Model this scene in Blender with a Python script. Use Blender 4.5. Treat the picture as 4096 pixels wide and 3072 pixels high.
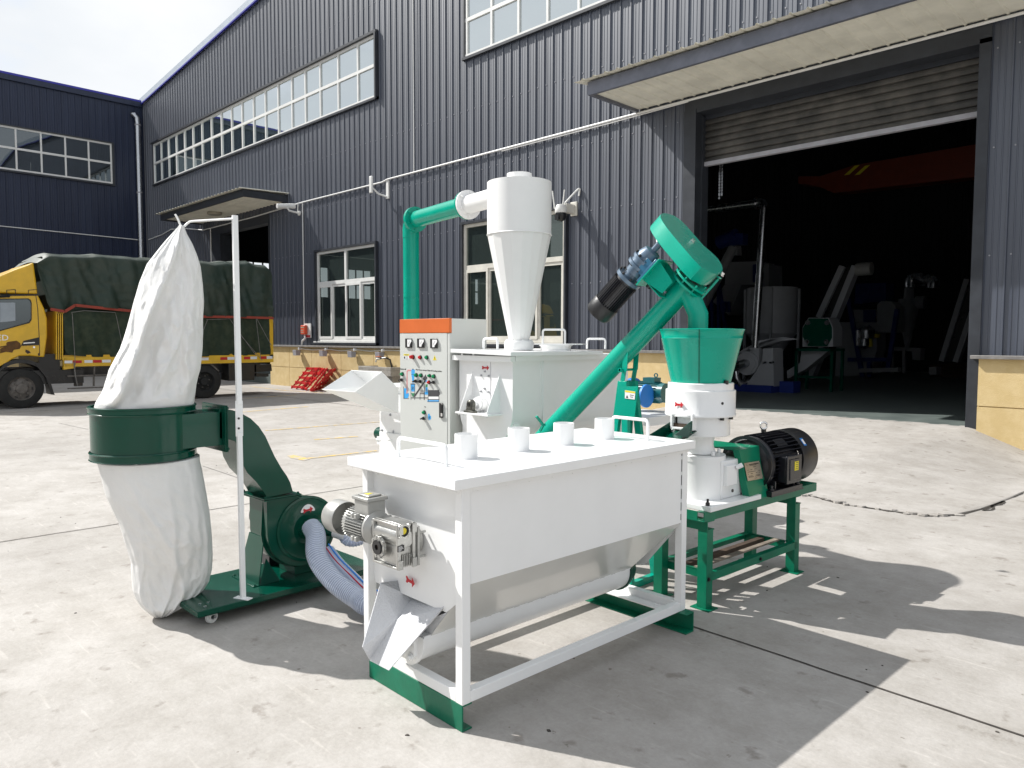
import bpy, math, random
from mathutils import Vector, Matrix
R = math.radians
random.seed(7)
for o in list(bpy.data.objects): bpy.data.objects.remove(o)
scene = bpy.context.scene
col = scene.collection

# ------------------------------------------------------------------ camera
CH, FPX = 1.5, 2986.0
YAW, PITCH, ROLL = R(45.10), R(3.466), R(0.109)
fw = Vector((-math.sin(YAW)*math.cos(PITCH), math.cos(YAW)*math.cos(PITCH), -math.sin(PITCH)))
rt0 = Vector((math.cos(YAW), math.sin(YAW), 0)); up0 = rt0.cross(fw)
rt = rt0*math.cos(ROLL)+up0*math.sin(ROLL); up = up0*math.cos(ROLL)-rt0*math.sin(ROLL)
cd = bpy.data.cameras.new('camera'); cam = bpy.data.objects.new('camera', cd); col.objects.link(cam)
cam.matrix_world = Matrix(((rt.x, up.x, -fw.x, 0), (rt.y, up.y, -fw.y, 0), (rt.z, up.z, -fw.z, CH), (0, 0, 0, 1)))
cd.sensor_width = 36; cd.lens = FPX/4096*36; cd.clip_start = .05; cd.clip_end = 2000
scene.camera = cam

# ------------------------------------------------------------------ light
SUN = Vector((-1.0, -.46, 1.08)).normalized()      # towards the sun
sl = bpy.data.lights.new('sun', 'SUN'); sl.energy = 5.0; sl.angle = R(.5); sl.color = (1, .975, .935)
so = bpy.data.objects.new('sun', sl); col.objects.link(so)
so.rotation_mode = 'QUATERNION'; so.rotation_quaternion = SUN.to_track_quat('Z', 'Y'); so.location = (-20, -10, 25)
w = bpy.data.worlds.new('World'); scene.world = w; w.use_nodes = True
nt = w.node_tree; nt.nodes.clear()
N = nt.nodes.new; L = nt.links.new
out = N('ShaderNodeOutputWorld'); bg = N('ShaderNodeBackground'); sky = N('ShaderNodeTexSky')
sky.sky_type = 'NISHITA'; sky.sun_disc = False; sky.sun_elevation = math.asin(SUN.z); sky.sun_rotation = math.atan2(SUN.x, SUN.y)
sky.air_density = 1.0; sky.dust_density = 2.0
tc = N('ShaderNodeTexCoord'); mp = N('ShaderNodeMapping'); mp.inputs['Scale'].default_value = (1, 1, 2.2)
nz = N('ShaderNodeTexNoise'); nz.inputs['Scale'].default_value = 2.4; nz.inputs['Detail'].default_value = 7; nz.inputs['Roughness'].default_value = .5
cr = N('ShaderNodeValToRGB'); cr.color_ramp.elements[0].position = .28; cr.color_ramp.elements[1].position = .5
cc = N('ShaderNodeValToRGB'); cc.color_ramp.elements[0].position = .35; cc.color_ramp.elements[1].position = .75
cc.color_ramp.elements[0].color = (4.6, 4.9, 5.25, 1); cc.color_ramp.elements[1].color = (6.3, 6.35, 6.4, 1)
mx = N('ShaderNodeMixRGB')
L(tc.outputs['Generated'], mp.inputs[0]); L(mp.outputs[0], nz.inputs[0]); L(nz.outputs[0], cr.inputs[0]); L(nz.outputs[0], cc.inputs[0])
L(cr.outputs[0], mx.inputs[0]); L(sky.outputs[0], mx.inputs[1]); L(cc.outputs[0], mx.inputs[2]); L(mx.outputs[0], bg.inputs[0])
bg.inputs[1].default_value = .135; L(bg.outputs[0], out.inputs[0])
vs = scene.view_settings; vs.view_transform = 'Standard'; vs.look = 'None'; vs.exposure = .33; vs.gamma = 1; vs.use_curve_mapping = False
scene.render.engine = 'CYCLES'
scene.cycles.max_bounces = 8; scene.cycles.transparent_max_bounces = 8

# ------------------------------------------------------------------ helpers
def px(u, v, x=None, y=None, z=None):
    """photo pixel (4096 wide) -> the point where its line of sight meets a known world plane"""
    d = rt*((u-2048)/FPX) + up*(-(v-1536)/FPX) + fw
    t = (z-CH)/d.z if z is not None else (x/d.x if x is not None else y/d.y)
    return Vector((0, 0, CH)) + d*t
def zo(x0, y0, s): return lambda u, v, **k: px(x0+u/s, y0+v/s, **k)

INV = {}
def tag(o, label=None, cat=None, group=None, kind=None):
    if label: o['label'] = label
    if cat: o['category'] = cat
    if group: o['group'] = group
    if kind: o['kind'] = kind
    return o
def thing(name, label, cat, loc=(0, 0, 0), rz=0, group=None, M=None):
    o = bpy.data.objects.new(name, None); col.objects.link(o); o.empty_display_size = .1
    if M is None: M = Matrix.Translation(Vector(loc)) @ Matrix.Rotation(rz, 4, 'Z')
    o.matrix_world = M; INV[o.name] = M.inverted()
    return tag(o, label, cat, group)

SPLIT = {'steel_column': 'steel_column', 'pipe_clamp': 'pipe_clamp', 'vertical_run': 'vertical_run', 'display': 'display', 'weld_beads': 'weld_bead', 'plate_bolts': 'plate_bolt', 'door_hinge': 'door_hinge',
 'gear_flange': 'gear_flange', 'pipe_flange': 'pipe_flange', 'corner_post': 'corner_post', 'lashing_ropes': 'lashing_rope', 'dome_nut': 'dome_nut', 'motor_lug': 'motor_lug', 'white_reflectors': 'white_reflector',
 'red_reflectors': 'red_reflector', 'hand_knobs': 'hand_knob', 'silo_legs': 'silo_leg', 'side_guard': 'guard_bar', 'steel_pots': 'steel_pot', 'warning_stripes': 'warning_stripe', 'housing_bolts': 'housing_bolt',
 'gearbox_bolts': 'gearbox_bolt', 'rivet': 'rivet', 'hinge_pins': 'hinge_pin', 'wheel_nuts': 'wheel_nut', 'rim_slots': 'rim_slot', 'pole_slots': 'pole_slot', 'hold_down_bolt': 'hold_down_bolt', 'cover_bolt': 'cover_bolt',
 'adjusting_bolt': 'adjusting_bolt', 'rail_bolt': 'rail_bolt', 'rust_spot': 'rust_spot', 'rear_bumper': 'rear_bumper', 'duct_flange': 'duct_flange', 'base_wall': 'base_wall_panel', 'base_coping': 'base_coping', 'aerial': 'aerial',
 'pipe_joint': 'pipe_joint', 'cable': 'cable', 'horizontal_run': 'horizontal_run', 'fairing_panel_line': 'panel_line', 'cabinets': 'machine_cabinet'}
class MB:
    def __init__(s): s.v = []; s.f = []
    def add(s, vs, fs):
        n = len(s.v); s.v += [Vector(a) for a in vs]; s.f += [[i+n for i in f] for f in fs]; return s
    def box(s, x0, x1, y0, y1, z0, z1):
        return s.add([(x, y, z) for z in (z0, z1) for y in (y0, y1) for x in (x0, x1)],
                     [(0, 2, 3, 1), (4, 5, 7, 6), (0, 1, 5, 4), (1, 3, 7, 5), (3, 2, 6, 7), (2, 0, 4, 6)])
    def obox(s, c, ax, ay, az):
        """box from centre and three half-axis vectors"""
        c, ax, ay, az = map(Vector, (c, ax, ay, az))
        return s.add([c+ax*i+ay*j+az*k for k in (-1, 1) for j in (-1, 1) for i in (-1, 1)],
                     [(0, 2, 3, 1), (4, 5, 7, 6), (0, 1, 5, 4), (1, 3, 7, 5), (3, 2, 6, 7), (2, 0, 4, 6)])
    def bar(s, p, q, w_, h, up_=(0, 0, 1)):
        p, q = Vector(p), Vector(q); d = (q-p); l = d.length; d.normalize(); u = Vector(up_)
        sd = d.cross(u)
        if sd.length < 1e-3: sd = d.cross(Vector((1, 0, 0)))
        sd.normalize(); u = sd.cross(d)
        return s.obox((p+q)/2, d*l/2, sd*w_/2, u*h/2)
    def cyl(s, p, q, r, r2=None, n=24, cap=True):
        p, q = Vector(p), Vector(q); r2 = r if r2 is None else r2
        d = (q-p).normalized(); a = d.orthogonal().normalized(); b = d.cross(a)
        vs = [p+(a*math.cos(t)+b*math.sin(t))*r for t in [i*2*math.pi/n for i in range(n)]]
        vs += [q+(a*math.cos(t)+b*math.sin(t))*r2 for t in [i*2*math.pi/n for i in range(n)]]
        fs = [(i, (i+1) % n, n+(i+1) % n, n+i) for i in range(n)]
        if cap: fs += [tuple(range(n-1, -1, -1)), tuple(range(n, 2*n))]
        return s.add(vs, fs)
    def tube(s, pts, r, n=10, cap=True):
        pts = [Vector(p) for p in pts]; m = len(pts); rs = r if isinstance(r, (list, tuple)) else [r]*m
        vs = []; a = None
        for i, p in enumerate(pts):
            d = (pts[min(i+1, m-1)]-pts[max(i-1, 0)]).normalized()
            a = d.orthogonal().normalized() if a is None else (a-d*a.dot(d)).normalized()
            b = d.cross(a)
            vs += [p+(a*math.cos(t)+b*math.sin(t))*rs[i] for t in [k*2*math.pi/n for k in range(n)]]
        fs = [(i*n+k, i*n+(k+1) % n, (i+1)*n+(k+1) % n, (i+1)*n+k) for i in range(m-1) for k in range(n)]
        if cap: fs += [tuple(range(n-1, -1, -1)), tuple(range((m-1)*n, m*n))]
        return s.add(vs, fs)
    def lathe(s, prof, c=(0, 0, 0), n=40, axis=None):
        """prof = [(r, h)], revolved about axis (default z) through c"""
        c = Vector(c); d = Vector(axis or (0, 0, 1)).normalized(); a = Vector((1, 0, 0)) if axis is None else d.orthogonal().normalized(); b = d.cross(a)
        vs = []
        for r, h in prof: vs += [c+d*h+(a*math.cos(t)+b*math.sin(t))*r for t in [k*2*math.pi/n for k in range(n)]]
        fs = [(i*n+k, i*n+(k+1) % n, (i+1)*n+(k+1) % n, (i+1)*n+k) for i in range(len(prof)-1) for k in range(n)]
        return s.add(vs, fs)
    def ring(s, c, axis, r0, r1, h, n=32):
        return s.lathe([(r0, 0), (r1, 0), (r1, h), (r0, h), (r0, 0)], c, n, axis)
    def prism(s, poly, off):
        """poly = 3-D outline, extruded by off"""
        off = Vector(off); m = len(poly); poly = [Vector(p) for p in poly]
        return s.add(poly+[p+off for p in poly], [tuple(range(m-1, -1, -1)), tuple(range(m, 2*m))]+[(i, (i+1) % m, m+(i+1) % m, m+i) for i in range(m)])
    def face(s, *p): return s.add(p, [tuple(range(len(p)))])
    def sheet(s, poly, t): # thin plate with thickness t along its normal
        p = [Vector(a) for a in poly]; nrm = (p[1]-p[0]).cross(p[2]-p[0]).normalized()
        return s.prism(p, nrm*t)
    def bolt(s, p, d, r=.008, h=.008):
        p = Vector(p); d = Vector(d).normalized(); s.cyl(p, p+d*h*.35, r*1.5, n=10); return s.cyl(p+d*h*.3, p+d*h, r, n=6)
    def clusters(s):
        par = list(range(len(s.v)))
        def fd(a):
            while par[a] != a: par[a] = par[par[a]]; a = par[a]
            return a
        for f in s.f:
            for i in f[1:]: par[fd(i)] = fd(f[0])
        g = {}
        for i in range(len(s.v)): g.setdefault(fd(i), []).append(i)
        cl = [[ix, [min(s.v[i][k] for i in ix)-.0008 for k in range(3)], [max(s.v[i][k] for i in ix)+.0008 for k in range(3)]] for ix in g.values()]
        ch = True
        while ch:
            ch = False
            for a in range(len(cl)):
                for b in range(len(cl)-1, a, -1):
                    if all(cl[a][1][k] <= cl[b][2][k] and cl[b][1][k] <= cl[a][2][k] for k in range(3)):
                        cl[a] = [cl[a][0]+cl[b][0], [min(p, q) for p, q in zip(cl[a][1], cl[b][1])], [max(p, q) for p, q in zip(cl[a][2], cl[b][2])]]; cl.pop(b); ch = True
        return [c[0] for c in cl]
    def build(s, name, mt, parent=None, bevel=0, smooth=38, world=False, kind=None, seg=2, nosplit=False):
        if name in SPLIT and not nosplit:
            cl = s.clusters(); name = SPLIT[name]; first = None
            if len(cl) > 1:
                for ix in cl:
                    mp = {v: k for k, v in enumerate(sorted(ix))}; m = MB(); m.v = [s.v[i] for i in sorted(ix)]; m.f = [[mp[i] for i in f] for f in s.f if f[0] in mp]
                    o = m.build(name, mt, parent, bevel, smooth, world, kind, seg, True); first = first or o
                return first
        me = bpy.data.meshes.new(name); vs = s.v
        if world and parent is not None:
            r_ = parent
            while r_.parent: r_ = r_.parent
            if r_.name in INV: M = INV[r_.name]; vs = [M @ a for a in vs]
        me.from_pydata([tuple(a) for a in vs], [], s.f); me.materials.append(mt); me.validate()
        import bmesh
        bm = bmesh.new(); bm.from_mesh(me); bmesh.ops.recalc_face_normals(bm, faces=bm.faces); bm.to_mesh(me); bm.free()
        if smooth: me.shade_smooth(); me.set_sharp_from_angle(angle=R(smooth))
        o = bpy.data.objects.new(name, me); col.objects.link(o)
        if parent is not None: o.parent = parent
        if bevel:
            b = o.modifiers.new('bevel', 'BEVEL'); b.width = bevel; b.segments = seg; b.limit_method = 'ANGLE'; b.angle_limit = R(40)
        if kind: o['kind'] = kind
        return o

def arc(c, a, b, r, t0, t1, n=12):
    c, a, b = Vector(c), Vector(a), Vector(b)
    return [c+(a*math.cos(t0+(t1-t0)*i/n)+b*math.sin(t0+(t1-t0)*i/n))*r for i in range(n+1)]
def bez(p, n=24):
    p = [Vector(a) for a in p]; o = []
    P_ = [p[0]*2-p[1]]+p+[p[-1]*2-p[-2]]
    for i in range(1, len(P_)-2):
        for k in range(n):
            t = k/n; a, b, c, d = P_[i-1:i+3]
            o.append(.5*((2*b)+(c-a)*t+(2*a-5*b+4*c-d)*t*t+(3*b-3*c+d-a)*t**3))
    return o+[p[-1]]

# ------------------------------------------------------------------ materials
def mat(name, c, rough=.5, metal=0, var=.08, scale=5, bump=0, bscale=60, coat=0, spec=.5, c2=None, lo=.4, hi=.7, rvar=.1, stretch=(1, 1, 1), emis=None):
    m = bpy.data.materials.new(name); m.use_nodes = True; t = m.node_tree; b = t.nodes['Principled BSDF']
    n_ = t.nodes.new; l_ = t.links.new
    b.inputs['Roughness'].default_value = rough; b.inputs['Metallic'].default_value = metal
    b.inputs['Coat Weight'].default_value = coat; b.inputs['Coat Roughness'].default_value = .06; b.inputs['Specular IOR Level'].default_value = spec
    tc_ = n_('ShaderNodeTexCoord'); mp_ = n_('ShaderNodeMapping'); mp_.inputs['Scale'].default_value = stretch
    l_(tc_.outputs['Object'], mp_.inputs[0])
    nz_ = n_('ShaderNodeTexNoise'); nz_.inputs['Scale'].default_value = scale; nz_.inputs['Detail'].default_value = 6; nz_.inputs['Roughness'].default_value = .6
    l_(mp_.outputs[0], nz_.inputs[0])
    rp = n_('ShaderNodeValToRGB'); rp.color_ramp.elements[0].position = lo; rp.color_ramp.elements[1].position = hi
    c = tuple(c)+(1,)
    cb = tuple(c2)+(1,) if c2 else tuple(min(1, a*(1+var)) for a in c[:3])+(1,)
    ca = c if c2 else tuple(a*(1-var) for a in c[:3])+(1,)
    rp.color_ramp.elements[0].color = ca; rp.color_ramp.elements[1].color = cb
    l_(nz_.outputs[0], rp.inputs[0]); l_(rp.outputs[0], b.inputs['Base Color'])
    if rvar:
        mr = n_('ShaderNodeMapRange'); mr.inputs[3].default_value = max(0, rough-rvar); mr.inputs[4].default_value = min(1, rough+rvar)
        l_(nz_.outputs[0], mr.inputs[0]); l_(mr.outputs[0], b.inputs['Roughness'])
    if bump:
        n2 = n_('ShaderNodeTexNoise'); n2.inputs['Scale'].default_value = bscale; n2.inputs['Detail'].default_value = 4
        l_(mp_.outputs[0], n2.inputs[0])
        bp = n_('ShaderNodeBump'); bp.inputs['Strength'].default_value = bump; bp.inputs['Distance'].default_value = .01
        l_(n2.outputs[0], bp.inputs['Height']); l_(bp.outputs[0], b.inputs['Normal'])
    if emis: b.inputs['Emission Color'].default_value = tuple(emis)+(1,); b.inputs['Emission Strength'].default_value = 1
    m['p'] = 1
    return m
WHITE = mat('white_paint', (.83, .835, .83), .34, c2=(.87, .875, .87), scale=2.2, lo=.35, hi=.6, bump=.06, bscale=30, coat=.25)
WHITE2 = mat('cyclone_white', (.84, .84, .83), .4, var=.03, scale=2, bump=.05, bscale=12)
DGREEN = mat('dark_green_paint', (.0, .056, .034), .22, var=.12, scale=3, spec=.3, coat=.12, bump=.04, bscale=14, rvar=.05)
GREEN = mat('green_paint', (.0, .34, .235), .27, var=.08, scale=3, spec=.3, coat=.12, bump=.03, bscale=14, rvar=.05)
SGREEN = mat('stand_green_paint', (.0, .15, .08), .4, var=.15, scale=6, spec=.3, coat=.1, bump=.08, bscale=50)
CGREY = mat('cabinet_grey', (.56, .575, .55), .5, var=.02, scale=4, bump=.03, bscale=200)
ORANGE = mat('cabinet_orange', (.62, .13, .02), .45, var=.05)
BLACK = mat('black_plastic', (.012, .012, .013), .3, var=.2)
BLKM = mat('black_motor_paint', (.009, .0095, .014), .36, var=.2, scale=8, coat=.2, bump=.1, bscale=60)
BLKR = mat('black_motor_cowl', (.014, .014, .015), .42, var=.15, scale=8, bump=.08)
ALU = mat('cast_aluminium', (.52, .52, .5), .36, metal=.85, var=.1, scale=12, bump=.15, bscale=90)
ALUP = mat('motor_silver_paint', (.42, .42, .4), .38, metal=.35, var=.08, scale=12, bump=.06)
STEEL = mat('galvanised_steel', (.5, .51, .53), .27, metal=1, var=.15, scale=6, stretch=(1, 1, .2))
CHROME = mat('chrome', (.75, .75, .75), .12, metal=1, var=.02)
GREYC = mat('bearing_cast_grey', (.1, .1, .085), .4, metal=.5, var=.2, scale=12)
BLUEG = mat('gearbox_blue_grey', (.09, .14, .2), .32, metal=.2, var=.12, scale=8, coat=.4)
CLOTH = mat('filter_cloth', (.80, .795, .775), .85, var=.03, scale=4, bump=.25, bscale=260, spec=.2)
CLAD = mat('dark_blue_cladding', (.010, .018, .040), .46, metal=0, scale=5, stretch=(1, 1, .05), spec=.8, coat=1, c2=(.032, .043, .07), lo=.38, hi=.68, bump=.03, bscale=8)
CLAD.node_tree.nodes['Principled BSDF'].inputs['Coat Roughness'].default_value = .48
CLAD.node_tree.nodes['Principled BSDF'].inputs['Coat IOR'].default_value = 1.6
CLAD_SHADE = mat('shaded_cladding', (.008, .015, .042), .42, scale=5, stretch=(1, 1, .05), c2=(.018, .028, .062), lo=.38, hi=.7)  # darker copy of the hall's paint, with the wall's shade put into the colour
FASC = mat('canopy_fascia_glint', (.12, .13, .16), .42, metal=.2, var=.25, scale=3, c2=(.17, .18, .22))  # lightened, so the sun's glint on the fascia is in the colour
TRIM = mat('dark_trim', (.028, .032, .04), .45, var=.2, scale=4)
BTRIM = mat('blue_roof_trim', (.03, .03, .33), .4, var=.1)
GTRIM = mat('grey_roof_verge', (.42, .47, .53), .45, var=.05)
PVC = mat('white_window_frame', (.72, .72, .7), .45, var=.04)
PVCY = mat('aged_window_frame', (.62, .6, .54), .5, var=.08)
SOFF = mat('cream_soffit_sheet', (.78, .76, .66), .55, var=.1, scale=2)
YEL = mat('yellow_stone_wall', (.56, .42, .2), .75, var=.1, scale=6, c2=(.63, .49, .26), bump=.4, bscale=120)
CAP = mat('stone_coping', (.2, .19, .18), .7, var=.2, scale=10)
SHUT = mat('roller_shutter_metal', (.035, .033, .030), .5, metal=.1, var=.3, scale=3, c2=(.095, .088, .077), bump=.1)
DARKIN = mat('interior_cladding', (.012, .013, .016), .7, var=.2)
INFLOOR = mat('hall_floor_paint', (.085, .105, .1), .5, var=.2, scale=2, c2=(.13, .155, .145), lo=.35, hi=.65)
RUB = mat('tyre_rubber', (.02, .02, .019), .8, var=.3, scale=10, bump=.2, bscale=40)
RIM = mat('dirty_rim', (.16, .145, .13), .6, metal=.2, var=.3, scale=14)
TYEL = mat('truck_yellow', (.72, .43, .015), .38, var=.08, scale=4, coat=.4)
TARP = mat('green_tarpaulin', (.012, .030, .020), .6, var=.3, scale=2.5, c2=(.035, .048, .034), bump=.3, bscale=40)
TARP2 = mat('lower_tarpaulin', (.012, .027, .013), .8, var=.3, scale=6, c2=(.042, .055, .03), bump=.3, bscale=50)
REDP = mat('red_paint', (.55, .012, .015), .45, var=.15, scale=8)
REDB = mat('faded_red_binding', (.3, .05, .03), .8, var=.1)
GRAY = mat('grey_light_housing', (.33, .33, .36), .5, var=.1)
PCREAM = mat('cream_pipe', (.62, .6, .54), .5, var=.05)
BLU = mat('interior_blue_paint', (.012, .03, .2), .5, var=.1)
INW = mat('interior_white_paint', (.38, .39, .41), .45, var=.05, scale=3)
CRANE = mat('crane_orange', (.18, .025, .006), .5, var=.1)
STONE = mat('basin_concrete', (.3, .28, .25), .85, var=.15, scale=10, bump=.3)
LBLUE = mat('diagram_blue', (.04, .35, .75), .5, var=0, rvar=0)
LPINK = mat('diagram_pink', (.6, .25, .25), .5, var=0, rvar=0)
LGREEN = mat('diagram_green', (.03, .2, .09), .5, var=0, rvar=0)
LGREY = mat('diagram_grey', (.05, .05, .055), .5, var=0, rvar=0)
BTNG = mat('button_green', (.0, .25, .09), .25, var=0, rvar=0)
BTNR = mat('button_red', (.5, .008, .012), .25, var=0, rvar=0)
STW = mat('sticker_white', (.8, .8, .8), .5, var=0, rvar=0)
STY = mat('sticker_yellow', (.75, .62, .02), .5, var=0, rvar=0)
STR = mat('sticker_red', (.5, .01, .02), .5, var=0, rvar=0)
STB = mat('sticker_blue', (.02, .2, .6), .5, var=0, rvar=0)
BRASS = mat('name_plate_metal', (.55, .47, .36), .35, metal=.6, var=.15, scale=8)
RUST = mat('rusty_steel', (.07, .045, .03), .8, var=.3, scale=14)
WOOD = mat('weathered_wood', (.24, .2, .16), .8, var=.3, scale=12)
LENS = mat('lamp_cover', (.4, .37, .3), .4, var=.1)

def floor_mat():
    m = bpy.data.materials.new('yard_concrete'); m.use_nodes = True; t = m.node_tree; b = t.nodes['Principled BSDF']; n_ = t.nodes.new; l_ = t.links.new
    tc_ = n_('ShaderNodeTexCoord')
    def noise(s, d, lo, hi, ca, cb, rough=.6, st=None):
        a = n_('ShaderNodeTexNoise'); a.inputs['Scale'].default_value = s; a.inputs['Detail'].default_value = d; a.inputs['Roughness'].default_value = rough
        if st: mp_ = n_('ShaderNodeMapping'); mp_.inputs['Scale'].default_value = st; l_(tc_.outputs['Object'], mp_.inputs[0]); l_(mp_.outputs[0], a.inputs[0])
        else: l_(tc_.outputs['Object'], a.inputs[0])
        r = n_('ShaderNodeValToRGB'); r.color_ramp.elements[0].position = lo; r.color_ramp.elements[1].position = hi
        r.color_ramp.elements[0].color = ca+(1,); r.color_ramp.elements[1].color = cb+(1,); l_(a.outputs[0], r.inputs[0]); return r
    def mul(a, b_, f=1):
        x = n_('ShaderNodeMixRGB'); x.blend_type = 'MULTIPLY'; x.inputs[0].default_value = f; l_(a.outputs[0], x.inputs[1]); l_(b_.outputs[0], x.inputs[2]); return x
    base = noise(.45, 8, .3, .7, (.40, .378, .352), (.49, .468, .442))
    mid = noise(2.2, 12, .38, .6, (.80, .79, .77), (1.02, 1.02, 1.02), .8)
    st = noise(7, 5, .62, .7, (1, 1, 1), (.72, .70, .68), .55, (1, 1, 1))
    fine = noise(55, 8, .3, .7, (.9, .9, .9), (1.06, 1.06, 1.06), .8)
    sp = noise(22, 3, .72, .76, (1, 1, 1), (.62, .6, .57), .5)
    big = noise(.12, 4, .35, .65, (.88, .88, .88), (1.04, 1.04, 1.04))
    scr = noise(3, 6, .62, .68, (1, 1, 1), (1.12, 1.12, 1.12), .5, (1, 9, 1))
    c = mul(mul(mul(mul(mul(mul(base, mid), st), fine), sp), big), scr)
    l_(c.outputs[0], b.inputs['Base Color']); b.inputs['Roughness'].default_value = .7
    b.inputs['Specular IOR Level'].default_value = .15
    bn = n_('ShaderNodeTexNoise'); bn.inputs['Scale'].default_value = 40; bn.inputs['Detail'].default_value = 8; l_(tc_.outputs['Object'], bn.inputs[0])
    bp = n_('ShaderNodeBump'); bp.inputs['Strength'].default_value = .25; bp.inputs['Distance'].default_value = .01; l_(bn.outputs[0], bp.inputs['Height']); l_(bp.outputs[0], b.inputs['Normal'])
    return m
YARD = floor_mat()
LINE = mat('worn_yellow_line', (.42, .39, .34), .75, var=.1, scale=9, c2=(.62, .43, .12), lo=.42, hi=.56)
JOINT = mat('joint_filler', (.06, .052, .045), .9, var=.3, scale=20)

def glass(name, tint, refl=.5, base=(.02, .03, .03), trans=.5):
    m = bpy.data.materials.new(name); m.use_nodes = True; t = m.node_tree; n_ = t.nodes.new; l_ = t.links.new
    t.nodes.clear(); o = n_('ShaderNodeOutputMaterial'); g = n_('ShaderNodeBsdfGlossy'); g.inputs['Roughness'].default_value = .015; g.inputs['Color'].default_value = tint+(1,)
    tr = n_('ShaderNodeBsdfTransparent'); tr.inputs[0].default_value = (.55, .62, .6, 1); df = n_('ShaderNodeBsdfDiffuse'); df.inputs[0].default_value = base+(1,)
    m1 = n_('ShaderNodeMixShader'); m1.inputs[0].default_value = trans; l_(df.outputs[0], m1.inputs[1]); l_(tr.outputs[0], m1.inputs[2])
    fr = n_('ShaderNodeFresnel'); fr.inputs[0].default_value = 1.5
    mr = n_('ShaderNodeMapRange'); mr.inputs[1].default_value = 0; mr.inputs[2].default_value = 1; mr.inputs[3].default_value = refl; mr.inputs[4].default_value = 1; l_(fr.outputs[0], mr.inputs[0])
    m2 = n_('ShaderNodeMixShader'); l_(mr.outputs[0], m2.inputs[0]); l_(m1.outputs[0], m2.inputs[1]); l_(g.outputs[0], m2.inputs[2]); l_(m2.outputs[0], o.inputs[0])
    nz_ = n_('ShaderNodeTexNoise'); nz_.inputs['Scale'].default_value = .8; tc_ = n_('ShaderNodeTexCoord'); l_(tc_.outputs['Object'], nz_.inputs[0])
    bp = n_('ShaderNodeBump'); bp.inputs['Strength'].default_value = .03; bp.inputs['Distance'].default_value = .05; l_(nz_.outputs[0], bp.inputs['Height']); l_(bp.outputs[0], g.inputs['Normal'])
    return m
GLS = glass('strip_window_glass', (.88, .94, .97), .62, (.03, .05, .05), .1)
GLN = glass('side_window_glass', (.5, .56, .6), .2, (.012, .016, .02), .25)
GLW = glass('lower_window_glass', (.6, .68, .66), .10, (.05, .068, .062), .5)
GLT = glass('truck_window_glass', (.8, .85, .9), .12, (.02, .025, .03), .3)

def hose_mat():
    m = bpy.data.materials.new('clear_ribbed_hose'); m.use_nodes = True; t = m.node_tree; b = t.nodes['Principled BSDF']
    b.inputs['Base Color'].default_value = (.60, .67, .84, 1); b.inputs['Roughness'].default_value = .1
    b.inputs['Transmission Weight'].default_value = .45; b.inputs['IOR'].default_value = 1.2; b.inputs['Coat Weight'].default_value = .7
    return m
HOSE = hose_mat()
RIB = mat('hose_rib', (.58, .63, .74), .25, var=.05, coat=.5)

def text(s, size, M, mt, name, parent, ext=.0004):
    cu = bpy.data.curves.new(name, 'FONT'); cu.body = s; cu.size = size; cu.extrude = ext; cu.align_x = 'CENTER'; cu.align_y = 'CENTER'; cu.resolution_u = 2
    t = bpy.data.objects.new('tmp', cu); col.objects.link(t)
    me = bpy.data.meshes.new_from_object(t); bpy.data.objects.remove(t); bpy.data.curves.remove(cu)
    r_ = parent
    while r_.parent: r_ = r_.parent
    me.transform(INV.get(r_.name, Matrix()) @ M); me.materials.clear(); me.materials.append(mt)
    o = bpy.data.objects.new(name, me); col.objects.link(o); o.parent = parent
    return o
def frame_m(p, xd, yd):
    xd, yd = Vector(xd).normalized(), Vector(yd).normalized(); zd = xd.cross(yd)
    return Matrix(((xd.x, yd.x, zd.x, p[0]), (xd.y, yd.y, zd.y, p[1]), (xd.z, yd.z, zd.z, p[2]), (0, 0, 0, 1)))
def arrow(mb, p, xd, yd, L_, h):
    p, xd, yd = Vector(p), Vector(xd).normalized(), Vector(yd).normalized(); n = xd.cross(yd)*.0012
    pts = [(-.5, .25), (-.42, 0), (-.5, -.25), (-.36, -.3), (-.2, -.13), (.2, -.13), (.2, -.42), (.5, 0), (.2, .42), (.2, .13), (-.2, .13), (-.36, .3)]
    return mb.prism([p+xd*a*L_+yd*b_*h for a, b_ in pts], n)

# ================================================================== SETTING
WY = 11.7      # plane of the hall's front wall
LX = -33.9     # plane of the side building's wall
FL = .3        # hall floor level
mb = MB(); g = 120
mb.add([(x, y, 0) for y in (-400, -60, -12, 40, 400) for x in (-400, -60, 14, 60, 400)], [(j*5+i, j*5+i+1, j*5+i+6, j*5+i+5) for j in range(4) for i in range(4)])
mb.build('ground', YARD, kind='structure', smooth=0)

def ytoe(x):
    pts = [(-9, 8.2), (-8.2, 7.3), (-7.2, 6.97), (-4, 7.12), (-3.02, 7.05), (-2.73, 6.93), (-2.42, 6.89), (-2.15, 6.91), (-1.93, 6.95), (-1.76, 7.2), (-1.66, 7.75), (-1.58, 8.76), (-1.5, 11.6)]
    for (a, b), (c, d) in zip(pts, pts[1:]):
        if a <= x <= c: return b+(d-b)*(x-a)/(c-a)
    return pts[0][1] if x < -9 else 11.6
def sm(t): t = max(0, min(1, t)); return t*t*(3-2*t)
def ramp_h(x, y):
    xr = -1.6-.45*max(0, min(1, (y-8)/3.7)); xl = -8.6
    a = max(0, min(1, (y-ytoe(x))/(WY-ytoe(x)-.05)))
    s = min(max(0, min(1, (xr-x)/(.7+1.3*(1-a)))), sm((x-xl)/1.2))
    return .014+(.30-.014)*(a**1.05)*s
xs = [-9+i*.1 for i in range(74)]+[-1.62, -1.58, -1.53]
vs = []; m_ = 40
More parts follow.
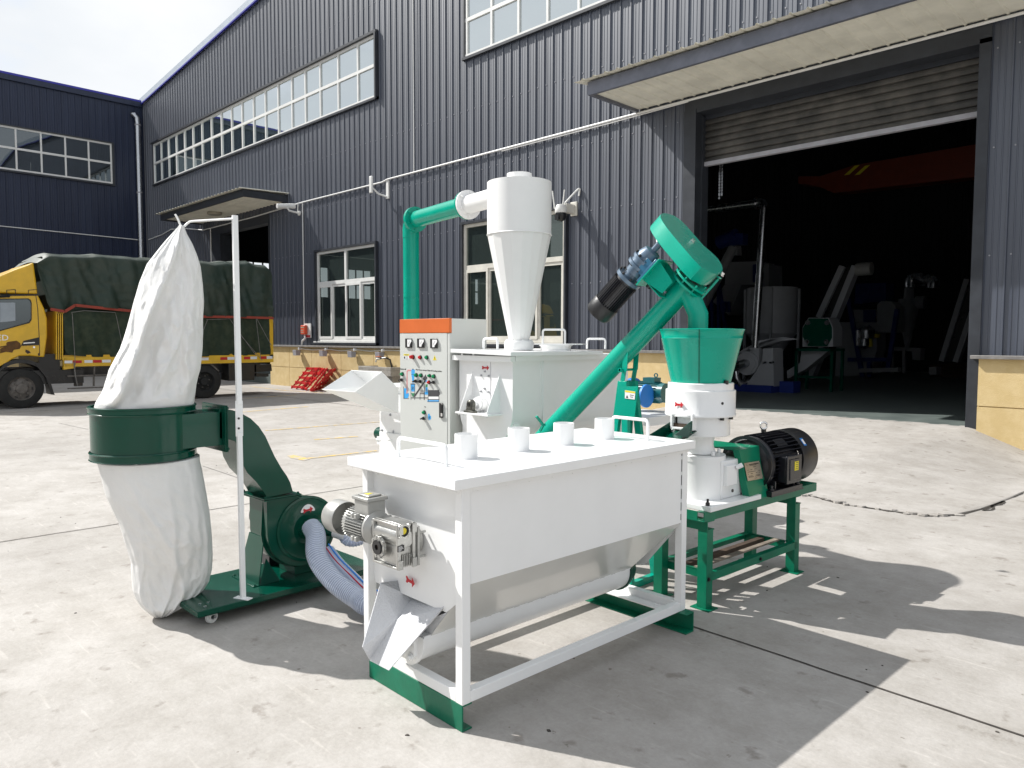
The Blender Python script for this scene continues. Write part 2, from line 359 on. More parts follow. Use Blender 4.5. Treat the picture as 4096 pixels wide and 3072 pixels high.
for x in xs:
    for j in range(m_+1):
        y0 = ytoe(x)+random.uniform(-.012, .012)*(j == 0); y = y0+(WY+.1-y0)*j/m_
        vs.append((x, y, ramp_h(x, y)+(random.uniform(-.002, .002) if j else -.006)))
mb = MB(); mb.add(vs, [(i*(m_+1)+j, (i+1)*(m_+1)+j, (i+1)*(m_+1)+j+1, i*(m_+1)+j+1) for i in range(len(xs)-1) for j in range(m_)])
mb.add([(x, ytoe(x), .009) for x in xs]+[(x, ytoe(x)-.002, -.01) for x in xs], [(i, i+1, len(xs)+i+1, len(xs)+i) for i in range(len(xs)-1)])
mb.build('entrance_ramp', YARD, kind='structure', smooth=60)
# broken edge along the toe of the ramp
mb = MB(); pts = []
x = -6.5
while x < -1.6: pts.append((x, ytoe(x)-.012+random.uniform(-.018, .012))); x += random.uniform(.03, .09)*(1 if x < -2 else .5)
y = 7.5
while y < 9.3: pts.append((-1.64+random.uniform(-.03, .035)+(y-8)*.03, y)); y += random.uniform(.05, .13)
for i in range(len(pts)-1):
    p, q = Vector(pts[i]+(0,)), Vector(pts[i+1]+(0,)); d = (q-p).normalized(); n_ = Vector((d.y, -d.x, 0))
    w1 = random.uniform(.006, .022); w2 = random.uniform(.004, .02)
    mb.face(p-n_*w1+Vector((0, 0, .0045)), q-n_*w2+Vector((0, 0, .0045)), q+n_*w1+Vector((0, 0, .0045)), p+n_*w2+Vector((0, 0, .0045)))
mb.build('ground_crack', JOINT, kind='structure', smooth=0)
mb = MB(); random.seed(3)
for k in range(26):
    x = random.uniform(-3.4, -1.75); y = ytoe(x)+random.uniform(-.07, .03); r = random.uniform(.012, .05)
    a0 = random.random()*6; poly = [(x+r*random.uniform(.6, 1.2)*math.cos(a0+i*1.05), y+r*random.uniform(.5, 1)*math.sin(a0+i*1.05), .002) for i in range(6)]
    mb.prism(poly, (0, 0, random.uniform(.008, .02)))
mb.build('concrete_rubble', YARD, smooth=0, kind='stuff')

mb = MB(); random.seed(21)
for k in range(80):
    x, y = random.uniform(-9, 1.5), random.uniform(.8, 6.6); r = random.uniform(.003, .011); a0 = random.random()*6
    mb.prism([(x+r*random.uniform(.4, 1.3)*math.cos(a0+i*1.3), y+r*random.uniform(.3, 1)*math.sin(a0+i*1.3), .0) for i in range(5)], (0, 0, .003))
mb.build('grit', JOINT, smooth=0, kind='stuff')
def strip(mb, p, q, w_, z, jit=0, n=1):
    p, q = Vector((p[0], p[1], z)), Vector((q[0], q[1], z)); d = (q-p).normalized(); m = Vector((d.y, -d.x, 0))*w_/2
    a = [p+(q-p)*i/n+(m*random.uniform(-jit, jit) if jit else Vector()) for i in range(n+1)]
    for i in range(n): mb.face(a[i]-m, a[i+1]-m, a[i+1]+m, a[i]+m)
ze = zo(300, 1500, 1.5085); zs = zo(3000, 1800, 1.659); zw = zo(1000, 1100, 3.017)
mb = MB()
strip(mb, (-3.6, 3.42), (2.5, 3.2), .012, .0035, .5, 40)
a, b = ze(0, 940, z=0), ze(1090, 772, z=0); e = a+(b-a)*2.6; a = a-(b-a)*1.2; strip(mb, a, e, .012, .0035, .6, 60)
a, b = ze(770, 550, z=0), ze(1040, 640, z=0); strip(mb, a, b, .006, .0035, 1, 14)
a, b = ze(-100, 290, z=0), ze(80, 330, z=0); strip(mb, a, b, .008, .0035, 1, 8)
for y in (-2.4,): strip(mb, (-14, y+.4), (-5, y), .012, .0035, .6, 60)
strip(mb, (-13.5, 9.2), (-22.5, 9.5), .02, .0035, .5, 30); strip(mb, (-18.5, 11.6), (-17.6, 3), .02, .0035, .5, 30)
mb.build('ground_joint', JOINT, kind='structure', smooth=0)
mb = MB()
def ln(q1, q2, w_): strip(mb, ze(*q1, z=0), ze(*q2, z=0), w_, .004)
ln((1150, 336), (1860, 282), .07); ln((1445, 391), (1705, 372), .09); ln((1400, 505), (1820, 458), .08)
mb.face(*[ze(*q, z=.004) for q in ((1280, 488), (1318, 482), (1420, 505), (1385, 517), (1300, 500))])
def lw(q1, q2, w_): strip(mb, zw(*q1, z=0), zw(*q2, z=0), w_, .004)
lw((0, 1345), (430, 1395), .08); lw((-100, 1492), (560, 1448), .1); lw((-100, 1655), (700, 1590), .1); lw((430, 1395), (900, 1425), .08)
mb.build('parking_lines', LINE, kind='structure', smooth=0)
# interior floor
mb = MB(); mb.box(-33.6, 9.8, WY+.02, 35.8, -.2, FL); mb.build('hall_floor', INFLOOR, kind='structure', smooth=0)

# ================================================================== FACTORY HALL
def gable(x): return 11.37+.0938*(x+33.75) if x < -12 else 13.41-.0938*(x+12)
RP = .2450
PROF = [(0, 0), (.008, .024), (.024, .024), (.032, 0), (.092, 0), (.097, .006), (.110, .006), (.115, 0), (.165, 0), (.170, .006), (.183, .006), (.188, 0)]
def clad(mb, a0, a1, lo, hi, fn, ph=0.0):
    """vertical ribbed sheet from a0 to a1; lo/hi heights (number or function), fn(a, off, z) -> point"""
    pts = [(a0, 0)]; k = math.floor((a0-ph)/RP)
    while ph+k*RP < a1:
        for p, o in PROF:
            a = ph+k*RP+p
            if a0+.001 < a < a1-.001: pts.append((a, o))
        k += 1
    pts.append((a1, 0)); n = len(pts)
    lf = lo if callable(lo) else (lambda a: lo); hf = hi if callable(hi) else (lambda a: hi)
    mb.add([fn(a, o, lf(a)) for a, o in pts]+[fn(a, o, hf(a)) for a, o in pts], [(i, i+1, n+i+1, n+i) for i in range(n-1)])
def clad_grid(mb, a0, a1, lo, hi, opens, fn, ph):
    ed = sorted(set([a0, a1]+[v for o in opens for v in (o[0], o[1]) if a0 < v < a1]))
    for p, q in zip(ed, ed[1:]):
        mid = (p+q)/2; cur = lo(mid) if callable(lo) else lo
        for (_, _, z0, z1) in sorted([o for o in opens if o[0] < mid < o[1]], key=lambda o: o[2]):
            if z0 > cur+.001: clad(mb, p, q, cur, z0, fn, ph)
            cur = max(cur, z1)
        clad(mb, p, q, cur, hi, fn, ph)
hall = thing('factory_hall', 'long dark blue ribbed metal factory hall with open roller door', 'factory building', (-12, WY, 0))
BT = 1.28
S1 = (-32.78, -16.76, 7.86, 9.50); S2 = (-13.25, 1.5, 7.95, 9.60); WA = (-19.90, -16.85, 1.42, 4.04); WB = (-13.30, -10.15, 1.42, 4.15)
D1 = (-7.15, -2.80, 0, 5.50); D2 = (-26.5, -22.82, 0, 5.27)
mb = MB()
clad_grid(mb, LX, 9.9, lambda x: BT if x > -22.8 else 0, lambda x: gable(x), [S1, S2, WA, WB, D1, D2], lambda a, o, z: (a, WY-.02-o, z), -9.086)
mb.build('ribbed_cladding', CLAD, hall, world=True, smooth=30)
mb = MB()
for z_ in (2.62, 4.05, 5.35, 6.75, 10.3):
    x = -26
    k = math.floor((-22.6+9.086)/RP)
    while -9.086+k*RP < 3:
        a = -9.086+k*RP+.078; k += 1
        if any(o[0]-.1 < a < o[1]+.1 and o[2]-.1 < z_ < o[3]+.12 for o in (S1, S2, WA, WB, D1, D2)): continue
        zz_ = z_+random.uniform(-.012, .012); mb.cyl((a, WY-.02, zz_), (a, WY-.034, zz_), .011, n=6)
mb.build('sheet_screws', GRAY, hall, world=True, kind='stuff')
# other walls, roof
mb = MB()
mb.box(9.85, 10, WY, 36, 0, 11.2)
LWIN = [(16+i*2.6, 17.9+i*2.6, 3.6, 5.1) for i in range(6)]
ed = sorted(set([WY+.1, 35.9]+[v for o in LWIN for v in o[:2]]))
for p, q in zip(ed, ed[1:]):
    o = [b for b in LWIN if b[0] <= (p+q)/2 <= b[1]]
    if o: mb.box(-34, -33.85, p, q, 0, o[0][2]); mb.box(-34, -33.85, p, q, o[0][3], 11.2)
    else: mb.box(-34, -33.85, p, q, 0, 11.2)
for o in LWIN:
    for k in range(1, 4): yk = o[0]+(o[1]-o[0])*k/4; mb.box(-33.95, -33.9, yk-.03, yk+.03, 3.6, 5.1)
    mb.box(-33.95, -33.9, o[0], o[1], 4.3, 4.38)
BWIN = []
ed = sorted(set([-34, 10]+[v for o in BWIN for v in o[:2]]))
for p, q in zip(ed, ed[1:]):
    o = [b for b in BWIN if b[0] <= (p+q)/2 <= b[1]]
    if o: mb.box(p, q, 35.9, 36, 0, o[0][2]); mb.box(p, q, 35.9, 36, o[0][3], 11)
    else: mb.box(p, q, 35.9, 36, 0, 11)
mb.prism([(-34, 35.9, 11), (10, 35.9, 11), (-12, 35.9, 13.3)], (0, .1, 0))
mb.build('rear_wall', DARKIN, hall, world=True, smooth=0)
mb = MB()
for s in (-1, 1):
    a = (-12, gable(-12)+.03); b = (LX-.1, gable(LX-.1)+.03) if s < 0 else (10.4, gable(10.4)+.03)
    mb.prism([(a[0], WY-.12, a[1]), (b[0], WY-.12, b[1]), (b[0], WY-.12, b[1]+.22), (a[0], WY-.12, a[1]+.22)], (0, 24.7, 0))
mb.build('roof', GTRIM, hall, world=True, smooth=0)
mb = MB()
mb.bar((LX, WY-.10, gable(LX)+.0), (-12, WY-.10, gable(-12)+.0), .06, .05); mb.bar((-12, WY-.10, gable(-12)+.0), (10, WY-.10, gable(10)+.0), .06, .05)
mb.build('verge_trim', BTRIM, hall, world=True, smooth=0)
# yellow base wall with joints
def base(mb, x0, x1, js, zz=.6):
    xs_ = [x0]+js+[x1]
    for p, q in zip(xs_, xs_[1:]):
        for z0, z1 in ((-.1, zz-.008), (zz+.008, 1.24)): mb.box(p+.008, q-.008, WY-.12, WY+.02, z0, z1)
    mb.box(x0+.01, x1-.01, WY-.10, WY+.1, -.1, 1.24)
mb = MB(); base(mb, -22.78, -7.35, [-21.51, -20.157, -18.534, -16.913, -15.3, -13.7, -12.1, -10.5, -8.9]); base(mb, -2.70, 9.9, [-1.1, .5, 2.1, 3.7]); mb.build('base_wall', YEL, hall, world=True, smooth=0)
mb = MB(); mb.box(-22.80, -7.35, WY-.20, WY+.02, 1.24, 1.29); mb.box(-2.78, 9.9, WY-.20, WY+.02, 1.24, 1.29); mb.build('base_coping', CAP, hall, world=True, bevel=.006)
# strip windows
def strip_window(W, mull, name, gm, fm, mid, y=WY, w_=.055):
    x0, x1, z0, z1 = W
    mb = MB()
    mb.box(x0, x1, y-.045, y+.03, z0, z0+.07); mb.box(x0, x1, y-.045, y+.03, z1-.07, z1); mb.box(x0, x1, y-.04, y+.03, mid-.04, mid+.04)
    for m in mull: mb.box(m-w_/2, m+w_/2, y-.042, y+.03, z0+.07, mid-.04); mb.box(m-w_/2, m+w_/2, y-.042, y+.03, mid+.04, z1-.07)
    fr = mb.build(name, fm, hall, world=True, smooth=0)
    mb = MB(); mb.face((x0, y-.005, z0), (x1, y-.005, z0), (x1, y-.005, z1), (x0, y-.005, z1)); mb.build('pane', gm, fr, world=True, smooth=0)
    mb = MB(); mb.box(x0-.06, x1+.06, y-.12, y-.02, z1+.002, z1+.07); mb.box(x1+.002, x1+.06, y-.14, y-.02, z0-.06, z1); mb.box(x0-.06, x0-.002, y-.06, y-.02, z0-.06, z1); mb.box(x0-.06, x1+.06, y-.10, y-.02, z0-.06, z0-.002)
    mb.build('flashing', TRIM, fr, world=True, smooth=0)
    return fr
strip_window(S1, [-32.75, -31.969, -31.174, -30.371, -29.547, -28.744, -27.928, -27.102, -26.264, -25.449, -24.639, -23.802, -22.977, -22.126, -21.265, -20.46, -19.614, -18.655, -17.669, -16.79], 'window_frame', GLS, PVC, 8.71)
strip_window(S2, [-13.2]+[-12.374+.84*i for i in range(17)], 'window_frame', GLS, PVC, 8.79)
def low_window(W, tr, muls, sash, fm):
    x0, x1, z0, z1 = W; y = WY
    mb = MB()
    mb.box(x0, x0+.07, y-.05, y+.03, z0, z1); mb.box(x1-.07, x1, y-.05, y+.03, z0, z1)
    mb.box(x0+.07, x1-.07, y-.05, y+.03, z0, z0+.07); mb.box(x0+.07, x1-.07, y-.05, y+.03, z1-.07, z1); mb.box(x0+.07, x1-.07, y-.052, y+.03, tr-.05, tr+.05)
    mb.box((x0+x1)/2-.04, (x0+x1)/2+.04, y-.05, y+.03, tr+.05, z1-.07)
    fr = mb.build('window_frame', fm, hall, world=True, smooth=0)
    for i, (p, q) in enumerate(zip(muls, muls[1:])):
        yo = y-.04 if i % 2 == 0 else y-.012
        mb = MB(); zt_ = tr-.05; w_ = .055
        mb.box(p, p+w_, yo-.02, yo+.015, z0+.07, zt_); mb.box(q-w_, q, yo-.02, yo+.015, z0+.07, zt_); mb.box(p+w_, q-w_, yo-.02, yo+.015, z0+.07, z0+.14); mb.box(p+w_, q-w_, yo-.02, yo+.015, zt_-.07, zt_)
        mb.build('sash', fm, fr, world=True, smooth=0)
    mb = MB(); mb.face((x0, y, z0), (x1, y, z0), (x1, y, z1), (x0, y, z1)); mb.build('pane', GLW, fr, world=True, smooth=0)
    mb = MB(); mb.box(x0-.08, x1+.05, y-.11, y-.02, z1+.002, z1+.06); mb.box(x1+.002, x1+.05, y-.11, y-.02, z0-.1, z1); mb.box(x0-.05, x0-.002, y-.11, y-.02, z0, z1); mb.box(x0-.25, x1+.05, y-.13, y-.02, z0-.1, z0-.04)
    mb.build('flashing', TRIM, fr, world=True, smooth=0)
    mb = MB(); mb.box(x0-.2, x1+.02, y-.09, y-.02, z0-.04, z0-.003); mb.build('sill', fm, fr, world=True, smooth=0)
low_window(WA, 3.11, [-19.83, -19.1, -18.37, -17.6, -16.92], 1, PVC)
low_window(WB, 3.15, [-13.23, -12.47, -11.72, -10.93, -10.22], 1, PVCY)
# roller door
mb = MB(); z = 5.36; pts = []
prof = []
while z > 4.6:
    prof += [(z, 0), (z-.012, -.03), (z-.05, -.04), (z-.088, -.03), (z-.10, 0)]; z -= .112
n = len(prof); mb.add([(x, WY+.22+o, zz) for x in (-7.12, -2.84) for zz, o in prof], [(i, i+1, n+i+1, n+i) for i in range(n-1)])
sh = mb.build('roller_shutter', SHUT, hall, world=True, smooth=50)
mb = MB(); mb.box(-7.12, -2.84, WY+.16, WY+.24, 4.55, 4.62); mb.build('bottom_rail', GRAY, sh, world=True, smooth=0)
mb = MB(); mb.box(-7.12, -2.84, WY+.2, WY+.6, 5.36, 5.9); mb.build('shutter_box', TRIM, hall, world=True, smooth=0)
mb = MB()
mb.box(-7.37, -7.13, WY-.09, WY+.3, FL-.1, 5.5); mb.box(-7.14, -7.10, WY+.1, WY+.3, FL-.1, 5.4)
mb.box(-2.84, -2.70, WY-.07, WY+.3, .15, 5.5); mb.box(-7.37, -2.70, WY-.07, WY+.2, 5.44, 5.66)
mb.build('door_frame', TRIM, hall, world=True, smooth=0)
mb = MB()
mb.box(-27.2, -26.45, WY-.08, WY+.3, 0, 5.5); mb.box(-22.84, -22.79, WY-.08, WY+.3, 0, 5.5); mb.box(-26.45, -22.84, WY-.08, WY+.2, 5.22, 5.5)
mb.build('door_frame', TRIM, hall, world=True, smooth=0)
# canopies
def canopy(x0, x1, yf, zb, zt, zroof, fmt):
    mb = MB()
    mb.box(x0, x1, yf, yf+.06, zb, zt); mb.box(x1-.06, x1, yf+.06, WY-.06, zb, zt); mb.box(x0, x0+.06, yf+.06, WY-.06, zb, zt)
    c = mb.build('canopy_fascia', fmt, hall, world=True, smooth=0)
    mb = MB(); a = x0+.06; k = 0; pts = []
    while a < x1-.06:
        pts += [(a, 0), (a+.17, 0), (a+.185, -.02), (a+.205, -.02), (a+.22, 0)]; a += .245
    pts = [p for p in pts if p[0] < x1-.06]+[(x1-.06, 0)]; n = len(pts)
    mb.add([(p, yf+.06, zb+.05+o) for p, o in pts]+[(p, WY-.05, zb+.05+o) for p, o in pts], [(i, i+1, n+i+1, n+i) for i in range(n-1)])
    mb.build('canopy_soffit', SOFF, c, world=True, smooth=0)
    mb = MB(); a = x0-.2; pts = []
    while a < x1+.05:
        pts += [(a, 0), (a+.17, 0), (a+.185, .025), (a+.205, .025), (a+.22, 0)]; a += .245
    n = len(pts)
    mb.add([(p, yf-.14, zt+.01+o) for p, o in pts]+[(p, WY-.03, zroof+o) for p, o in pts], [(i, i+1, n+i+1, n+i) for i in range(n-1)])
    mb.build('canopy_roof_sheet', SOFF, c, world=True, smooth=0)
    return c
canopy(-8.42, -1.2, 10.22, 5.70, 5.92, 6.12, FASC)
c2_ = canopy(-28.15, -21.60, 10.2, 5.72, 5.93, 5.99, TRIM)
for zz in ((-33.6, 5.3),): pass
# inside structure: columns, crane girder
mb = MB()
for x in (-28.5, -20, -14.2): mb.box(x, x+.25, WY+.6, WY+.9, FL, 9)
mb.build('steel_column', TRIM, hall, world=True, smooth=0)
# back partition inside (ribbed) seen through the door
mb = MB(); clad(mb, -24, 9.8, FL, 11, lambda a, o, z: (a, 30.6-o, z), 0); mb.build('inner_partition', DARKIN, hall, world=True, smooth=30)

# ================================================================== SIDE BUILDING
side = thing('side_building', 'lower navy ribbed metal building with blue roof edge behind the truck', 'factory building', (LX, 0, 0))
SW = (-6.0, 10.40, 7.86, 9.50)
RT = lambda y: 11.45
mb = MB(); clad_grid(mb, -14, WY+.03, 0, RT, [SW], lambda a, o, z: (LX+.0+o, a, z), .03); mb.build('ribbed_cladding', CLAD_SHADE, side, world=True, smooth=30)
mb = MB(); mb.box(LX-.2, LX+.08, -14, WY-.1, -.1, 1.2); mb.build('base_wall', YEL, side, world=True, smooth=0)
mb = MB(); mb.box(LX-.02, LX+.10, -14, WY-.06, 11.42, 11.50); mb.build('roof_trim', BTRIM, side, world=True, smooth=0)
mb = MB(); mb.box(LX-.05, LX+.09, -14, WY-.06, 11.22, 11.42); mb.build('fascia', CLAD_SHADE, side, world=True, smooth=0)
mb = MB(); mb.prism([(LX, -14, 11.40), (LX-16, -14, 12.6), (LX-16, -14, 0), (LX-.3, -14, 0)], (0, WY+14-.06, 0)); mb.build('building_body', CLAD_SHADE, side, world=True, smooth=0)
mb = MB(); x = LX
mb.box(x-.01, x+.045, SW[0], SW[1], SW[2], SW[2]+.07); mb.box(x-.01, x+.045, SW[0], SW[1], SW[3]-.07, SW[3]); mb.box(x-.01, x+.04, SW[0], SW[1], 8.66, 8.74)
yy = [10.37-.835*i for i in range(20)]
for y in yy: mb.box(x-.01, x+.042, y-.03, y+.03, SW[2]+.07, 8.66); mb.box(x-.01, x+.042, y-.03, y+.03, 8.74, SW[3]-.07)
fr = mb.build('window_frame', PVC, side, world=True, smooth=0)
mb = MB(); mb.face((x+.012, SW[0], SW[2]), (x+.012, SW[1], SW[2]), (x+.012, SW[1], SW[3]), (x+.012, SW[0], SW[3])); mb.build('pane', GLN, fr, world=True, smooth=0)
mb = MB(); mb.box(x, x+.09, SW[0], SW[1]+.08, SW[2]-.07, SW[2]-.002); mb.box(x, x+.09, SW[0], SW[1]+.08, SW[3]+.002, SW[3]+.05); mb.box(x, x+.09, SW[1]+.002, SW[1]+.08, SW[2], SW[3]); mb.build('flashing', TRIM, fr, world=True, smooth=0)
dp = thing('downpipe', 'grey round metal downpipe in the corner where the two buildings meet', 'downpipe', (LX+.16, 11.40, 0))
mb = MB(); mb.tube([(LX+.02, 11.25, 10.86), (LX+.13, 11.30, 10.84), (LX+.17, 11.38, 10.72), (LX+.17, 11.40, 10.5), (LX+.17, 11.40, .1)], .115, 16); p_ = mb.build('pipe', STEEL, dp, world=True)
mb = MB()
for z in (10.4, 7.6, 4.8, 2.2): mb.cyl((LX+.17, 11.40, z), (LX+.17, 11.40, z+.05), .125, n=18)
mb.build('pipe_clamp', GRAY, dp, world=True)
ob = thing('yard_building', 'long dark metal building with a pale roof across the yard', 'factory building', (-25, -36, 0))
mb = MB(); mb.box(-75, 30, -60, -36, 0, 9.5); mb.build('ribbed_cladding', CLAD_SHADE, ob, world=True, smooth=0)
mb = MB(); mb.prism([(-75.5, -35.6, 9.5), (-75.5, -60.4, 9.5), (-75.5, -48, 11.2)], (106, 0, 0)); mb.build('roof', GTRIM, ob, world=True, smooth=0)
mb = MB()
for k in range(12): mb.box(-70+k*8, -65+k*8, -36.05, -35.95, 5.5, 7.5)
mb.build('window_band', GLN, ob, world=True, smooth=0)

# ---- small things on the wall
c = thing('cable_conduit', 'thin white cable conduit running the length of the dark wall above the doors', 'conduit', (-15, WY-.05, 5.6))
yc = WY-.075
mb = MB()
mb.tube([(-27.9, yc, 5.50), (-24, yc, 5.52), (-20.645, yc, 5.60), (-16.5, yc, 5.60), (-16.27, yc, 5.64), (-12, yc, 5.66), (-8.4, yc, 5.68), (-2, yc, 5.70), (6, yc, 5.7)], .022, 8)
mb.tube([(-12, yc, 5.62), (-9, yc, 5.63), (-7.3, yc, 5.66)], .01, 6)
mb.build('horizontal_run', PVC, c, world=True)
mb = MB(); mb.tube([(-20.645, yc, 5.60), (-20.645, yc, 1.9)], .016, 8); mb.tube([(-27.25, yc, 5.5), (-27.25, yc, 1.5)], .02, 8); mb.tube([(-15.15, yc, 12), (-15.15, yc, 5.66)], .011, 6)
mb.build('vertical_run', PVC, c, world=True)
c = thing('wall_cable', 'thin white cable sagging across the navy side building above the truck', 'cable', (LX, 8, 5.7))
mb = MB(); mb.tube([(LX+.06, -10, 5.78), (LX+.06, 6.4, 5.715), (LX+.06, 11.3, 5.66)], .02, 6); mb.tube([(LX+.4, yc, 5.66), (-32, yc, 5.72), (-31, yc, 5.84), (-29.5, yc, 5.72), (-27.9, yc, 5.5)], .02, 6); mb.build('cable', PVC, c, world=True)
lab = ['small grey floodlight under the stone coping, nearest the truck', 'small grey floodlight on the base wall above the red barriers', 'small grey floodlight on the base wall below the four-sash window', 'small grey floodlight on the base wall above the wash basin']
for i, x in enumerate((-20.80, -19.26, -17.76, -16.43)):
    t = thing('floodlight', lab[i], 'wall light', (x, WY-.12, 1.18), group='floodlights along the base wall')
    mb = MB(); mb.cyl((0, .0, .02), (0, -.08, .0), .05, .03, 12); mb.build('bracket', PVC, t)
    mb = MB(); mb.prism([(-.11, -.22, -.03), (-.11, -.05, -.05), (-.11, -.07, -.2), (-.11, -.2, -.2)], (.2, 0, 0)); mb.build('housing', GRAY, t, bevel=.006)
t = thing('base_cable', 'thin cream cable looping along the base wall between the floodlights', 'cable', (-18, WY-.13, 1.18))
mb = MB(); mb.tube(bez([(-20.8, WY-.14, 1.19), (-20, WY-.14, 1.16), (-19.26, WY-.14, 1.19), (-18.5, WY-.14, 1.15), (-17.76, WY-.14, 1.19), (-17, WY-.14, 1.16), (-16.43, WY-.14, 1.19), (-14, WY-.14, 1.18)], 6), .018, 6); mb.build('cable', PCREAM, t, world=True)
t = thing('fire_alarm_box', 'small orange red box on a white plate on the dark wall', 'alarm box', (-20.45, WY-.05, 1.7))
mb = MB(); mb.box(-20.62, -20.25, WY-.09, WY-.06, 1.52, 1.95); mb.build('back_plate', PVC, t, world=True)
mb = MB(); mb.box(-20.68, -20.42, WY-.19, WY-.09, 1.62, 1.90); mb.build('box', mat('alarm_orange', (.6, .08, .03), .4), t, world=True, bevel=.02)
mb = MB(); mb.box(-20.6, -20.27, WY-.094, WY-.0905, 1.53, 1.6); mb.build('red_strip', STR, t, world=True)
mb = MB(); [mb.box(-20.64+i*.08, -20.58+i*.08, WY-.194, WY-.1905, 1.67+j*.06, 1.7+j*.06) for i in range(2) for j in range(2)]; mb.box(-20.65, -20.45, WY-.194, WY-.1905, 1.82, 1.85); mb.build('display', LENS, t, world=True)
mb = MB(); mb.tube(bez([(-20.55, WY-.12, 1.6), (-20.5, WY-.14, 1.5), (-20.65, WY-.14, 1.42), (-20.72, WY-.12, 1.3)], 6), .03, 8); mb.build('cable_boot', PVC, t, world=True)
# bullet camera
t = thing('security_camera', 'white bullet security camera on an arm beside the small far canopy', 'camera', (-20.85, WY-.05, 5.3))
mb = MB(); mb.cyl((-20.86, WY-.05, 5.30), (-20.86, WY-.09, 5.30), .07, n=16); mb.tube([(-20.86, WY-.08, 5.3), (-20.86, WY-.4, 5.34), (-20.86, WY-.46, 5.42)], .03, 8); mb.build('arm', PVC, t, world=True)
mb = MB(); mb.cyl((-20.87, WY-.2, 5.5), (-20.95, WY-.75, 5.44), .075, .075, 16); mb.build('camera_body', PVC, t, world=True, bevel=.01)
mb = MB(); mb.tube([(-20.86, WY-.1, 5.62), (-20.86, WY-.12, 5.3)], .015, 6); mb.build('cable', PVC, t, world=True)
t = thing('wireless_antenna', 'flat white wireless antenna panel on a bent wall bracket under the conduit', 'antenna', (-16.5, WY-.05, 5.4))
mb = MB(); mb.box(-16.62, -16.5, WY-.42, WY-.36, 5.28, 5.72); mb.build('antenna_panel', PVC, t, world=True, bevel=.02)
mb = MB(); mb.tube([(-16.55, WY-.36, 5.42), (-16.5, WY-.2, 5.28), (-16.32, WY-.06, 5.2)], .025, 8); mb.box(-16.35, -16.25, WY-.07, WY-.03, 5.15, 5.62); mb.build('bracket', PVC, t, world=True)
t = thing('dome_camera', 'white pan and tilt security camera with two aerials beside the window behind the cyclone', 'camera', (-10.0, WY-.05, 4.1))
mb = MB(); mb.box(-10.02, -9.85, WY-.06, WY-.02, 3.98, 4.26); mb.box(-10.0, -9.9, WY-.3, WY-.06, 4.02, 4.2); mb.build('wall_bracket', PVCY, t, world=True, bevel=.01)
mb = MB(); mb.lathe([(0, .1), (.09, .08), (.12, 0), (.12, -.06), (.11, -.08), (0, -.08)], (-9.97, WY-.40, 4.08), 20); mb.build('camera_body', PVC, t, world=True)
mb = MB(); mb.lathe([(.11, 0), (.115, -.06), (.08, -.13), (0, -.16)], (-9.97, WY-.40, 3.99), 20); mb.box(-10.02, -9.92, WY-.53, WY-.49, 3.86, 3.95); mb.build('camera_lens', BLACK, t, world=True)
mb = MB(); mb.tube([(-10.12, WY-.42, 4.1), (-10.18, WY-.42, 4.46)], .014, 6); mb.tube([(-9.9, WY-.42, 4.14), (-9.86, WY-.42, 4.44)], .014, 6); mb.tube(bez([(-9.96, WY-.3, 4.2), (-9.85, WY-.15, 4.4), (-9.78, WY-.06, 4.5), (-9.8, WY-.05, 4.36)], 6), .018, 6); mb.build('aerial', PVC, t, world=True)
# wash basin and tap
t = thing('wash_basin', 'rough grey concrete wash basin on a plinth against the cream base wall', 'basin', (-16.2, WY-.5, 0))
mb = MB(); mb.box(-16.75, -15.3, WY-.72, WY-.13, .55, .70); mb.box(-16.75, -15.3, WY-.72, WY-.66, .70, .78); mb.box(-16.75, -16.69, WY-.66, WY-.13, .70, .78); mb.box(-15.36, -15.3, WY-.66, WY-.13, .70, .78); b_ = mb.build('bowl', STONE, t, world=True, bevel=.01)
mb = MB(); mb.box(-16.6, -15.4, WY-.6, WY-.13, 0, .55); mb.build('plinth', STONE, t, world=True)
t = thing('water_tap', 'black pipe tap with an orange lever above the concrete basin', 'tap', (-16.1, WY-.13, .9))
mb = MB(); mb.tube([(-16.05, WY-.14, .72), (-16.05, WY-.2, .95), (-16.1, WY-.3, 1.0), (-16.28, WY-.35, .98)], .022, 8); mb.build('pipe', BLACK, t, world=True)
mb = MB(); mb.cyl((-16.26, WY-.35, .98), (-16.4, WY-.38, .96), .028, n=10); mb.tube([(-16.4, WY-.38, .96), (-16.44, WY-.38, .88)], .02, 8); bdy = mb.build('spout', PCREAM, t, world=True)
mb = MB(); mb.box(-16.42, -16.25, WY-.40, WY-.33, 1.02, 1.035); mb.build('lever', ORANGE, t, world=True)
t = thing('ceiling_light', 'flat round lamp under the corrugated soffit of the small far canopy', 'ceiling light', (-25.2, 10.9, 5.75))
mb = MB(); mb.lathe([(.24, 0), (.24, -.06), (.21, -.09), (0, -.1)], (0, 0, 0), 24); mb.build('lamp_cover', LENS, t)
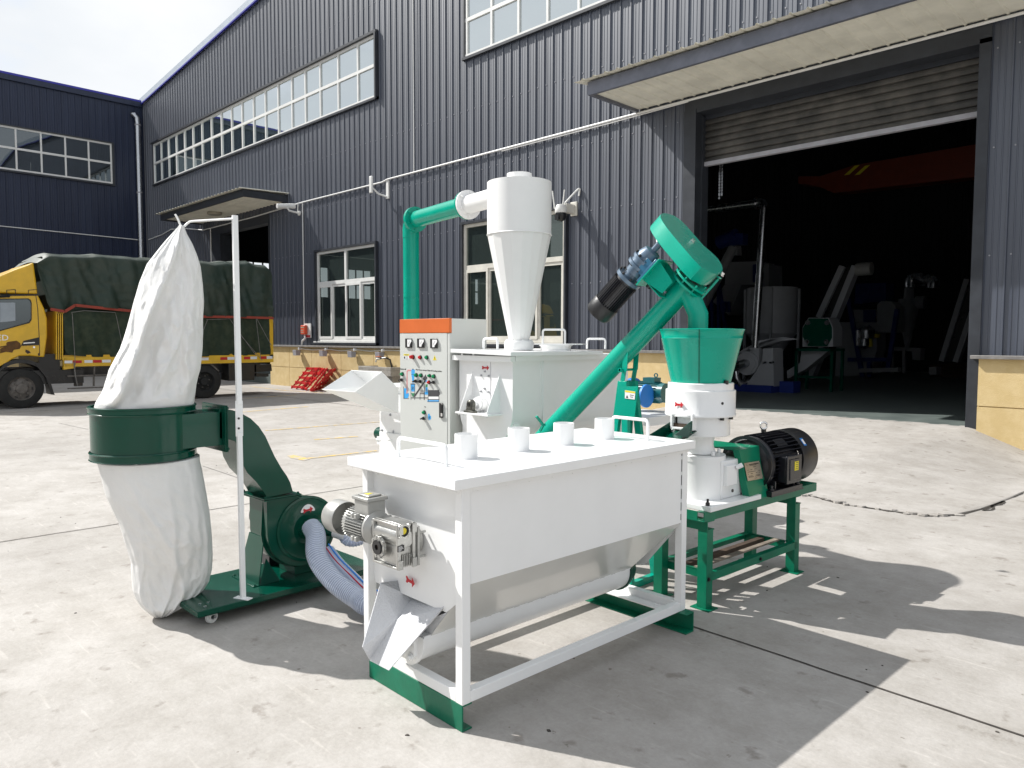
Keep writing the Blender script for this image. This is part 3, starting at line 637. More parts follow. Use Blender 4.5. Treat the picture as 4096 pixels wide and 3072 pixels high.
# red barriers stacked against wall
rot = [(-19.75, .0), (-19.45, .35), (-19.1, -.2), (-18.9, .3)]
labs = ['leftmost red steel barrier leaning on the base wall', 'second red steel barrier from the left against the base wall', 'third red steel barrier from the left against the base wall', 'rightmost red steel barrier leaning on the base wall']
for i, (x, sk) in enumerate(rot):
    t = thing('steel_barrier', labs[i], 'barrier', (x, 11.05+i*.05, 0), group='red barriers stacked against the wall')
    mb = MB(); T = Vector((.28+sk*.3, .42, .62)); S_ = Vector((.30, -.1*i, 0)); O = Vector((-.2, -.1, .02))
    for k in (0, .5, 1): mb.bar(O+S_*(k-.5)*2, O+S_*(k-.5)*2+T, .07, .04)
    for k in (.08, .3, .52, .74, .94): mb.bar(O-S_*1.25+T*k, O+S_*1.25+T*(k+random.uniform(-.04, .04)), .03, .075)
    for k in (.2, .62): mb.bar(O-S_*.9+T*k, O+S_*.9+T*(k+.3), .04, .05)
    mb.build('barrier_frame', REDP, t)

# ================================================================== MACHINES IN THE YARD
za = zo(1350, 2250, 2.212); zb = zo(2000, 1600, 1.508); zc = zo(1300, 1700, 2.37); zd = zo(1500, 1250, 2.765)
zf = zo(2500, 1250, 1.327); zg = zo(2300, 800, 2.37); zh = zo(1500, 600, 2.073); zi = zo(2800, 1650, 3.687); zt = zo(0, 700, 1.659); zj = zo(2700, 700, 1.659)
XV, YV, ZV = Vector((1, 0, 0)), Vector((0, 1, 0)), Vector((0, 0, 1))

# ---- near rectangular bin with screw trough
A1 = R(-1.6)
bin_ = thing('discharge_bin', 'large white rectangular steel bin on green channel feet with four round stubs on its lid', 'machine', (-2.085, 1.815, 0), A1)
Wd, Ln = .690, 1.490
def fx(v): return v
mb = MB()
for y in (0, Ln-.04):
    pass
def post(x, y, z0=.105, z1=.945): m = MB(); m.box(x, x+.042, y, y+.042, z0, z1); return m
for x, y in ((-.042, 0), (-Wd, 0), (-.042, Ln-.042), (-Wd, Ln-.042)): post(x, y).build('corner_post', WHITE, bin_, bevel=.003)
for a in ((-Wd+.042, -.042, .0, .042), (-Wd+.042, -.042, Ln-.042, Ln)): m = MB(); m.box(a[0], a[1], a[2]+.001, a[3]-.001, .106, .150); m.build('bottom_rail', WHITE, bin_, bevel=.002)
for a in ((-.041, -.001), (-Wd+.001, -Wd+.041)): m = MB(); m.box(a[0], a[1], .042, Ln-.042, .106, .150); m.build('bottom_rail', WHITE, bin_, bevel=.002)
# lid
mb = MB(); mb.box(-Wd-.025, .035, -.06, Ln+.015, .945, .985); lid = mb.build('lid', WHITE, bin_, bevel=.003)
mb = MB(); mb.box(-Wd-.003, .003, -.003, .05, .925, .945); mb.box(-.04, .004, .05, Ln+.004, .925, .945); mb.box(-Wd-.004, -Wd+.04, .05, Ln+.004, .925, .945); mb.build('top_flange', WHITE, bin_)
for y in (.30, .615, .92, 1.23):
    cx, cy = -.345+.01, y
    mb = MB(); mb.lathe([(.044, -.02), (.046, .105), (.0505, .105), (.0505, 0)], (cx, cy, .985), 32); mb.build('round_stub', WHITE, lid)
def uhandle(mb, p, q, h, r=.0085):
    p, q = Vector(p), Vector(q); d = (q-p).normalized(); b = .02
    pts = [p, p+ZV*(h-b)]+[p+d*b*(1-math.cos(t))+ZV*(h-b+b*math.sin(t)) for t in (.4, .8, 1.2)]+[p+d*b+ZV*h, q-d*b+ZV*h]+[q-d*b*(1-math.sin(t))+ZV*(h-b+b*math.cos(t)) for t in (.4, .8, 1.2)]+[q+ZV*(h-b), q]
    mb.tube(pts, r, 10); return mb
uhandle(MB(), (-.555, .10, .985), (-.22, .10, .985), .085).build('handle', WHITE, lid)
uhandle(MB(), (-.36, 1.325, .985), (-.13, 1.325, .985), .105).build('handle', WHITE, lid)
# body: upper box, sloped bottom, tube
cx = -Wd/2; rt_ = .108; zc_ = .325; zfold = .565
prof_ = [(-.008, .945), (-.008, zfold), (cx+rt_*.96, .30)]
prof_ += [(cx+rt_*math.sin(t), zc_-rt_*math.cos(t)) for t in [math.pi*.5*(1-i/8) for i in range(9)]]
prof_ += [(cx-rt_*math.sin(t), zc_-rt_*math.cos(t)) for t in [math.pi*.5*(i/8) for i in range(1, 9)]]
prof_ += [(cx-rt_*.96, .355), (-Wd+.008, zfold), (-Wd+.008, .945)]
y0, y1 = .03, Ln-.03
mb = MB(); up_ = [p for p in prof_ if p[1] >= zfold-.001]
for p, q in ((up_[0], up_[1]), (up_[2], up_[3])): mb.add([(p[0], y0, p[1]), (q[0], y0, q[1]), (q[0], y1, q[1]), (p[0], y1, p[1])], [(0, 1, 2, 3)])
mb.add([(-.008, y1, .945), (-.008, y1, zfold), (cx+.12, y1-.02, .30), (cx-.12, y1-.02, .30), (-Wd+.008, y1, zfold), (-Wd+.008, y1, .945)], [tuple(range(6))])
mb.build('side_panel', WHITE, bin_)
mb = MB(); low = prof_[1:-1]; n = len(low); ye = 1.40
TR = mat('trough_white_gloss', (.72, .72, .69), .2, var=.03, scale=3, coat=.5, bump=.05, bscale=5)
k0 = 1
mb.add([(-.008, y0, zfold), (cx+rt_, y0, .30), (cx+rt_, ye-.07, .30), (-.008, y1, zfold)], [(0, 1, 2, 3)])
mb.add([(-Wd+.008, y0, zfold), (cx-rt_, y0, .30), (cx-rt_, ye-.07, .30), (-Wd+.008, y1, zfold)], [(0, 1, 2, 3)])
mb.add([(-.008, y1, zfold), (cx+rt_, ye-.07, .30), (cx-rt_, ye-.07, .30), (-Wd+.008, y1, zfold)], [(0, 1, 2, 3)])
mb.build('hopper_slope', TR, bin_)
uu = [(cx+rt_, .306), (cx+rt_, .28)]+[(cx+rt_*math.cos(t), .28-rt_*math.sin(t)) for t in [math.pi*i/16 for i in range(1, 16)]]+[(cx-rt_, .28), (cx-rt_, .306)]
mb = MB(); mb.prism([(a, -.005, b) for a, b in uu], (0, ye+.005-.07, 0)); tub = mb.build('screw_trough', WHITE, bin_, smooth=30)
mb = MB(); ring_ = [(cx+(a-cx)*1.07, .28+(b-.28)*1.07 if b < .29 else b-.004) for a, b in uu]; mb.prism([(a, -.012, b) for a, b in ring_], (0, .008, 0))
mb.prism([(cx-.05, -.03, .29), (cx-.05, -.03, .235), (cx-.02, -.03, .195), (cx+.05, -.03, .195), (cx+.075, -.03, .22), (cx+.075, -.03, .29)], (0, .018, 0))
for a, b in ((.055, .215), (-.02, .21)): mb.bolt((cx+a, -.03, b), (0, -1, 0), .011, .018)
mb.cyl((cx+.0, -.03, .262), (cx+.0, -.055, .262), .03, n=20); mb.build('bearing_flange', WHITE, tub)
mb = MB(); mb.cyl((cx, ye-.07, .28), (cx, ye-.055, .28), .118, n=24); mb.cyl((cx, ye-.055, .28), (cx, ye, .28), .095, n=24); mb.build('drive_cap', DGREEN, tub)
mb = MB()
for y in [.1+i*.085 for i in range(15)]: mb.box(cx+rt_-.002, cx+rt_+.004, y, y+.05, .300, .307)
mb.build('weld_beads', WHITE, tub)
mb = MB()
for k in range(11): y = .1+k*.135+random.uniform(-.02, .02); mb.obox((-.004, y, .924), (.003, 0, 0), (0, random.uniform(.008, .018), 0), (0, 0, .003))
for k in range(5): mb.obox((-.05-k*.13+random.uniform(-.02, .02), -.001, .922), (random.uniform(.008, .016), 0, 0), (0, .003, 0), (0, 0, .003))
for z in (.62, .68, .75, .82, .9): mb.obox((-.005, Ln-.043, z), (.004, 0, 0), (0, .003, 0), (0, 0, .009))
mb.build('weld_beads', WHITE, bin_)
mb = MB(); mb.box(-.009, -.0065, Ln-.0455, Ln-.0425, .58, .92); mb.build('panel_gap', BLACK, bin_)
# front panel with opening, chute
mb = MB()
pan = [(-Wd+.03, .03, .93), (-.03, .03, .93), (-.042, .03, .50), (-.135, .03, .425), (-Wd+.052, .03, .425), (-Wd+.03, .03, .47)]
mb.sheet(pan, .003); mb.build('front_panel', WHITE, bin_)
mb = MB(); arrow(mb, INV[bin_.name] @ za(650, 165, y=1.845)+Vector((0, -.003, 0)), (1, 0, -.12), (0, 0, 1), .062, .05); mb.build('arrow_sticker', STR, bin_)
def Lc(v): return INV[bin_.name] @ v
TLx, TRx = -Wd+.052, -.135
tl, tr2 = (TLx, .03, .425), (TRx, .03, .425)
bl = Lc(za(285, 860, y=1.70)); brr = Lc(za(455, 948, y=1.69)); wl = Lc(za(222, 748, y=1.66))
inl, inr = Vector((cx-.105, .08, .36)), Vector((cx+.105, .08, .355))
CH_ = mat('chute_white_worn', (.66, .67, .69), .5, var=.03, scale=3, bump=.5, bscale=160)
mb = MB(); t_ = .003
V1, V2, V3 = Lc(za(522, 505, y=1.80)), Lc(za(665, 305, y=1.90)), Lc(za(700, 250, y=1.93))
TR3 = Lc(za(932, 408, y=1.845)); TL3 = Lc(za(383, 183, y=1.785)); TL4 = Lc(za(383, 180, y=1.85))
nf = Vector((.0, .0, -.004))
for tri in ((bl, brr, V1), (brr, TR3, V1), (TR3, V2, V1), (TR3, TR3+Vector((.0, .12, .08)), V2+Vector((0, .1, .07)), V2)): mb.prism(tri, nf)
for tri in ((TL3, V1, V2), (TL3, V2, V2+Vector((0, .1, .07)), TL4), (TL3, wl, V1), (wl, bl, V1)): mb.prism(tri, (-.004, 0, 0))
mb.prism([TR3, brr, brr+Vector((.010, 0, .012)), TR3+Vector((.004, 0, .012))], (.003, 0, 0))
mb.prism([(-.135, .031, .425), (-.03, .031, .545), (cx+rt_, .031, .302), (cx-.02, .031, .302)], (0, .003, 0))
mb.build('discharge_chute', CH_, bin_)
# channel feet
def channel(mb, x0, x1, y, s, h=.105, w_=.05, t=.007):
    ya, yb = sorted((y, y+s*t)); mb.box(x0, x1, ya, yb, .0, h)
    ya, yb = sorted((y+s*t, y+s*w_)); mb.box(x0, x1, ya, yb, 0, t); mb.box(x0, x1, ya, yb, h-t, h)
mb = MB(); channel(mb, -Wd+.04, -.002, -.0, 1); mb.build('channel_foot', GREEN if 0 else SGREEN, bin_, bevel=.002)
mb = MB(); channel(mb, -Wd-.01, .045, Ln+.01, -1, w_=.07); mb.build('channel_foot', SGREEN, bin_, bevel=.002)
mb = MB(); mb.box(-Wd+.042, -.042, Ln-.11, Ln-.043, .106, .112); mb.bolt((-.13, Ln-.08, .112), (0, 0, 1), .008, .01); mb.build('far_foot_plate', WHITE, bin_)
# gear motor
gm = MB(); gx0, gx1 = -2.503, -2.335; gy0, gy1 = 1.70, 1.775
rc = zc(530, 1150, y=gy0); ax_ = zc(620, 890, y=gy0)
zt0 = zc(440, 880, y=gy0).z; zb0 = zc(440, 1290, y=gy0).z; zaxis = zc(250, 905, y=1.74).z
def W(m, n, mt, par, **k): return m.build(n, mt, par, world=True, **k)
m = MB(); m.box(gx0+.012, gx1-.012, gy0+.012, gy1+.03, zb0+.012, zt0-.008); m.cyl((gx0-.01, 1.745, zaxis), (gx1-.004, 1.745, zaxis), .045, n=24); gb = W(m, 'gearbox', ALU, bin_, bevel=.003)
m = MB()
for (a, b) in ((gx0, gx0+.009), (gx1-.009, gx1)): m.box(a, b, gy0, gy0+.018, zb0, zt0); m.box(a, b, gy1, gy1+.014, zb0, zt0)
for z_ in (zb0, zt0-.009): m.box(gx0+.009, gx1-.009, gy0, gy0+.018, z_, z_+.009)
m.box(gx0, gx1, gy0+.018, gy1, zt0-.008, zt0); W(m, 'gearbox_frame', ALU, gb, bevel=.0015)
m = MB()
for x_ in (gx1-.0, ):
    for y_, z_ in ((gy0+.008, zb0+.018), (gy0+.008, zt0-.022), (gy1+.0, zb0+.018), (gy1+.0, zt0-.022)): m.box(x_, x_+.007, y_-.006, y_+.016, z_-.018, z_+.018)
for k in range(6): m.box(gx1-.03, gx1-.002, gy0+.026+k*.008, gy0+.029+k*.008, zb0+.005, zb0+.055)
W(m, 'cooling_fins', ALU, gb)
m = MB(); m.ring((rc.x, gy0-.004, rc.z), (0, -1, 0), .030, .042, .012, 30)
for k in range(10): t = k*math.pi/5; m.cyl((rc.x+.0395*math.cos(t), gy0-.006, rc.z+.0395*math.sin(t)), (rc.x+.0395*math.cos(t), gy0-.018, rc.z+.0395*math.sin(t)), .0065, n=10)
W(m, 'output_flange', ALU, gb)
m = MB(); m.ring((rc.x, gy0-.010, rc.z), (0, -1, 0), .011, .029, .012, 30); W(m, 'shaft_seal', BLACK, gb)
m = MB(); m.cyl((rc.x, gy0-.004, rc.z), (rc.x, gy0-.012, rc.z), .012, n=18); W(m, 'hollow_shaft', RUST, gb)
lc = zc(742, 1005, x=gx1)
m = MB(); m.ring((gx1-.004, lc.y, lc.z), (1, 0, 0), .021, .027, .014, 24)
for k in range(4): t = k*math.pi/2+.78; m.cyl((gx1, lc.y+.03*math.cos(t), lc.z+.03*math.sin(t)), (gx1+.012, lc.y+.03*math.cos(t), lc.z+.03*math.sin(t)), .006, n=10)
W(m, 'end_cover', ALU, gb)
m = MB(); m.cyl((gx1-.004, lc.y, lc.z), (gx1+.002, lc.y, lc.z), .0205, n=24); W(m, 'cover_recess', BLACK, gb)
m = MB(); m.cyl((gx1+.002, lc.y, lc.z), (gx1+.004, lc.y, lc.z), .013, n=20); W(m, 'cover_label', STY, gb)
q = zc(720, 1170, x=gx1); m = MB(); m.box(gx1-.004, gx1+.003, q.y-.017, q.y+.014, q.z-.012, q.z+.012); npq = W(m, 'name_plate', BLACK, gb)
m = MB(); [m.box(gx1+.003, gx1+.0036, q.y-.014, q.y-.014+.02*random.uniform(.6, 1.2), q.z-.009+k*.004, q.z-.0075+k*.004) for k in range(5)]; W(m, 'plate_print', STW, npq)
m = MB(); m.box(gx0+.01, gx1+.004, gy1+.022, gy1+.032, zb0+.0, zt0-.02); m.cyl(((gx0+gx1)/2, gy1+.01, rc.z+.01), ((gx0+gx1)/2, 1.845, rc.z+.01), .062, n=28)
for sx in (gx0+.02, gx1-.01):
    for sz in (zb0+.03, zt0-.05): m.bolt((sx, gy1+.022, sz), (0, -1, 0), .006, .008); m.cyl((sx, gy1+.03, sz), (sx, 1.845, sz), .006, n=8)
W(m, 'mounting_plate', ALUP, gb, bevel=.001)
# motor
mx0 = gx0-.012; mxe = zc(85, 850, y=1.745).x
m = MB(); m.lathe([(0, 0), (.045, 0), (.07, .02), (.07, .03), (.054, .034), (.054, .20), (0, .20)], (mx0, 1.745, zaxis), 32, (-1, 0, 0)); mo = W(m, 'motor', ALUP, bin_)
m = MB()
for k in range(36):
    t = k*2*math.pi/36
    if abs(math.cos(t)) < .0: continue
    d = Vector((0, math.cos(t), math.sin(t))); m.obox((mx0-.105, 1.745, zaxis)+d*.059 if 0 else Vector((mx0-.112, 1.745, zaxis))+d*.060, (.072, 0, 0), d*.009, Vector((0, -math.sin(t), math.cos(t)))*.0013)
W(m, 'motor_fins', ALUP, mo)
L_ = (mx0-mxe)
m = MB(); m.lathe([(.0705, L_-.10), (.073, L_-.095), (.073, L_-.02), (.066, L_-.004), (0, L_)], (mx0, 1.745, zaxis), 36, (-1, 0, 0)); W(m, 'fan_cowl', ALUP, mo)
m = MB()
for sy in (-1,):
    for dz in (-.045, .05):
        for dx in (-.075, -.10): m.box(mx0+dx-.008, mx0+dx+.008, 1.745-.072, 1.745-.05, zaxis+dz-.01, zaxis+dz+.01)
W(m, 'motor_lug', ALUP, mo, bevel=.002)
tz = zc(400, 765, y=1.745).z; tz1 = zc(400, 650, y=1.745).z
m = MB(); m.box(mx0-.125, mx0-.025, 1.705, 1.79, zaxis+.05, tz1-.022); m.cyl((mx0-.125, 1.745, tz1-.05), (mx0-.15, 1.745, tz1-.05), .014, n=12); tb = W(m, 'terminal_box', ALUP, mo, bevel=.003)
m = MB(); m.box(mx0-.135, mx0-.015, 1.697, 1.798, tz1-.021, tz1-.006); m.box(mx0-.115, mx0-.035, 1.715, 1.78, tz1-.006, tz1+.002); W(m, 'terminal_lid', ALUP, tb, bevel=.004)
m = MB(); m.prism([(mx0-.09, 1.73, tz1+.002), (mx0-.06, 1.73, tz1+.002), (mx0-.075, 1.765, tz1+.002)], (0, 0, .0006)); W(m, 'warning_sticker', STY, tb)

# ---- dust collector
dc = thing('dust_collector', 'dark green dust collector with tall white cloth filter bag, blower and clear hoses', 'dust collector', (-4.05, 1.9, 0))
m = MB(); m.box(-4.33, -3.78, 1.50, 2.62, .072, .102); m.box(-4.325, -3.785, 1.505, 2.615, .066, .072); bp_ = W(m, 'base_plate', DGREEN, dc, bevel=.004)
m = MB()
for q in ((755, 1383), (805, 1373), (785, 1398)): p = ze(q[0], q[1], z=.102); m.cyl(p, p+Vector((0, 0, .004)), .008, n=8)
W(m, 'plate_bolts', STEEL, bp_)
for x_, y_ in ((-3.86, 1.60), (-4.25, 1.62), (-3.86, 2.5), (-4.25, 2.5)):
    m = MB(); m.lathe([(.012, -.012), (.03, -.012), (.034, -.006), (.034, -.002), (.012, 0)], (x_+.01, y_, .034), 20, (1, .3, 0)); m.lathe([(.012, 0), (.034, .002), (.034, .008), (.03, .014), (.012, .014)], (x_+.01, y_, .034), 20, (1, .3, 0))
    cs = W(m, 'caster', PVC, dc)
    m = MB(); m.box(x_-.012, x_+.03, y_-.02, y_+.02, .058, .066); m.cyl((x_-.01, y_, .034), (x_+.03, y_+.012, .034), .008, n=8); W(m, 'caster_fork', STEEL, cs)
# pole with hook
px_, py_ = -3.81, 1.757
m = MB(); m.obox((px_, py_, .105), (.045, .02, 0), (-.008, .018, 0), (0, 0, .0025)); m.bar((px_, py_, .105), (px_-.004, py_, 1.0), .026, .020, (1, 0, 0)); m.bar((px_-.004, py_, .98), (px_-.001, py_, 1.17), .040, .005, (1, 0, 0)); m.bar((px_-.001, py_, 1.15), (px_-.006, py_, 2.14), .027, .020, (1, 0, 0))
for sx in (-.028, .028): m.bolt((px_+sx, py_+sx*.4, .107), (0, 0, 1), .006, .006)
pl = W(m, 'bag_pole', WHITE, dc, bevel=.002)
m = MB()
zu = zo(600, 700, 3.16)
BX, BY = -4.13, 1.385
def bp3(u, v, t=0): # point at the depth plane of bag / pole
    return zu(u, v, x=BX*(1-t)+px_*t)
hook = [bp3(1060, 552, 1), bp3(800, 568, .6), bp3(560, 582, .15), bp3(500, 590, .05), bp3(470, 615, 0), bp3(440, 645, 0), bp3(400, 655, 0), bp3(378, 620, 0), bp3(350, 550, 0), bp3(318, 495, 0)]
m.tube(hook, .006, 8); W(m, 'hook_arm', WHITE, pl)
m = MB(); qq = [ze(988, 262, x=px_+.012), ze(988, 322, x=px_+.012)]
for p in qq: m.cyl(p, p+Vector((.002, -.0005, 0)), .006, n=12)
W(m, 'pole_slots', BLACK, pl)
# drum ring (open centre): centre
RC = Vector((-4.15, 1.39, 0)); RR = .252
zT = px(568, 1628, y=1.39).z; 
zt_, zbm = 1.150, .873
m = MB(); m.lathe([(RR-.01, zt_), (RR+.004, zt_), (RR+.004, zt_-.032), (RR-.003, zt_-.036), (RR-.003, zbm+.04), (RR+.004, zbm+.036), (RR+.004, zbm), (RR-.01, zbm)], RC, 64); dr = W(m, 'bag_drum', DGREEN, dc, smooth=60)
m = MB(); m.lathe([(RR+.003, zt_), (RR+.008, zt_-.003), (RR+.008, zt_-.009), (RR+.003, zt_-.012)], RC, 64); m.lathe([(RR+.003, zt_-.030), (RR+.0075, zt_-.034), (RR+.003, zt_-.040)], RC, 64)
m.lathe([(RR+.002, zbm+.045), (RR+.0075, zbm+.039), (RR+.003, zbm+.033)], RC, 64); m.lathe([(RR+.003, zbm+.008), (RR+.0075, zbm+.003), (RR+.003, zbm)], RC, 64); W(m, 'rolled_bead', DGREEN, dr)
# inlet box tangent to drum
xn, xf = -3.93, -4.16; yfl = 1.717
zi0 = zt_-.045; zi1 = zbm+.052
m = MB(); m.box(xf, xn, 1.40, yfl, zi1, zi0)
m.face((xn, 1.52, zi1), (xn, 1.52, zi0), (RC.x+RR*.8, 1.30, zi0), (RC.x+RR*.8, 1.30, zi1)); inl_ = W(m, 'inlet_box', DGREEN, dc, bevel=.002)
m = MB()
for d_ in (0, .009): m.box(xf-.035, xn+.035, yfl+d_, yfl+d_+.007, zi1-.035, zi0+.035)
for sx in (xf-.02, xn+.02):
    for sz in (zi1-.02, zi0+.02): m.bolt((sx, yfl+.016, sz), (0, 1, 0), .007, .01)
W(m, 'duct_flange', DGREEN, inl_, bevel=.001)
# goose-neck duct: profile in the yz plane
def gy(u, v): p = ze(u, v, x=xn); return (p.y, p.z)
outer = [gy(*q) for q in ((872, 203), (950, 212), (1005, 232), (1060, 262), (1110, 310), (1150, 370), (1175, 425), (1205, 490), (1245, 560), (1280, 610), (1300, 650), (1316, 706))]
inner = [gy(*q) for q in ((872, 385), (930, 388), (968, 400), (988, 450), (1003, 520), (1040, 590), (1090, 640), (1130, 690), (1160, 742))]
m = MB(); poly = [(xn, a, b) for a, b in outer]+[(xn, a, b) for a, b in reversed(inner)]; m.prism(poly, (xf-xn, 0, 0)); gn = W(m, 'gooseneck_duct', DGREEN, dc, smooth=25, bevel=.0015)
fyc = (outer[-1][0]+inner[-1][0])/2; fz = (outer[-1][1]+inner[-1][1])/2-.004
m = MB()
for d_ in (0, -.009): m.box(xf-.035, xn+.035, inner[-1][0]-.035, outer[-1][0]+.035, fz+d_-.006, fz+d_)
for sx in (xf-.02, xn+.02):
    for sy in (inner[-1][0]-.02, outer[-1][0]+.02): m.bolt((sx, sy, fz), (0, 0, 1), .007, .012)
W(m, 'duct_flange', DGREEN, gn, bevel=.001)
# fan scroll
fc = ze(1395, 925, x=xn+.0); ctr = Vector((xn, fc.y, fc.z)); ya_, yb_ = inner[-1][0]-.002, outer[-1][0]+.002
rS = abs(ze(1395, 1180, x=xn).z-ctr.z)
out_ = [(xn, ya_, fz-.014), (xn, ya_, ctr.z-.02)]
ext = []
n = 26
for i in range(n+1):
    t = math.pi+i*(math.pi*1.5)/n  # from left round the bottom to the top right
    r_ = (ctr.y-ya_)*(1-i/n)+(.175)*(i/n)
    r_ = max(r_, .15) if i > 0 else r_
    ext.append((xn, ctr.y+r_*math.cos(t), ctr.z+min(r_, rS+.005)*math.sin(t)))
top = [(xn, yb_+.0, max(ctr.z+.13, 0)), (xn, yb_, fz-.014)]
ext = [e for e in ext]
scroll = [(xn, ya_, fz-.014)]+ext+[(xn, yb_, fz-.014)]
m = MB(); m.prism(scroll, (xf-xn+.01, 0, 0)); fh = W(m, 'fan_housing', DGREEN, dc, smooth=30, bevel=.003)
rD = abs(ze(1395, 740, x=xn).z-ze(1395, 1118, x=xn).z)/2
c3 = Vector((xn, ctr.y+.004, ctr.z))
m = MB(); m.lathe([(rD+.006, 0), (rD+.006, .008), (rD-.008, .011), (rD-.012, .006), (.5*rD, .007), (.5*rD-.004, .011), (.09, .010), (0, .010)], c3, 48, (1, 0, 0)); W(m, 'fan_cover', DGREEN, fh, smooth=50)
m = MB(); m.prism(scroll[:1]+[(p[0], ctr.y+(p[1]-ctr.y)*1.06, ctr.z+(p[2]-ctr.z)*1.05) for p in ext]+scroll[-1:], (-.006, 0, 0)); m.v = [v-Vector((.05, 0, 0)) for v in m.v]; W(m, 'housing_rim', DGREEN, fh)
ap = ze(1405, 810, x=xn+.013); m = MB(); pr = [ap+Vector((0, .046*math.cos(t)+(.0), .02*math.sin(t)-.010*math.cos(2*t))) for t in [i*.3142 for i in range(20)]]; m.prism(pr, (.001, 0, 0)); st = W(m, 'arrow_sticker', STW, fh)
m = MB(); arrow(m, ap+Vector((.0025, 0, -.004)), (0, 1, .1), (0, 0, 1), .066, .042); W(m, 'arrow_print', STR, st)
# fan bracket
m = MB(); m.prism([(xf+.0, ya_-.0, ctr.z-.02), (xn-.05, ya_-.0, ctr.z-.02), (xn-.02, ya_-.05, .103), (xf-.05, ya_-.05, .103)], (0, .006, 0)); m.prism([(xn-.048, ya_+.01, ctr.z-.14), (xn-.018, ya_-.045, .103), (xn-.018, ya_+.08, .103)], (.005, 0, 0))
m.box(xf-.06, xn-.01, ya_-.085, ya_-.045, .102, .107); m.bolt((xf-.05, ya_-.07, .107), (0, 0, 1), .006, .006); m.bolt((xn-.025, ya_-.07, .107), (0, 0, 1), .006, .006)
m.box(xf-.01, xn-.05, ctr.y-.05, ctr.y+.2, .103, ctr.z-rS+.02)
W(m, 'fan_bracket', DGREEN, dc, bevel=.001)
m = MB(); m.cyl((xf, ctr.y, ctr.z), (xf-.06, ctr.y, ctr.z), .12, n=30); m.cyl((xf-.06, ctr.y, ctr.z), (xf-.3, ctr.y, ctr.z), .10, n=30); m.box(xf-.25, xf-.08, ctr.y-.08, ctr.y+.08, .103, ctr.z-.05); W(m, 'fan_motor', BLKM, dc)
# Y inlet
ic = ze(1455, 930, x=xn+.1)
m = MB(); m.cyl((xn+.005, ctr.y, ctr.z), (xn+.11, ctr.y-.005, ctr.z-.01), .062, .055, 24)
e1 = ze(1600, 940, x=xn+.17); m.tube([(xn+.06, ctr.y+.0, ctr.z+.02), (xn+.12, ctr.y+.09, ctr.z+.01), e1], [.05, .05, .046], 20)
m.box(xn+.03, xn+.11, ctr.y+.01, ctr.y+.05, ctr.z+.035, ctr.z+.055)
yi = W(m, 'inlet_fork', DGREEN, dc)
d_ = (e1-Vector((xn+.12, ctr.y+.09, ctr.z+.01))).normalized()
m = MB(); m.cyl(e1-d_*.03, e1+d_*.045, .0495, n=24); W(m, 'hose_cuff', PVC, yi)
def hose(pts, r, name, helix):
    pts = bez(pts, 50); n = 20; m = MB(); rs = [r]*len(pts)
    h2 = MB(); hp_ = []; L0 = 0; A0 = None
    q_ = [pts[0]]; acc = 0
    for i in range(1, len(pts)):
        d = (pts[min(i+1, len(pts)-1)]-pts[i-1]).normalized(); A0 = d.orthogonal().normalized() if A0 is None else (A0-d*A0.dot(d)).normalized(); B0 = d.cross(A0)
        sub = 6
        for k in range(sub):
            c_ = pts[i-1].lerp(pts[i], k/sub); acc += (pts[i]-pts[i-1]).length/sub; t_a = acc/.0135*2*math.pi; hp_.append((c_, A0.copy(), B0.copy(), acc))
    # coil: evenly spaced wire rings
    nxt = 0
    for c_, a_, b_, l_ in hp_:
        if l_ >= nxt: h2.ring(c_, a_.cross(b_), r+.0002, r+.0030, .0045, 20); nxt += .0125
    m.tube(pts, rs, n, cap=False); h_ = W(m, name, HOSE, dc, smooth=75); W(h2, 'spiral_rib', RIB, h_, smooth=60)
    return h_, pts
s0 = Vector((xn+.10, ctr.y-.005, ctr.z-.01))
zq = lambda u, v, x: ze(u, v, x=x)
hose([s0+Vector((-.03, 0, .03)), s0+Vector((.05, -.02, .0)), ze(1462, 1100, x=-3.66), ze(1560, 1240, x=-3.52), ze(1700, 1345, x=-3.36), ze(1800, 1400, x=-3.22), (-3.0, 2.35, .07), (-2.9, 2.6, .07)], .054, 'clear_hose', 0)
hose([e1+d_*.02, e1+Vector((.05, .06, -.05)), (-3.62, 2.62, .38), (-3.45, 2.58, .25), (-3.2, 2.55, .15), (-3.0, 2.62, .07)], .044, 'clear_hose', 0)
g2 = [ze(1530, 1020, x=-3.72), ze(1590, 1100, x=-3.62), ze(1680, 1190, x=-3.5), ze(1770, 1275, x=-3.36), ze(1850, 1310, x=-3.2)]
for off, mt_, nm in (((0, 0, 0), STB, 'blue_stripe'), ((0, -.02, -.012), STR, 'red_stripe')):
    m = MB(); m.tube([p+Vector(off) for p in bez(g2, 10)], .0045, 6); W(m, nm, mt_, dc)
m = MB(); m.tube([p+Vector((-.01, 0, -.045)) for p in bez(g2, 30)], .042, 16); W(m, 'clear_hose', HOSE, dc)
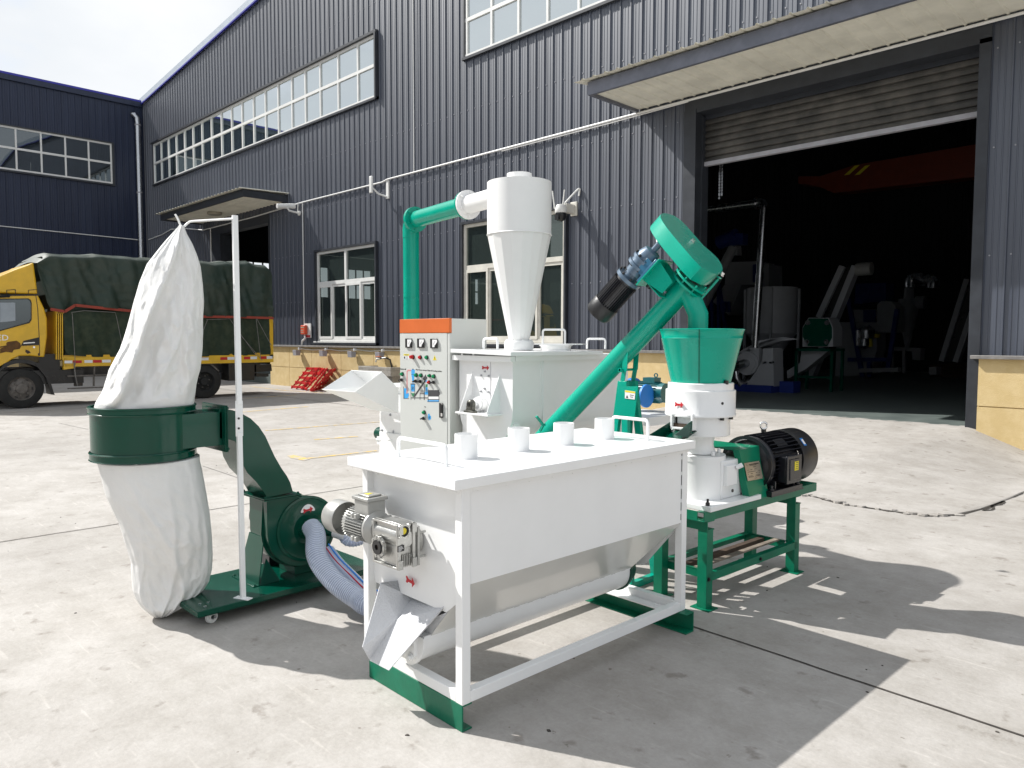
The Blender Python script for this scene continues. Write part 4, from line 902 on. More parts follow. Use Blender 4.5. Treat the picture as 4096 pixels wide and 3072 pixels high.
# filter bags: lofted outlines
from mathutils import noise as mnoise
def bag(rows, name, fold, seed, ridge=None, back=.55):
    """rows: (z, left y-offset, right y-offset) outline seen side-on; the bag is a closed cloth tube"""
    m = MB(); n = 160; vs = []
    for (z, c, a, b, ang) in rows:
        d = Vector((.317, .948, 0)); e = Vector((.948, -.317, 0))
        for k in range(n):
            t = k*2*math.pi/n
            u = math.cos(t); w_ = math.sin(t)
            f = fold(t, z)
            vs.append(Vector((c.x, c.y, z))+d*(u*a*(1+f*.07))+e*(w_*b*(1+f)))
    for i in range(len(rows)-1): m.f += [[i*n+k, i*n+(k+1) % n, (i+1)*n+(k+1) % n, (i+1)*n+k] for k in range(n)]
    m.v = vs; m.f += [list(range(n)), list(range((len(rows)-1)*n, len(rows)*n))]
    return W(m, name, CLOTH, dc, smooth=180)
def rows_from(pix, conv, nz, bmax):
    out_ = []
    P3 = [(conv(l, v, x=BX-.0), conv(r, v, x=BX-.0)) for v, l, r in pix]
    # use the plane facing the camera through the bag axis
    e = Vector((-.948, .317, 0)); q0 = Vector((RC.x, RC.y, 0)).dot(e)
    res = []
    for v, l, r in pix:
        pp = []
        for u in (l, r):
            p = conv(u, v, x=-4.0)-Vector((0, 0, CH)); t = q0/(p.dot(e)); pp.append(Vector((0, 0, CH))+p*t)
        c = (pp[0]+pp[1])/2; a = (pp[1]-pp[0]).length/2; res.append((c.z, c, a))
    zs_ = [r[0] for r in res]
    for i in range(nz+1):
        z = zs_[0]+(zs_[-1]-zs_[0])*i/nz
        for j in range(len(res)-1):
            if (zs_[j]-z)*(zs_[j+1]-z) <= 0:
                f = (z-zs_[j])/(zs_[j+1]-zs_[j]+1e-9); f2 = f
                c = res[j][1].lerp(res[j+1][1], f2); a = res[j][2]*(1-f2)+res[j+1][2]*f2; break
        out_.append((z, c, a, min(a*.95, bmax(z)), 0))
    return out_
upx = [(1535, 622, 1288), (1500, 632, 1290), (1440, 672, 1296), (1400, 690, 1300), (1290, 722, 1328), (1150, 798, 1340), (1000, 848, 1344), (830, 893, 1352), (720, 925, 1345), (600, 975, 1332), (520, 1035, 1305), (450, 1090, 1275), (390, 1142, 1240), (350, 1178, 1224), (335, 1188, 1222)]
def fold_up(t, z):
    k = (z-1.12)/1.0
    cr_ = 2.35-.75*k+.1*math.sin(z*9)          # long crease from the tied top to the lower left
    d = (t-cr_+math.pi) % (2*math.pi)-math.pi
    f = (.34*math.exp(-(d/.10)**2) if d < 0 else .34*math.exp(-(d/.30)**2))-.20*math.exp(-((d+.34)/.20)**2)
    f *= 1-.25*k
    for c0_, a_, w0 in ((.75+.3*k, .10, .09), (1.35-.2*k, .08, .06), (2.75, .13, .08), (.25, .10, .08)):
        d = (t-c0_-.12*math.sin(z*11+c0_*5)+math.pi) % (2*math.pi)-math.pi; f += a_*math.exp(-(d/w0)**2)*(.3+.7*abs(math.sin(z*4.5+c0_*3)))
    f += .12*mnoise.noise(Vector((math.cos(t)*2.2, math.sin(t)*2.2, z*4)))+.09*mnoise.noise(Vector((math.cos(t)*5+z*6, math.sin(t)*5, z*8+4)))
    r_ = 1-abs(mnoise.noise(Vector((math.cos(t)*4+z*3, math.sin(t)*4+7, z*9))))*2; f += .06*r_**3
    f += .015*mnoise.noise(Vector((math.cos(t)*14, math.sin(t)*14+7, z*34)))
    f *= 1.35*sm((z-1.13)/.10)
    if 1.15 < z < 1.32: f += .05*math.sin(9*t+2*math.sin(t*3))*math.sin((z-1.15)/.17*math.pi)
    return f
bag(rows_from(upx, zt, 150, lambda z: .235 if z < 1.25 else .235-.16*min(1, (z-1.25)/.75)), 'upper_filter_bag', fold_up, 1)
lpx = [(500, 128, 752), (530, 140, 752), (600, 158, 768), (700, 185, 785), (860, 262, 812), (1000, 308, 824), (1100, 338, 829), (1200, 342, 824), (1270, 348, 808), (1320, 368, 770), (1360, 392, 710), (1400, 425, 655), (1432, 455, 600), (1446, 470, 580)]
def fold_lo(t, z):
    k = max(0, (.9-z)/.9)
    f = .13*k*mnoise.noise(Vector((math.cos(t)*2.5+3, math.sin(t)*2.5, z*4)))+.14*k*k*mnoise.noise(Vector((math.cos(t)*4, math.sin(t)*4+9, z*9)))
    f += .07*mnoise.noise(Vector((math.cos(t)*6+z*5, math.sin(t)*6, z*13)))*(.3+k)
    for c0_, a_, w0 in ((2.2-1.1*k, .26, .09), (1.2+.5*k, .2, .07), (.55, .16, .08), (2.7-.3*k, .2, .1), (1.75+.9*k, .16, .06)):
        d = (t-c0_+math.pi) % (2*math.pi)-math.pi; f += a_*k**1.3*math.exp(-(d/w0)**2)
    r_ = 1-abs(mnoise.noise(Vector((math.cos(t)*3+z*7, math.sin(t)*3+2, z*7))))*2; f += .09*k*r_**3
    f += .012*mnoise.noise(Vector((math.cos(t)*14, math.sin(t)*14+7, z*34)))
    return f
bag(rows_from(lpx, ze, 130, lambda z: .235-.13*sm((.62-z)/.5)), 'lower_collection_bag', fold_lo, 2)

# ---- control cabinet
cab = thing('control_cabinet', 'tall light grey control cabinet with orange top strip, three meters and a process diagram', 'control cabinet', (-4.6, 3.8, 0))
CX0, CX1, CY0, CY1, CT = -4.935, -4.312, 3.632, 4.02, 1.652
m = MB(); m.box(CX0, CX1-.006, CY0+.026, CY1, .1, CT); m.box(CX0+.01, CX1-.01, CY0+.04, CY1-.01, 0, .1); W(m, 'cabinet_body', CGREY, cab, bevel=.003)
zo_ = px(1650, 1332, y=CY0).z
m = MB(); m.box(CX0, CX1, CY0, CY0+.025, zo_, CT+.002); W(m, 'orange_header', ORANGE, cab, bevel=.002)
m = MB(); m.box(CX0, CX1-.03, CY0+.002, CY0+.024, .1, zo_-.004); m.box(CX1-.026, CX1, CY0+.004, CY0+.025, .1, zo_-.004); door = W(m, 'cabinet_door', CGREY, cab, bevel=.002)
yy = CY0+.002
def dbox(m, u0, v0, u1, v1, t=.001, y=None):
    y = yy if y is None else y; p, q = zd(u0, v0, y=y), zd(u1, v1, y=y); m.box(min(p.x, q.x), max(p.x, q.x), y-t, y, min(p.z, q.z), max(p.z, q.z)); return m
for a, b in ((346, 411), (478, 548), (622, 694)):
    c_ = 288 if a < 600 else 290; e_ = 390 if a < 600 else 396
    m = MB(); dbox(m, a, c_, b, e_, .012); me_ = W(m, 'meter', BLACK, door, bevel=.001)
    m = MB(); dbox(m, a+11, c_+10, b-8, e_-12, .001, yy-.0125); W(m, 'meter_face', STW, me_)
    m = MB(); p = [zd(*q, y=yy-.014) for q in ((a+36, e_-11), (a+38, e_-32), (b-22, e_-44), (b-12, e_-64), (b-7, e_-64), (b-7, e_-11))]; m.prism(p, (0, -.001, 0)); m.tube([zd(a+22, e_-40, y=yy-.0145), zd(a+38, c_+25, y=yy-.0145)], .0006, 5); W(m, 'meter_corner', BLACK, me_)
def button(u, v, mt_, r=.0145, h=.022, knob=False):
    p = zd(u, v, y=yy); m = MB(); m.cyl(p, p+Vector((0, -.008, 0)), r+.003, r+.002, 20); b_ = W(m, 'button_bezel', BLACK if not knob else ALUP, door)
    m = MB()
    if knob: m.cyl(p+Vector((0, -.008, 0)), p+Vector((0, -.018, 0)), r-.002, n=18); m.obox(p+Vector((0, -.026, 0)), (r*.95, 0, r*.35), (0, .009, 0), (-.0016, 0, .0045))
    else: m.lathe([(r-.001, .006), (r-.001, h*.7), (r-.005, h), (0, h+.001)], p, 20, (0, -1, 0))
    W(m, 'button_cap', mt_, b_)
button(424, 492, BTNR, .016, .034); button(505, 496, BTNR); button(577, 497, BTNG)
for u, v in ((306, 681), (460, 692), (513, 695), (655, 706), (548, 1105)): button(u, v, BTNG)
for u, v in ((306, 745), (461, 759), (512, 762), (660, 772), (548, 1170)): button(u, v, BLACK, knob=True)
button(606, 699, BTNG, .012); button(602, 771, BTNR, .013)
# stickers
m = MB(); dbox(m, 318, 459, 378, 478); W(m, 'warning_label', STY, door)
m = MB(); dbox(m, 318, 480, 378, 520); W(m, 'warning_label', STW, door)
m = MB(); dbox(m, 322, 486, 336, 512, .0015)
for k in range(4): dbox(m, 344, 486+k*9, 360+random.uniform(4, 14), 489+k*9, .0015)
for k in range(1): dbox(m, 330, 465, 368, 472, .0015)
W(m, 'label_print', BLACK, door)
m = MB(); m.prism([zd(*q, y=yy) for q in ((641, 528), (680, 528), (660, 474))], (0, -.001, 0)); tri = W(m, 'warning_triangle', STY, door)
m = MB(); dbox(m, 658, 492, 662, 512, .0015); dbox(m, 658, 516, 662, 520, .0015); W(m, 'exclamation_mark', BLACK, tri)
def label(s, u, v, size=.0155):
    text(s, size, frame_m(zd(u, v, y=yy-.0012), (1, 0, 0), (0, 0, 1)), BLACK, 'label_text', door)
label('Hammer mill', 308, 625); label('Mixer', 466, 632); label('Screw conveyor', 531, 637); label('Pellet mill', 607, 642); label('Cooling machine', 688, 648); label('Fan', 554, 1043, .013)
# process diagram
DM = {}
def dpoly(mt_, *pts, t=.0008): DM.setdefault(mt_.name, (mt_, MB()))[1].prism([zd(*q, y=yy) for q in pts], (0, -t, 0))
def dbx(mt_, u0, v0, u1, v1, t=.0008): dpoly(mt_, (u0, v0), (u1, v0), (u1, v1), (u0, v1), t=t)
dpoly(LPINK, (350, 850), (350, 650), (362, 632), (402, 632), (402, 646), (366, 648), (360, 658), (360, 850)); dbx(LPINK, 350, 850, 360, 900)
dbx(LGREY, 412, 622, 428, 632); dbx(LBLUE, 402, 632, 440, 685); dpoly(LBLUE, (403, 687), (439, 687), (424, 786), (417, 786)); dbx(LGREY, 402, 684, 440, 687, .0012)
dbx(LGREY, 393, 786, 446, 796); dpoly(LBLUE, (398, 797), (441, 797), (441, 850), (432, 874), (408, 874), (398, 850)); dpoly(LGREEN, (400, 892), (442, 892), (424, 936), (418, 936))
for k in range(4): a = k*math.pi/4; dpoly(LGREY, (419+20*math.cos(a)-2, 838+22*math.sin(a)), (419+20*math.cos(a)+2, 838+22*math.sin(a)), (419-20*math.cos(a)+2, 838-22*math.sin(a)), (419-20*math.cos(a)-2, 838-22*math.sin(a)), t=.0013)
for u in (398, 440, 498, 543): dbx(LGREY, u-2, 800 if u < 450 else 880, u+2, 965, .0011)
dbx(LGREY, 398, 940, 592, 948, .0011)
dpoly(LGREY, (425, 930), (548, 752), (560, 762), (440, 936), t=.0014); dpoly(LGREY, (530, 735), (556, 690), (580, 722), (556, 762), t=.0014); dbx(LGREY, 558, 685, 563, 700); dbx(LBLUE, 562, 750, 575, 766)
dpoly(LGREEN, (556, 795), (584, 793), (579, 826), (562, 826)); dbx(LBLUE, 560, 828, 582, 870); dpoly(LBLUE, (552, 876), (586, 872), (586, 908), (552, 908)); dbx(ALUP, 498, 858, 545, 898); dbx(LGREY, 496, 895, 550, 902, .0011); dbx(LGREY, 545, 790, 549, 965, .001)
dbx(LGREY, 590, 858, 706, 930); dbx(STW, 592, 930, 704, 958); dbx(LGREY, 582, 958, 712, 966); dbx(LBLUE, 580, 970, 708, 984); dbx(LGREY, 580, 985, 710, 989); dbx(LGREY, 706, 880, 716, 912); dbx(LGREY, 588, 850, 592, 985, .0011); dbx(LGREY, 706, 850, 709, 985, .0011)
dbx(LBLUE, 318, 838, 350, 862); dpoly(LBLUE, (322, 862), (346, 862), (346, 950), (322, 950)); dpoly(LBLUE, (346, 900), (370, 888), (376, 912), (366, 944), (346, 950)); dpoly(LGREY, (316, 818), (320, 818), (326, 950), (316, 950), t=.0011); dbx(LGREY, 316, 950, 376, 954, .0011)
dpoly(LBLUE, (588, 1120), (603, 1118), (605, 1132), (620, 1150), (620, 1172), (608, 1190), (594, 1186), (586, 1166), (588, 1140))
for k in range(4): a = k*math.pi/4; dpoly(LGREY, (604+10*math.cos(a)-1.5, 1160+14*math.sin(a)), (604+10*math.cos(a)+1.5, 1160+14*math.sin(a)), (604-10*math.cos(a)+1.5, 1160-14*math.sin(a)), (604-10*math.cos(a)-1.5, 1160-14*math.sin(a)), t=.0013)
for k, (mt_, m) in DM.items(): W(m, 'process_diagram', mt_, door, smooth=0)
m = MB(); dbox(m, 722, 998, 755, 1166, .014); hd = W(m, 'door_handle', BLACK, door, bevel=.003)
m = MB(); dbox(m, 728, 1112, 746, 1150, .002, yy-.0145); dbox(m, 736, 1008, 748, 1016, .002, yy-.0145); W(m, 'handle_lock', CHROME, hd)

def pxp(u, v, p0, nrm):
    """photo pixel -> point on the world plane through p0 with normal nrm"""
    d = rt*((u-2048)/FPX)+up*(-(v-1536)/FPX)+fw; o = Vector((0, 0, CH)); n = Vector(nrm)
    return o+d*((Vector(p0)-o).dot(n)/d.dot(n))
def zgp(u, v, p0, n): return pxp(2300+u/2.37, 800+v/2.37, p0, n)

# ---- ribbon mixer (U trough) behind the cabinet
rm = thing('ribbon_mixer', 'white U-shaped mixer with a bearing on its end plate, standing under the cyclone', 'mixer', (-3.98, 4.3, 0))
MY0, MY1, MX1, MX0 = 3.70, 5.05, -3.705, -4.265
LNL, LNR = zd(835, 402, y=3.62), zd(1503, 437, y=3.62); LFR = px(2412, 1404, x=LNR.x); LFR = Vector((LNR.x, min(LFR.y, 5.15), LFR.z)); LFL = LNL+LFR-LNR
m = MB(); m.prism([LNL, LNR, LFR, LFL], (0, 0, -.028)); ml = W(m, 'lid', WHITE, rm, bevel=.002)
ztp = LNR.z-.028
cxm = (MX0+MX1)/2; rU = (MX1-MX0)/2; zc2 = .99
def useg(s=1, z1=None): return [(cxm+rU*s, z1 or ztp)]+[(cxm+rU*s*math.cos(t), zc2-rU*s*math.sin(t)) for t in [math.pi*i/20 for i in range(21)]]+[(cxm-rU*s, z1 or ztp)]
m = MB(); m.prism([(a, MY0, b) for a, b in useg()], (0, MY1-MY0, 0)); W(m, 'trough_body', WHITE, rm, smooth=30)
m = MB(); m.prism([(a, MY0-.006, b) for a, b in useg(1.02, ztp-.005)], (0, .006, 0)); m.box(MX0-.04, MX1+.03, MY0-.05, MY0-.006, ztp-.042, ztp-.004)
for k, u in enumerate((965, 1090, 1336, 1477)): p = zd(u, 462, y=MY0-.05); m.bolt(p, (0, -1, 0), .006, .007)
W(m, 'end_plate', WHITE, rm, bevel=.001)
m = MB()
for u, v in ((1174, 517), (1258, 521), (1219, 652), (1178, 695), (1262, 700), (1217, 843), (1176, 872), (1260, 880)): m.bolt(zd(u, v, y=MY0-.006), (0, -1, 0), .0055, .012)
W(m, 'plate_bolts', STEEL, rm)
m = MB(); p = zd(1280, 500, y=MY0-.006); m.box(p.x-.001, p.x+.001, MY0-.008, MY0-.006, .98, ztp-.05); W(m, 'seam', GRAY, rm)
ys = px(1500+1855/2.765, 1600, x=MX1).y
m = MB(); m.box(MX1-.0, MX1+.006, ys, ys+.12, .8, ztp-.0); m.box(MX1, MX1+.03, MY0, MY1, ztp-.04, ztp-.002); m.box(MX1, MX1+.004, ys-.03, ys-.024, 1.0, ztp-.05); W(m, 'side_strap', WHITE, rm)
for x_, y_ in ((MX0+.0, MY0+.02), (MX1-.05, MY0+.02), (MX0, MY1-.07), (MX1-.05, MY1-.07)): m = MB(); m.box(x_, x_+.05, y_, y_+.05, 0, .9); W(m, 'leg', WHITE, rm)
sb = zd(1410, 1118, y=MY0-.006); sf = px(1500+1247/2.765, 1250+1136/2.765, x=sb.x); yF = sf.y
m = MB(); slx = zd(885, 1080, y=yF).x; m.box(slx, sb.x, yF, MY0-.006, sb.z-.012, sb.z)
for x_ in (slx+.02, slx+.07, sb.x-.09, sb.x-.04): m.bolt((x_, yF+.02, sb.z-.012), (0, 0, -1), .007, .012)
shf = W(m, 'bearing_shelf', WHITE, rm, bevel=.001)
for u, v, x_ in ((1078, 648, None), (1378, 680, None)):
    a = zd(u, v, y=MY0-.006); m = MB(); m.prism([a, (a.x, MY0-.006, sb.z), (a.x, yF+.01, sb.z)], (.004, 0, 0)); W(m, 'gusset_plate', WHITE, rm)
bc = zd(1062, 1015, y=yF+.03)
m = MB(); m.lathe([(.013, -.024), (.022, -.024), (.026, -.018), (.034, -.014), (.034, .014), (.026, .018), (.022, .024), (.013, .024)], bc, 30, (0, -1, 0)); m.box(bc.x-.062, bc.x+.05, yF+.012, yF+.048, sb.z, sb.z+.014); m.box(bc.x-.035, bc.x+.03, yF+.014, yF+.046, sb.z+.014, bc.z-.01)
for dx in (-.05, .04): m.bolt((bc.x+dx, yF+.03, sb.z+.014), (0, 0, 1), .006, .01)
W(m, 'bearing', GREYC, rm, bevel=.0015)
m = MB(); m.cyl((bc.x, yF+.0, bc.z), (bc.x, yF+.05, bc.z), .0125, n=18); W(m, 'shaft_end', BLACK, rm)
m = MB(); m.cyl((bc.x, yF+.05, bc.z), (bc.x, MY0, bc.z), .022, n=20); m.cyl((bc.x, yF+.075, bc.z), (bc.x, yF+.10, bc.z), .045, n=24); m.cyl((bc.x, yF+.10, bc.z), (bc.x, MY0, bc.z), .052, n=24); W(m, 'shaft_seal_housing', WHITE, rm)
m = MB(); arrow(m, zd(1222, 611, y=MY0-.0075), (1, 0, 0), (0, 0, 1), .078, .042); W(m, 'arrow_sticker', STR, rm)
def mh(u0, u1, v, vt, y):
    a, b = zd(u0, v, y=y), zd(u1, v, y=y); h = zd(u0, vt, y=y).z-a.z; m = uhandle(MB(), a, b, h, .009); return W(m, 'handle', WHITE, ml)
mh(1200, 1355, 402, 290, 3.80)
zl = LNL.z
a = px(1500+1855/2.765, 1378, y=4.62); m = uhandle(MB(), a, a+Vector((.16, .1, 0)), .125, .009); W(m, 'handle', WHITE, ml)
a = px(2348, 1395, y=5.0); m = uhandle(MB(), a, a+Vector((.12, .10, 0)), .085, .009); W(m, 'handle', WHITE, ml)
c_ = px(1500+2000/2.765, 1394, y=4.35); m = MB(); m.lathe([(.115, -.03), (.12, .02), (.13, .02), (.13, .03), (.0, .03)], (c_.x, c_.y, zl), 32); m.obox((c_.x+.02, c_.y+.02, zl+.035), (.17, .1, 0), (-.04, .07, 0), (0, 0, .004)); W(m, 'inspection_cover', WHITE, ml)
# drive motor at the far end
mc = zf(172, 425, x=-3.72); m = MB(); m.cyl((mc.x-.22, mc.y, mc.z), (mc.x+.09, mc.y, mc.z), .085, n=28)
for k in range(24): t = k*math.pi/12; m.obox(Vector((mc.x-.08, mc.y, mc.z))+Vector((0, math.cos(t), math.sin(t)))*.088, (.11, 0, 0), Vector((0, math.cos(t), math.sin(t)))*.008, Vector((0, -math.sin(t), math.cos(t)))*.002)
m.box(mc.x-.12, mc.x, mc.y-.05, mc.y+.05, mc.z+.08, mc.z+.13); m.ring((mc.x-.02, mc.y, mc.z+.15), (0, 1, 0), .012, .02, .008); TEAL = mat('teal_motor_paint', (.01, .12, .13), .35, coat=.3); W(m, 'drive_motor', TEAL, rm)
m = MB(); m.cyl((mc.x-.27, mc.y-.02, mc.z), (mc.x-.22, mc.y-.02, mc.z), .12, n=28); m.cyl((mc.x+.0, mc.y-.18, mc.z-.02), (mc.x+.02, mc.y-.18, mc.z-.02), .10, n=28); W(m, 'gear_flange', STB, rm)
m = MB(); q = zf(150, 545, x=-3.6); m.box(-4.2, -3.50, MY1+.02, mc.y+.15, q.z-.02, q.z); m.box(-3.56, -3.50, MY1+.02, mc.y+.15, q.z-.07, q.z-.02); W(m, 'motor_shelf', WHITE, rm)

# ---- cyclone
CYY = 4.0
cyp = lambda v: zh(1196, v, y=CYY)
c0 = cyp(700); cyx = c0.x
def rad(u0, u1, v): a, b = zh(u0, v, y=CYY), zh(u1, v, y=CYY); dpt = (a-Vector((0, 0, CH))).dot(fw); return (u1-u0)/2.073/FPX*((c0-Vector((0, 0, CH))).dot(fw))/2
zt0_, zt1_, zsh, zco, zend = [cyp(v).z for v in (222, 268, 275, 708, 1602)]
RB = rad(931, 1463, 700); RN = rad(1091, 1298, 230); RE = rad(1128, 1290, 1590)
cy = thing('cyclone', 'tall white cyclone separator with long tapering cone and short top outlet, beside the green duct', 'cyclone', (cyx, CYY, zend))
m = MB(); m.lathe([(RN, zsh), (RB, zsh), (RB, zco), (RB-.006, zco-.004)], (cyx, CYY, 0), 56); W(m, 'cylinder_body', WHITE2, cy, smooth=40)
m = MB(); m.lathe([(RB-.001, zco-.001), (RE, zend)], (cyx, CYY, 0), 14); 
m2 = MB(); m2.lathe([(RB-.001, zco-.001), (RE, zend)], (cyx, CYY, 0), 18); W(m2, 'cone', WHITE2, cy, smooth=14)
m = MB(); m.lathe([(RB+.001, zco+.006), (RB+.005, zco+.0), (RB+.001, zco-.006)], (cyx, CYY, 0), 56); W(m, 'weld_seam', WHITE2, cy)
m = MB(); m.lathe([(RN-.005, zsh-.1), (RN-.005, zt0_+.02), (RN, zt0_+.02), (RN, zsh)], (cyx, CYY, 0), 40); W(m, 'top_outlet', WHITE2, cy)
m = MB(); m.lathe([(0, zend+.02), (RE+.03, zend+.02), (RE+.04, zend-.0), (RE+.035, zend-.05), (0, zend-.06)], (cyx, CYY, 0), 36)
for k in range(8): t = k*math.pi/4+.3; m.bolt((cyx+(RE+.022)*math.cos(t), CYY+(RE+.022)*math.sin(t), zend+.02), (0, 0, 1), .006, .01)
W(m, 'base_flange', WHITE2, cy)
fl = zh(770, 455, y=4.12); tang = zh(935, 412, y=CYY-.07)
el = zh(292, 690, y=4.30)
dirp = Vector((el.x-fl.x, el.y-fl.y, 0)).normalized()
f0 = Vector((fl.x, fl.y, fl.z))
m = MB(); m.cyl(f0, f0-dirp*1.0*abs(fl.x-cyx)*1.02, .074, n=30); W(m, 'inlet_pipe', WHITE2, cy)
m = MB(); m.cyl(f0+dirp*.0, f0-dirp*.016, .118, n=36)
for k in range(6): t = k*math.pi/3+.4; m.bolt(f0-dirp*.016+Vector((0, math.cos(t), math.sin(t)))*.095, -dirp, .007, .01)
W(m, 'inlet_flange', WHITE2, cy)
# ---- green duct
du = thing('green_duct', 'glossy green round duct rising behind the cabinet and bending over to the cyclone', 'duct', (el.x, el.y, 0))
PR = .0745
h0 = f0+dirp*.018; vx, vy = el.x, el.y
tl_ = abs(vx-h0.x); h1 = h0+dirp*(tl_-.09); h1.z = f0.z
m = MB(); m.cyl(h0, h1, PR, n=32); W(m, 'horizontal_pipe', GREEN, du)
m = MB(); m.cyl(h0, h0+dirp*.014, .115, n=32); m.cyl(h1+dirp*.002, h1+dirp*.018, .115, n=32); m.cyl(h1-dirp*.018, h1, .115, n=32)
for k in range(6): t = k*math.pi/3+.4; m.bolt(h1-dirp*.018+Vector((0, math.cos(t), math.sin(t)))*.095, -dirp, .007, .01)
W(m, 'pipe_flange', GREEN, du)
vp_ = Vector((h1.x, h1.y, 0))+dirp*.09
pts = [h1+dirp*.018]+[Vector((vp_.x, vp_.y, h1.z-.09))+(-dirp*0+Vector((0, 0, 1))*.09*math.sin(t))-dirp*.09*(1-math.cos(t))*0+dirp*(-.09+.09*math.cos(t))*1 for t in [math.pi/2*(1-i/7) for i in range(8)]]
m = MB(); m.tube(pts+[Vector((vp_.x, vp_.y, h1.z-.16))], PR+.003, 28); W(m, 'pipe_elbow', GREEN, du, smooth=70)
m = MB(); m.cyl((vp_.x, vp_.y, h1.z-.16), (vp_.x, vp_.y, .85), PR, n=32); vpipe = W(m, 'vertical_pipe', GREEN, du)
m = MB()
for k in (.55, 1.05): m.cyl((vp_.x, vp_.y, h1.z-.16-k), (vp_.x, vp_.y, h1.z-.165-k), PR+.003, n=32)
W(m, 'pipe_joint', GREEN, du)
# ---- hammer mill
ze2 = zo(1250, 1100, 2.37)
hm = thing('hammer_mill', 'white hammer mill with a slanted open feed chute, half hidden by the grey cabinet', 'hammer mill', (-5.7, 4.3, 0))
Ax = -6.09; Dx = -5.54
A_, D_ = ze2(90, 1085, x=Ax), ze2(400, 1110, x=Dx); B_, C_ = ze2(365, 905, x=Ax), ze2(655, 920, x=Dx); Dp = ze2(815, 1310, x=Dx); Cp = ze2(815, 1080, x=Dx)
Ap = Vector((Ax+.12, Dp.y, Dp.z)); Bp = Vector((Ax+.12, Cp.y, Cp.z))
m = MB()
m.sheet([A_, D_, Dp, Ap], .004); m.sheet([D_, C_, Cp, Dp], .004); m.sheet([A_, Ap, Bp, B_], .004)
W(m, 'feed_chute', WHITE, hm)
m = MB(); mid = (B_+C_)/2; g_ = ze2(525, 1005, x=(Ax+Dx)/2+.08); m.sheet([B_, C_, Cp, Bp], .004); W(m, 'chute_flap', WHITE, hm)
bc0 = ze2(720, 1470, y=4.12)
m = MB(); n_ = [( -5.90, .62), (-5.90, .78)]+[(-5.66+.24*math.cos(t), .78+.22*math.sin(t)) for t in [math.pi*(1-i/12) for i in range(13)]]+[(-5.42, .62)]
m.prism([(a, 4.10, b) for a, b in n_], (0, .30, 0)); m.box(-5.88, -5.44, 4.08, 4.42, .16, .62); m.box(-5.80, -5.50, 4.12, 4.34, .95, 1.06); W(m, 'mill_housing', WHITE, hm, bevel=.004)
m = MB()
for u in (640, 752): p = ze2(u, 1560, y=4.10); m.cyl(p-Vector((.035, .01, 0)), p+Vector((.035, -.01, 0)), .014, n=12); m.box(p.x-.03, p.x+.03, 4.085, 4.10, p.z-.045, p.z+.03)
W(m, 'door_hinge', WHITE, hm)
m = MB(); [m.bolt(ze2(u, v, y=4.10), (0, -1, 0), .009, .014) for u, v in ((660, 1470), (768, 1485), (740, 1325))]; W(m, 'housing_bolts', STEEL, hm)
m = MB(); p = ze2(612, 1500, y=4.2); m.cyl((p.x+.1, 4.22, p.z), (p.x+.0, 4.22, p.z), .06, n=24); W(m, 'rotor_pulley', DGREEN, hm)
m = MB(); m.prism([(-5.83, 4.08, 1.075), (-5.47, 4.08, 1.075), (-5.52, 4.16, 1.0), (-5.78, 4.16, 1.0)], (0, .0, -.01)); m.box(-5.86, -5.44, 4.04, 4.4, 1.06, 1.075); W(m, 'chute_neck', WHITE, hm)
m = MB(); m.box(-6.0, -5.3, 4.0, 4.6, .0, .16); W(m, 'base_frame', GREEN, hm)
m = MB(); m.cyl((-5.42, 4.25, .5), (vp_.x+.1, 4.28, .5), .2, n=32); m.tube([(vp_.x+.02, vp_.y, .5), (vp_.x, vp_.y, .7), (vp_.x, vp_.y, .86)], .1, 20); W(m, 'blower', WHITE, hm)

# ---- screw conveyor
Uc = zgp(1075, 760, (-2.34, 3.80, 1.85), (0, 1, 0)); Uc = Vector((-2.370, 3.80, 1.812)); Lw = px(2232, 1693, y=3.67)
ax = (Uc-Lw).normalized(); sc_ = thing('screw_conveyor', 'long inclined bright green tube screw conveyor feeding the green hopper', 'screw conveyor', (Lw.x, Lw.y, 0))
sidev = ax.cross(ZV).normalized(); nup = sidev.cross(ax).normalized()
TRd = .0655
foot = Lw-ax*.62
m = MB(); m.cyl(foot, Uc, TRd, n=40); tubeo = W(m, 'conveyor_tube', GREEN, sc_)
m = MB(); m.cyl(Uc, Uc+ax*.012, .112, n=36); m.cyl(Uc+ax*.03, Uc+ax*.042, .112, n=36)
for k in range(8): t = k*math.pi/4; p = Uc+(sidev*math.cos(t)+nup*math.sin(t))*.098; m.cyl(p-ax*.01, p+ax*.055, .006, n=8)
W(m, 'end_flange', GREEN, sc_)
m = MB(); m.cyl(Uc+ax*.042, Uc+ax*.09, .045, n=24); m.cyl(Uc, Uc+ax*.13, .018, n=12); W(m, 'end_bearing', BLACK, sc_)
# belt cover
fp = Uc+ax*.158
fo = [(812, 136), (840, 124), (880, 128), (940, 148), (1000, 188), (1060, 248), (1140, 340), (1220, 432), (1300, 500), (1360, 560), (1395, 620), (1402, 662), (1385, 686), (1345, 700), (1300, 692), (1255, 668), (1200, 640), (1120, 560), (1030, 455), (940, 350), (870, 262), (828, 200), (808, 162)]
fo = [zgp(u, v, fp, ax) for u, v in fo]
m = MB(); m.prism(fo, -ax*.092); cv = W(m, 'belt_cover', GREEN, sc_, bevel=.0015, smooth=30)
p = zgp(1110, 395, fp, ax); m = MB(); m.bolt(p, ax, .010, .02); p = zgp(1398, 700, fp, ax)-ax*.01; m.bolt(p, ax, .010, .02); W(m, 'cover_bolt', CHROME, cv)
m = MB(); m.bar(zgp(1390, 715, fp, ax)-ax*.03, zgp(1185, 945, Uc, (0, 1, 0)), .012, .012); m.obox(zgp(1390, 712, fp, ax)-ax*.02, sidev*.02, nup*.008, ax*.003); W(m, 'cover_stay', GREEN, cv)
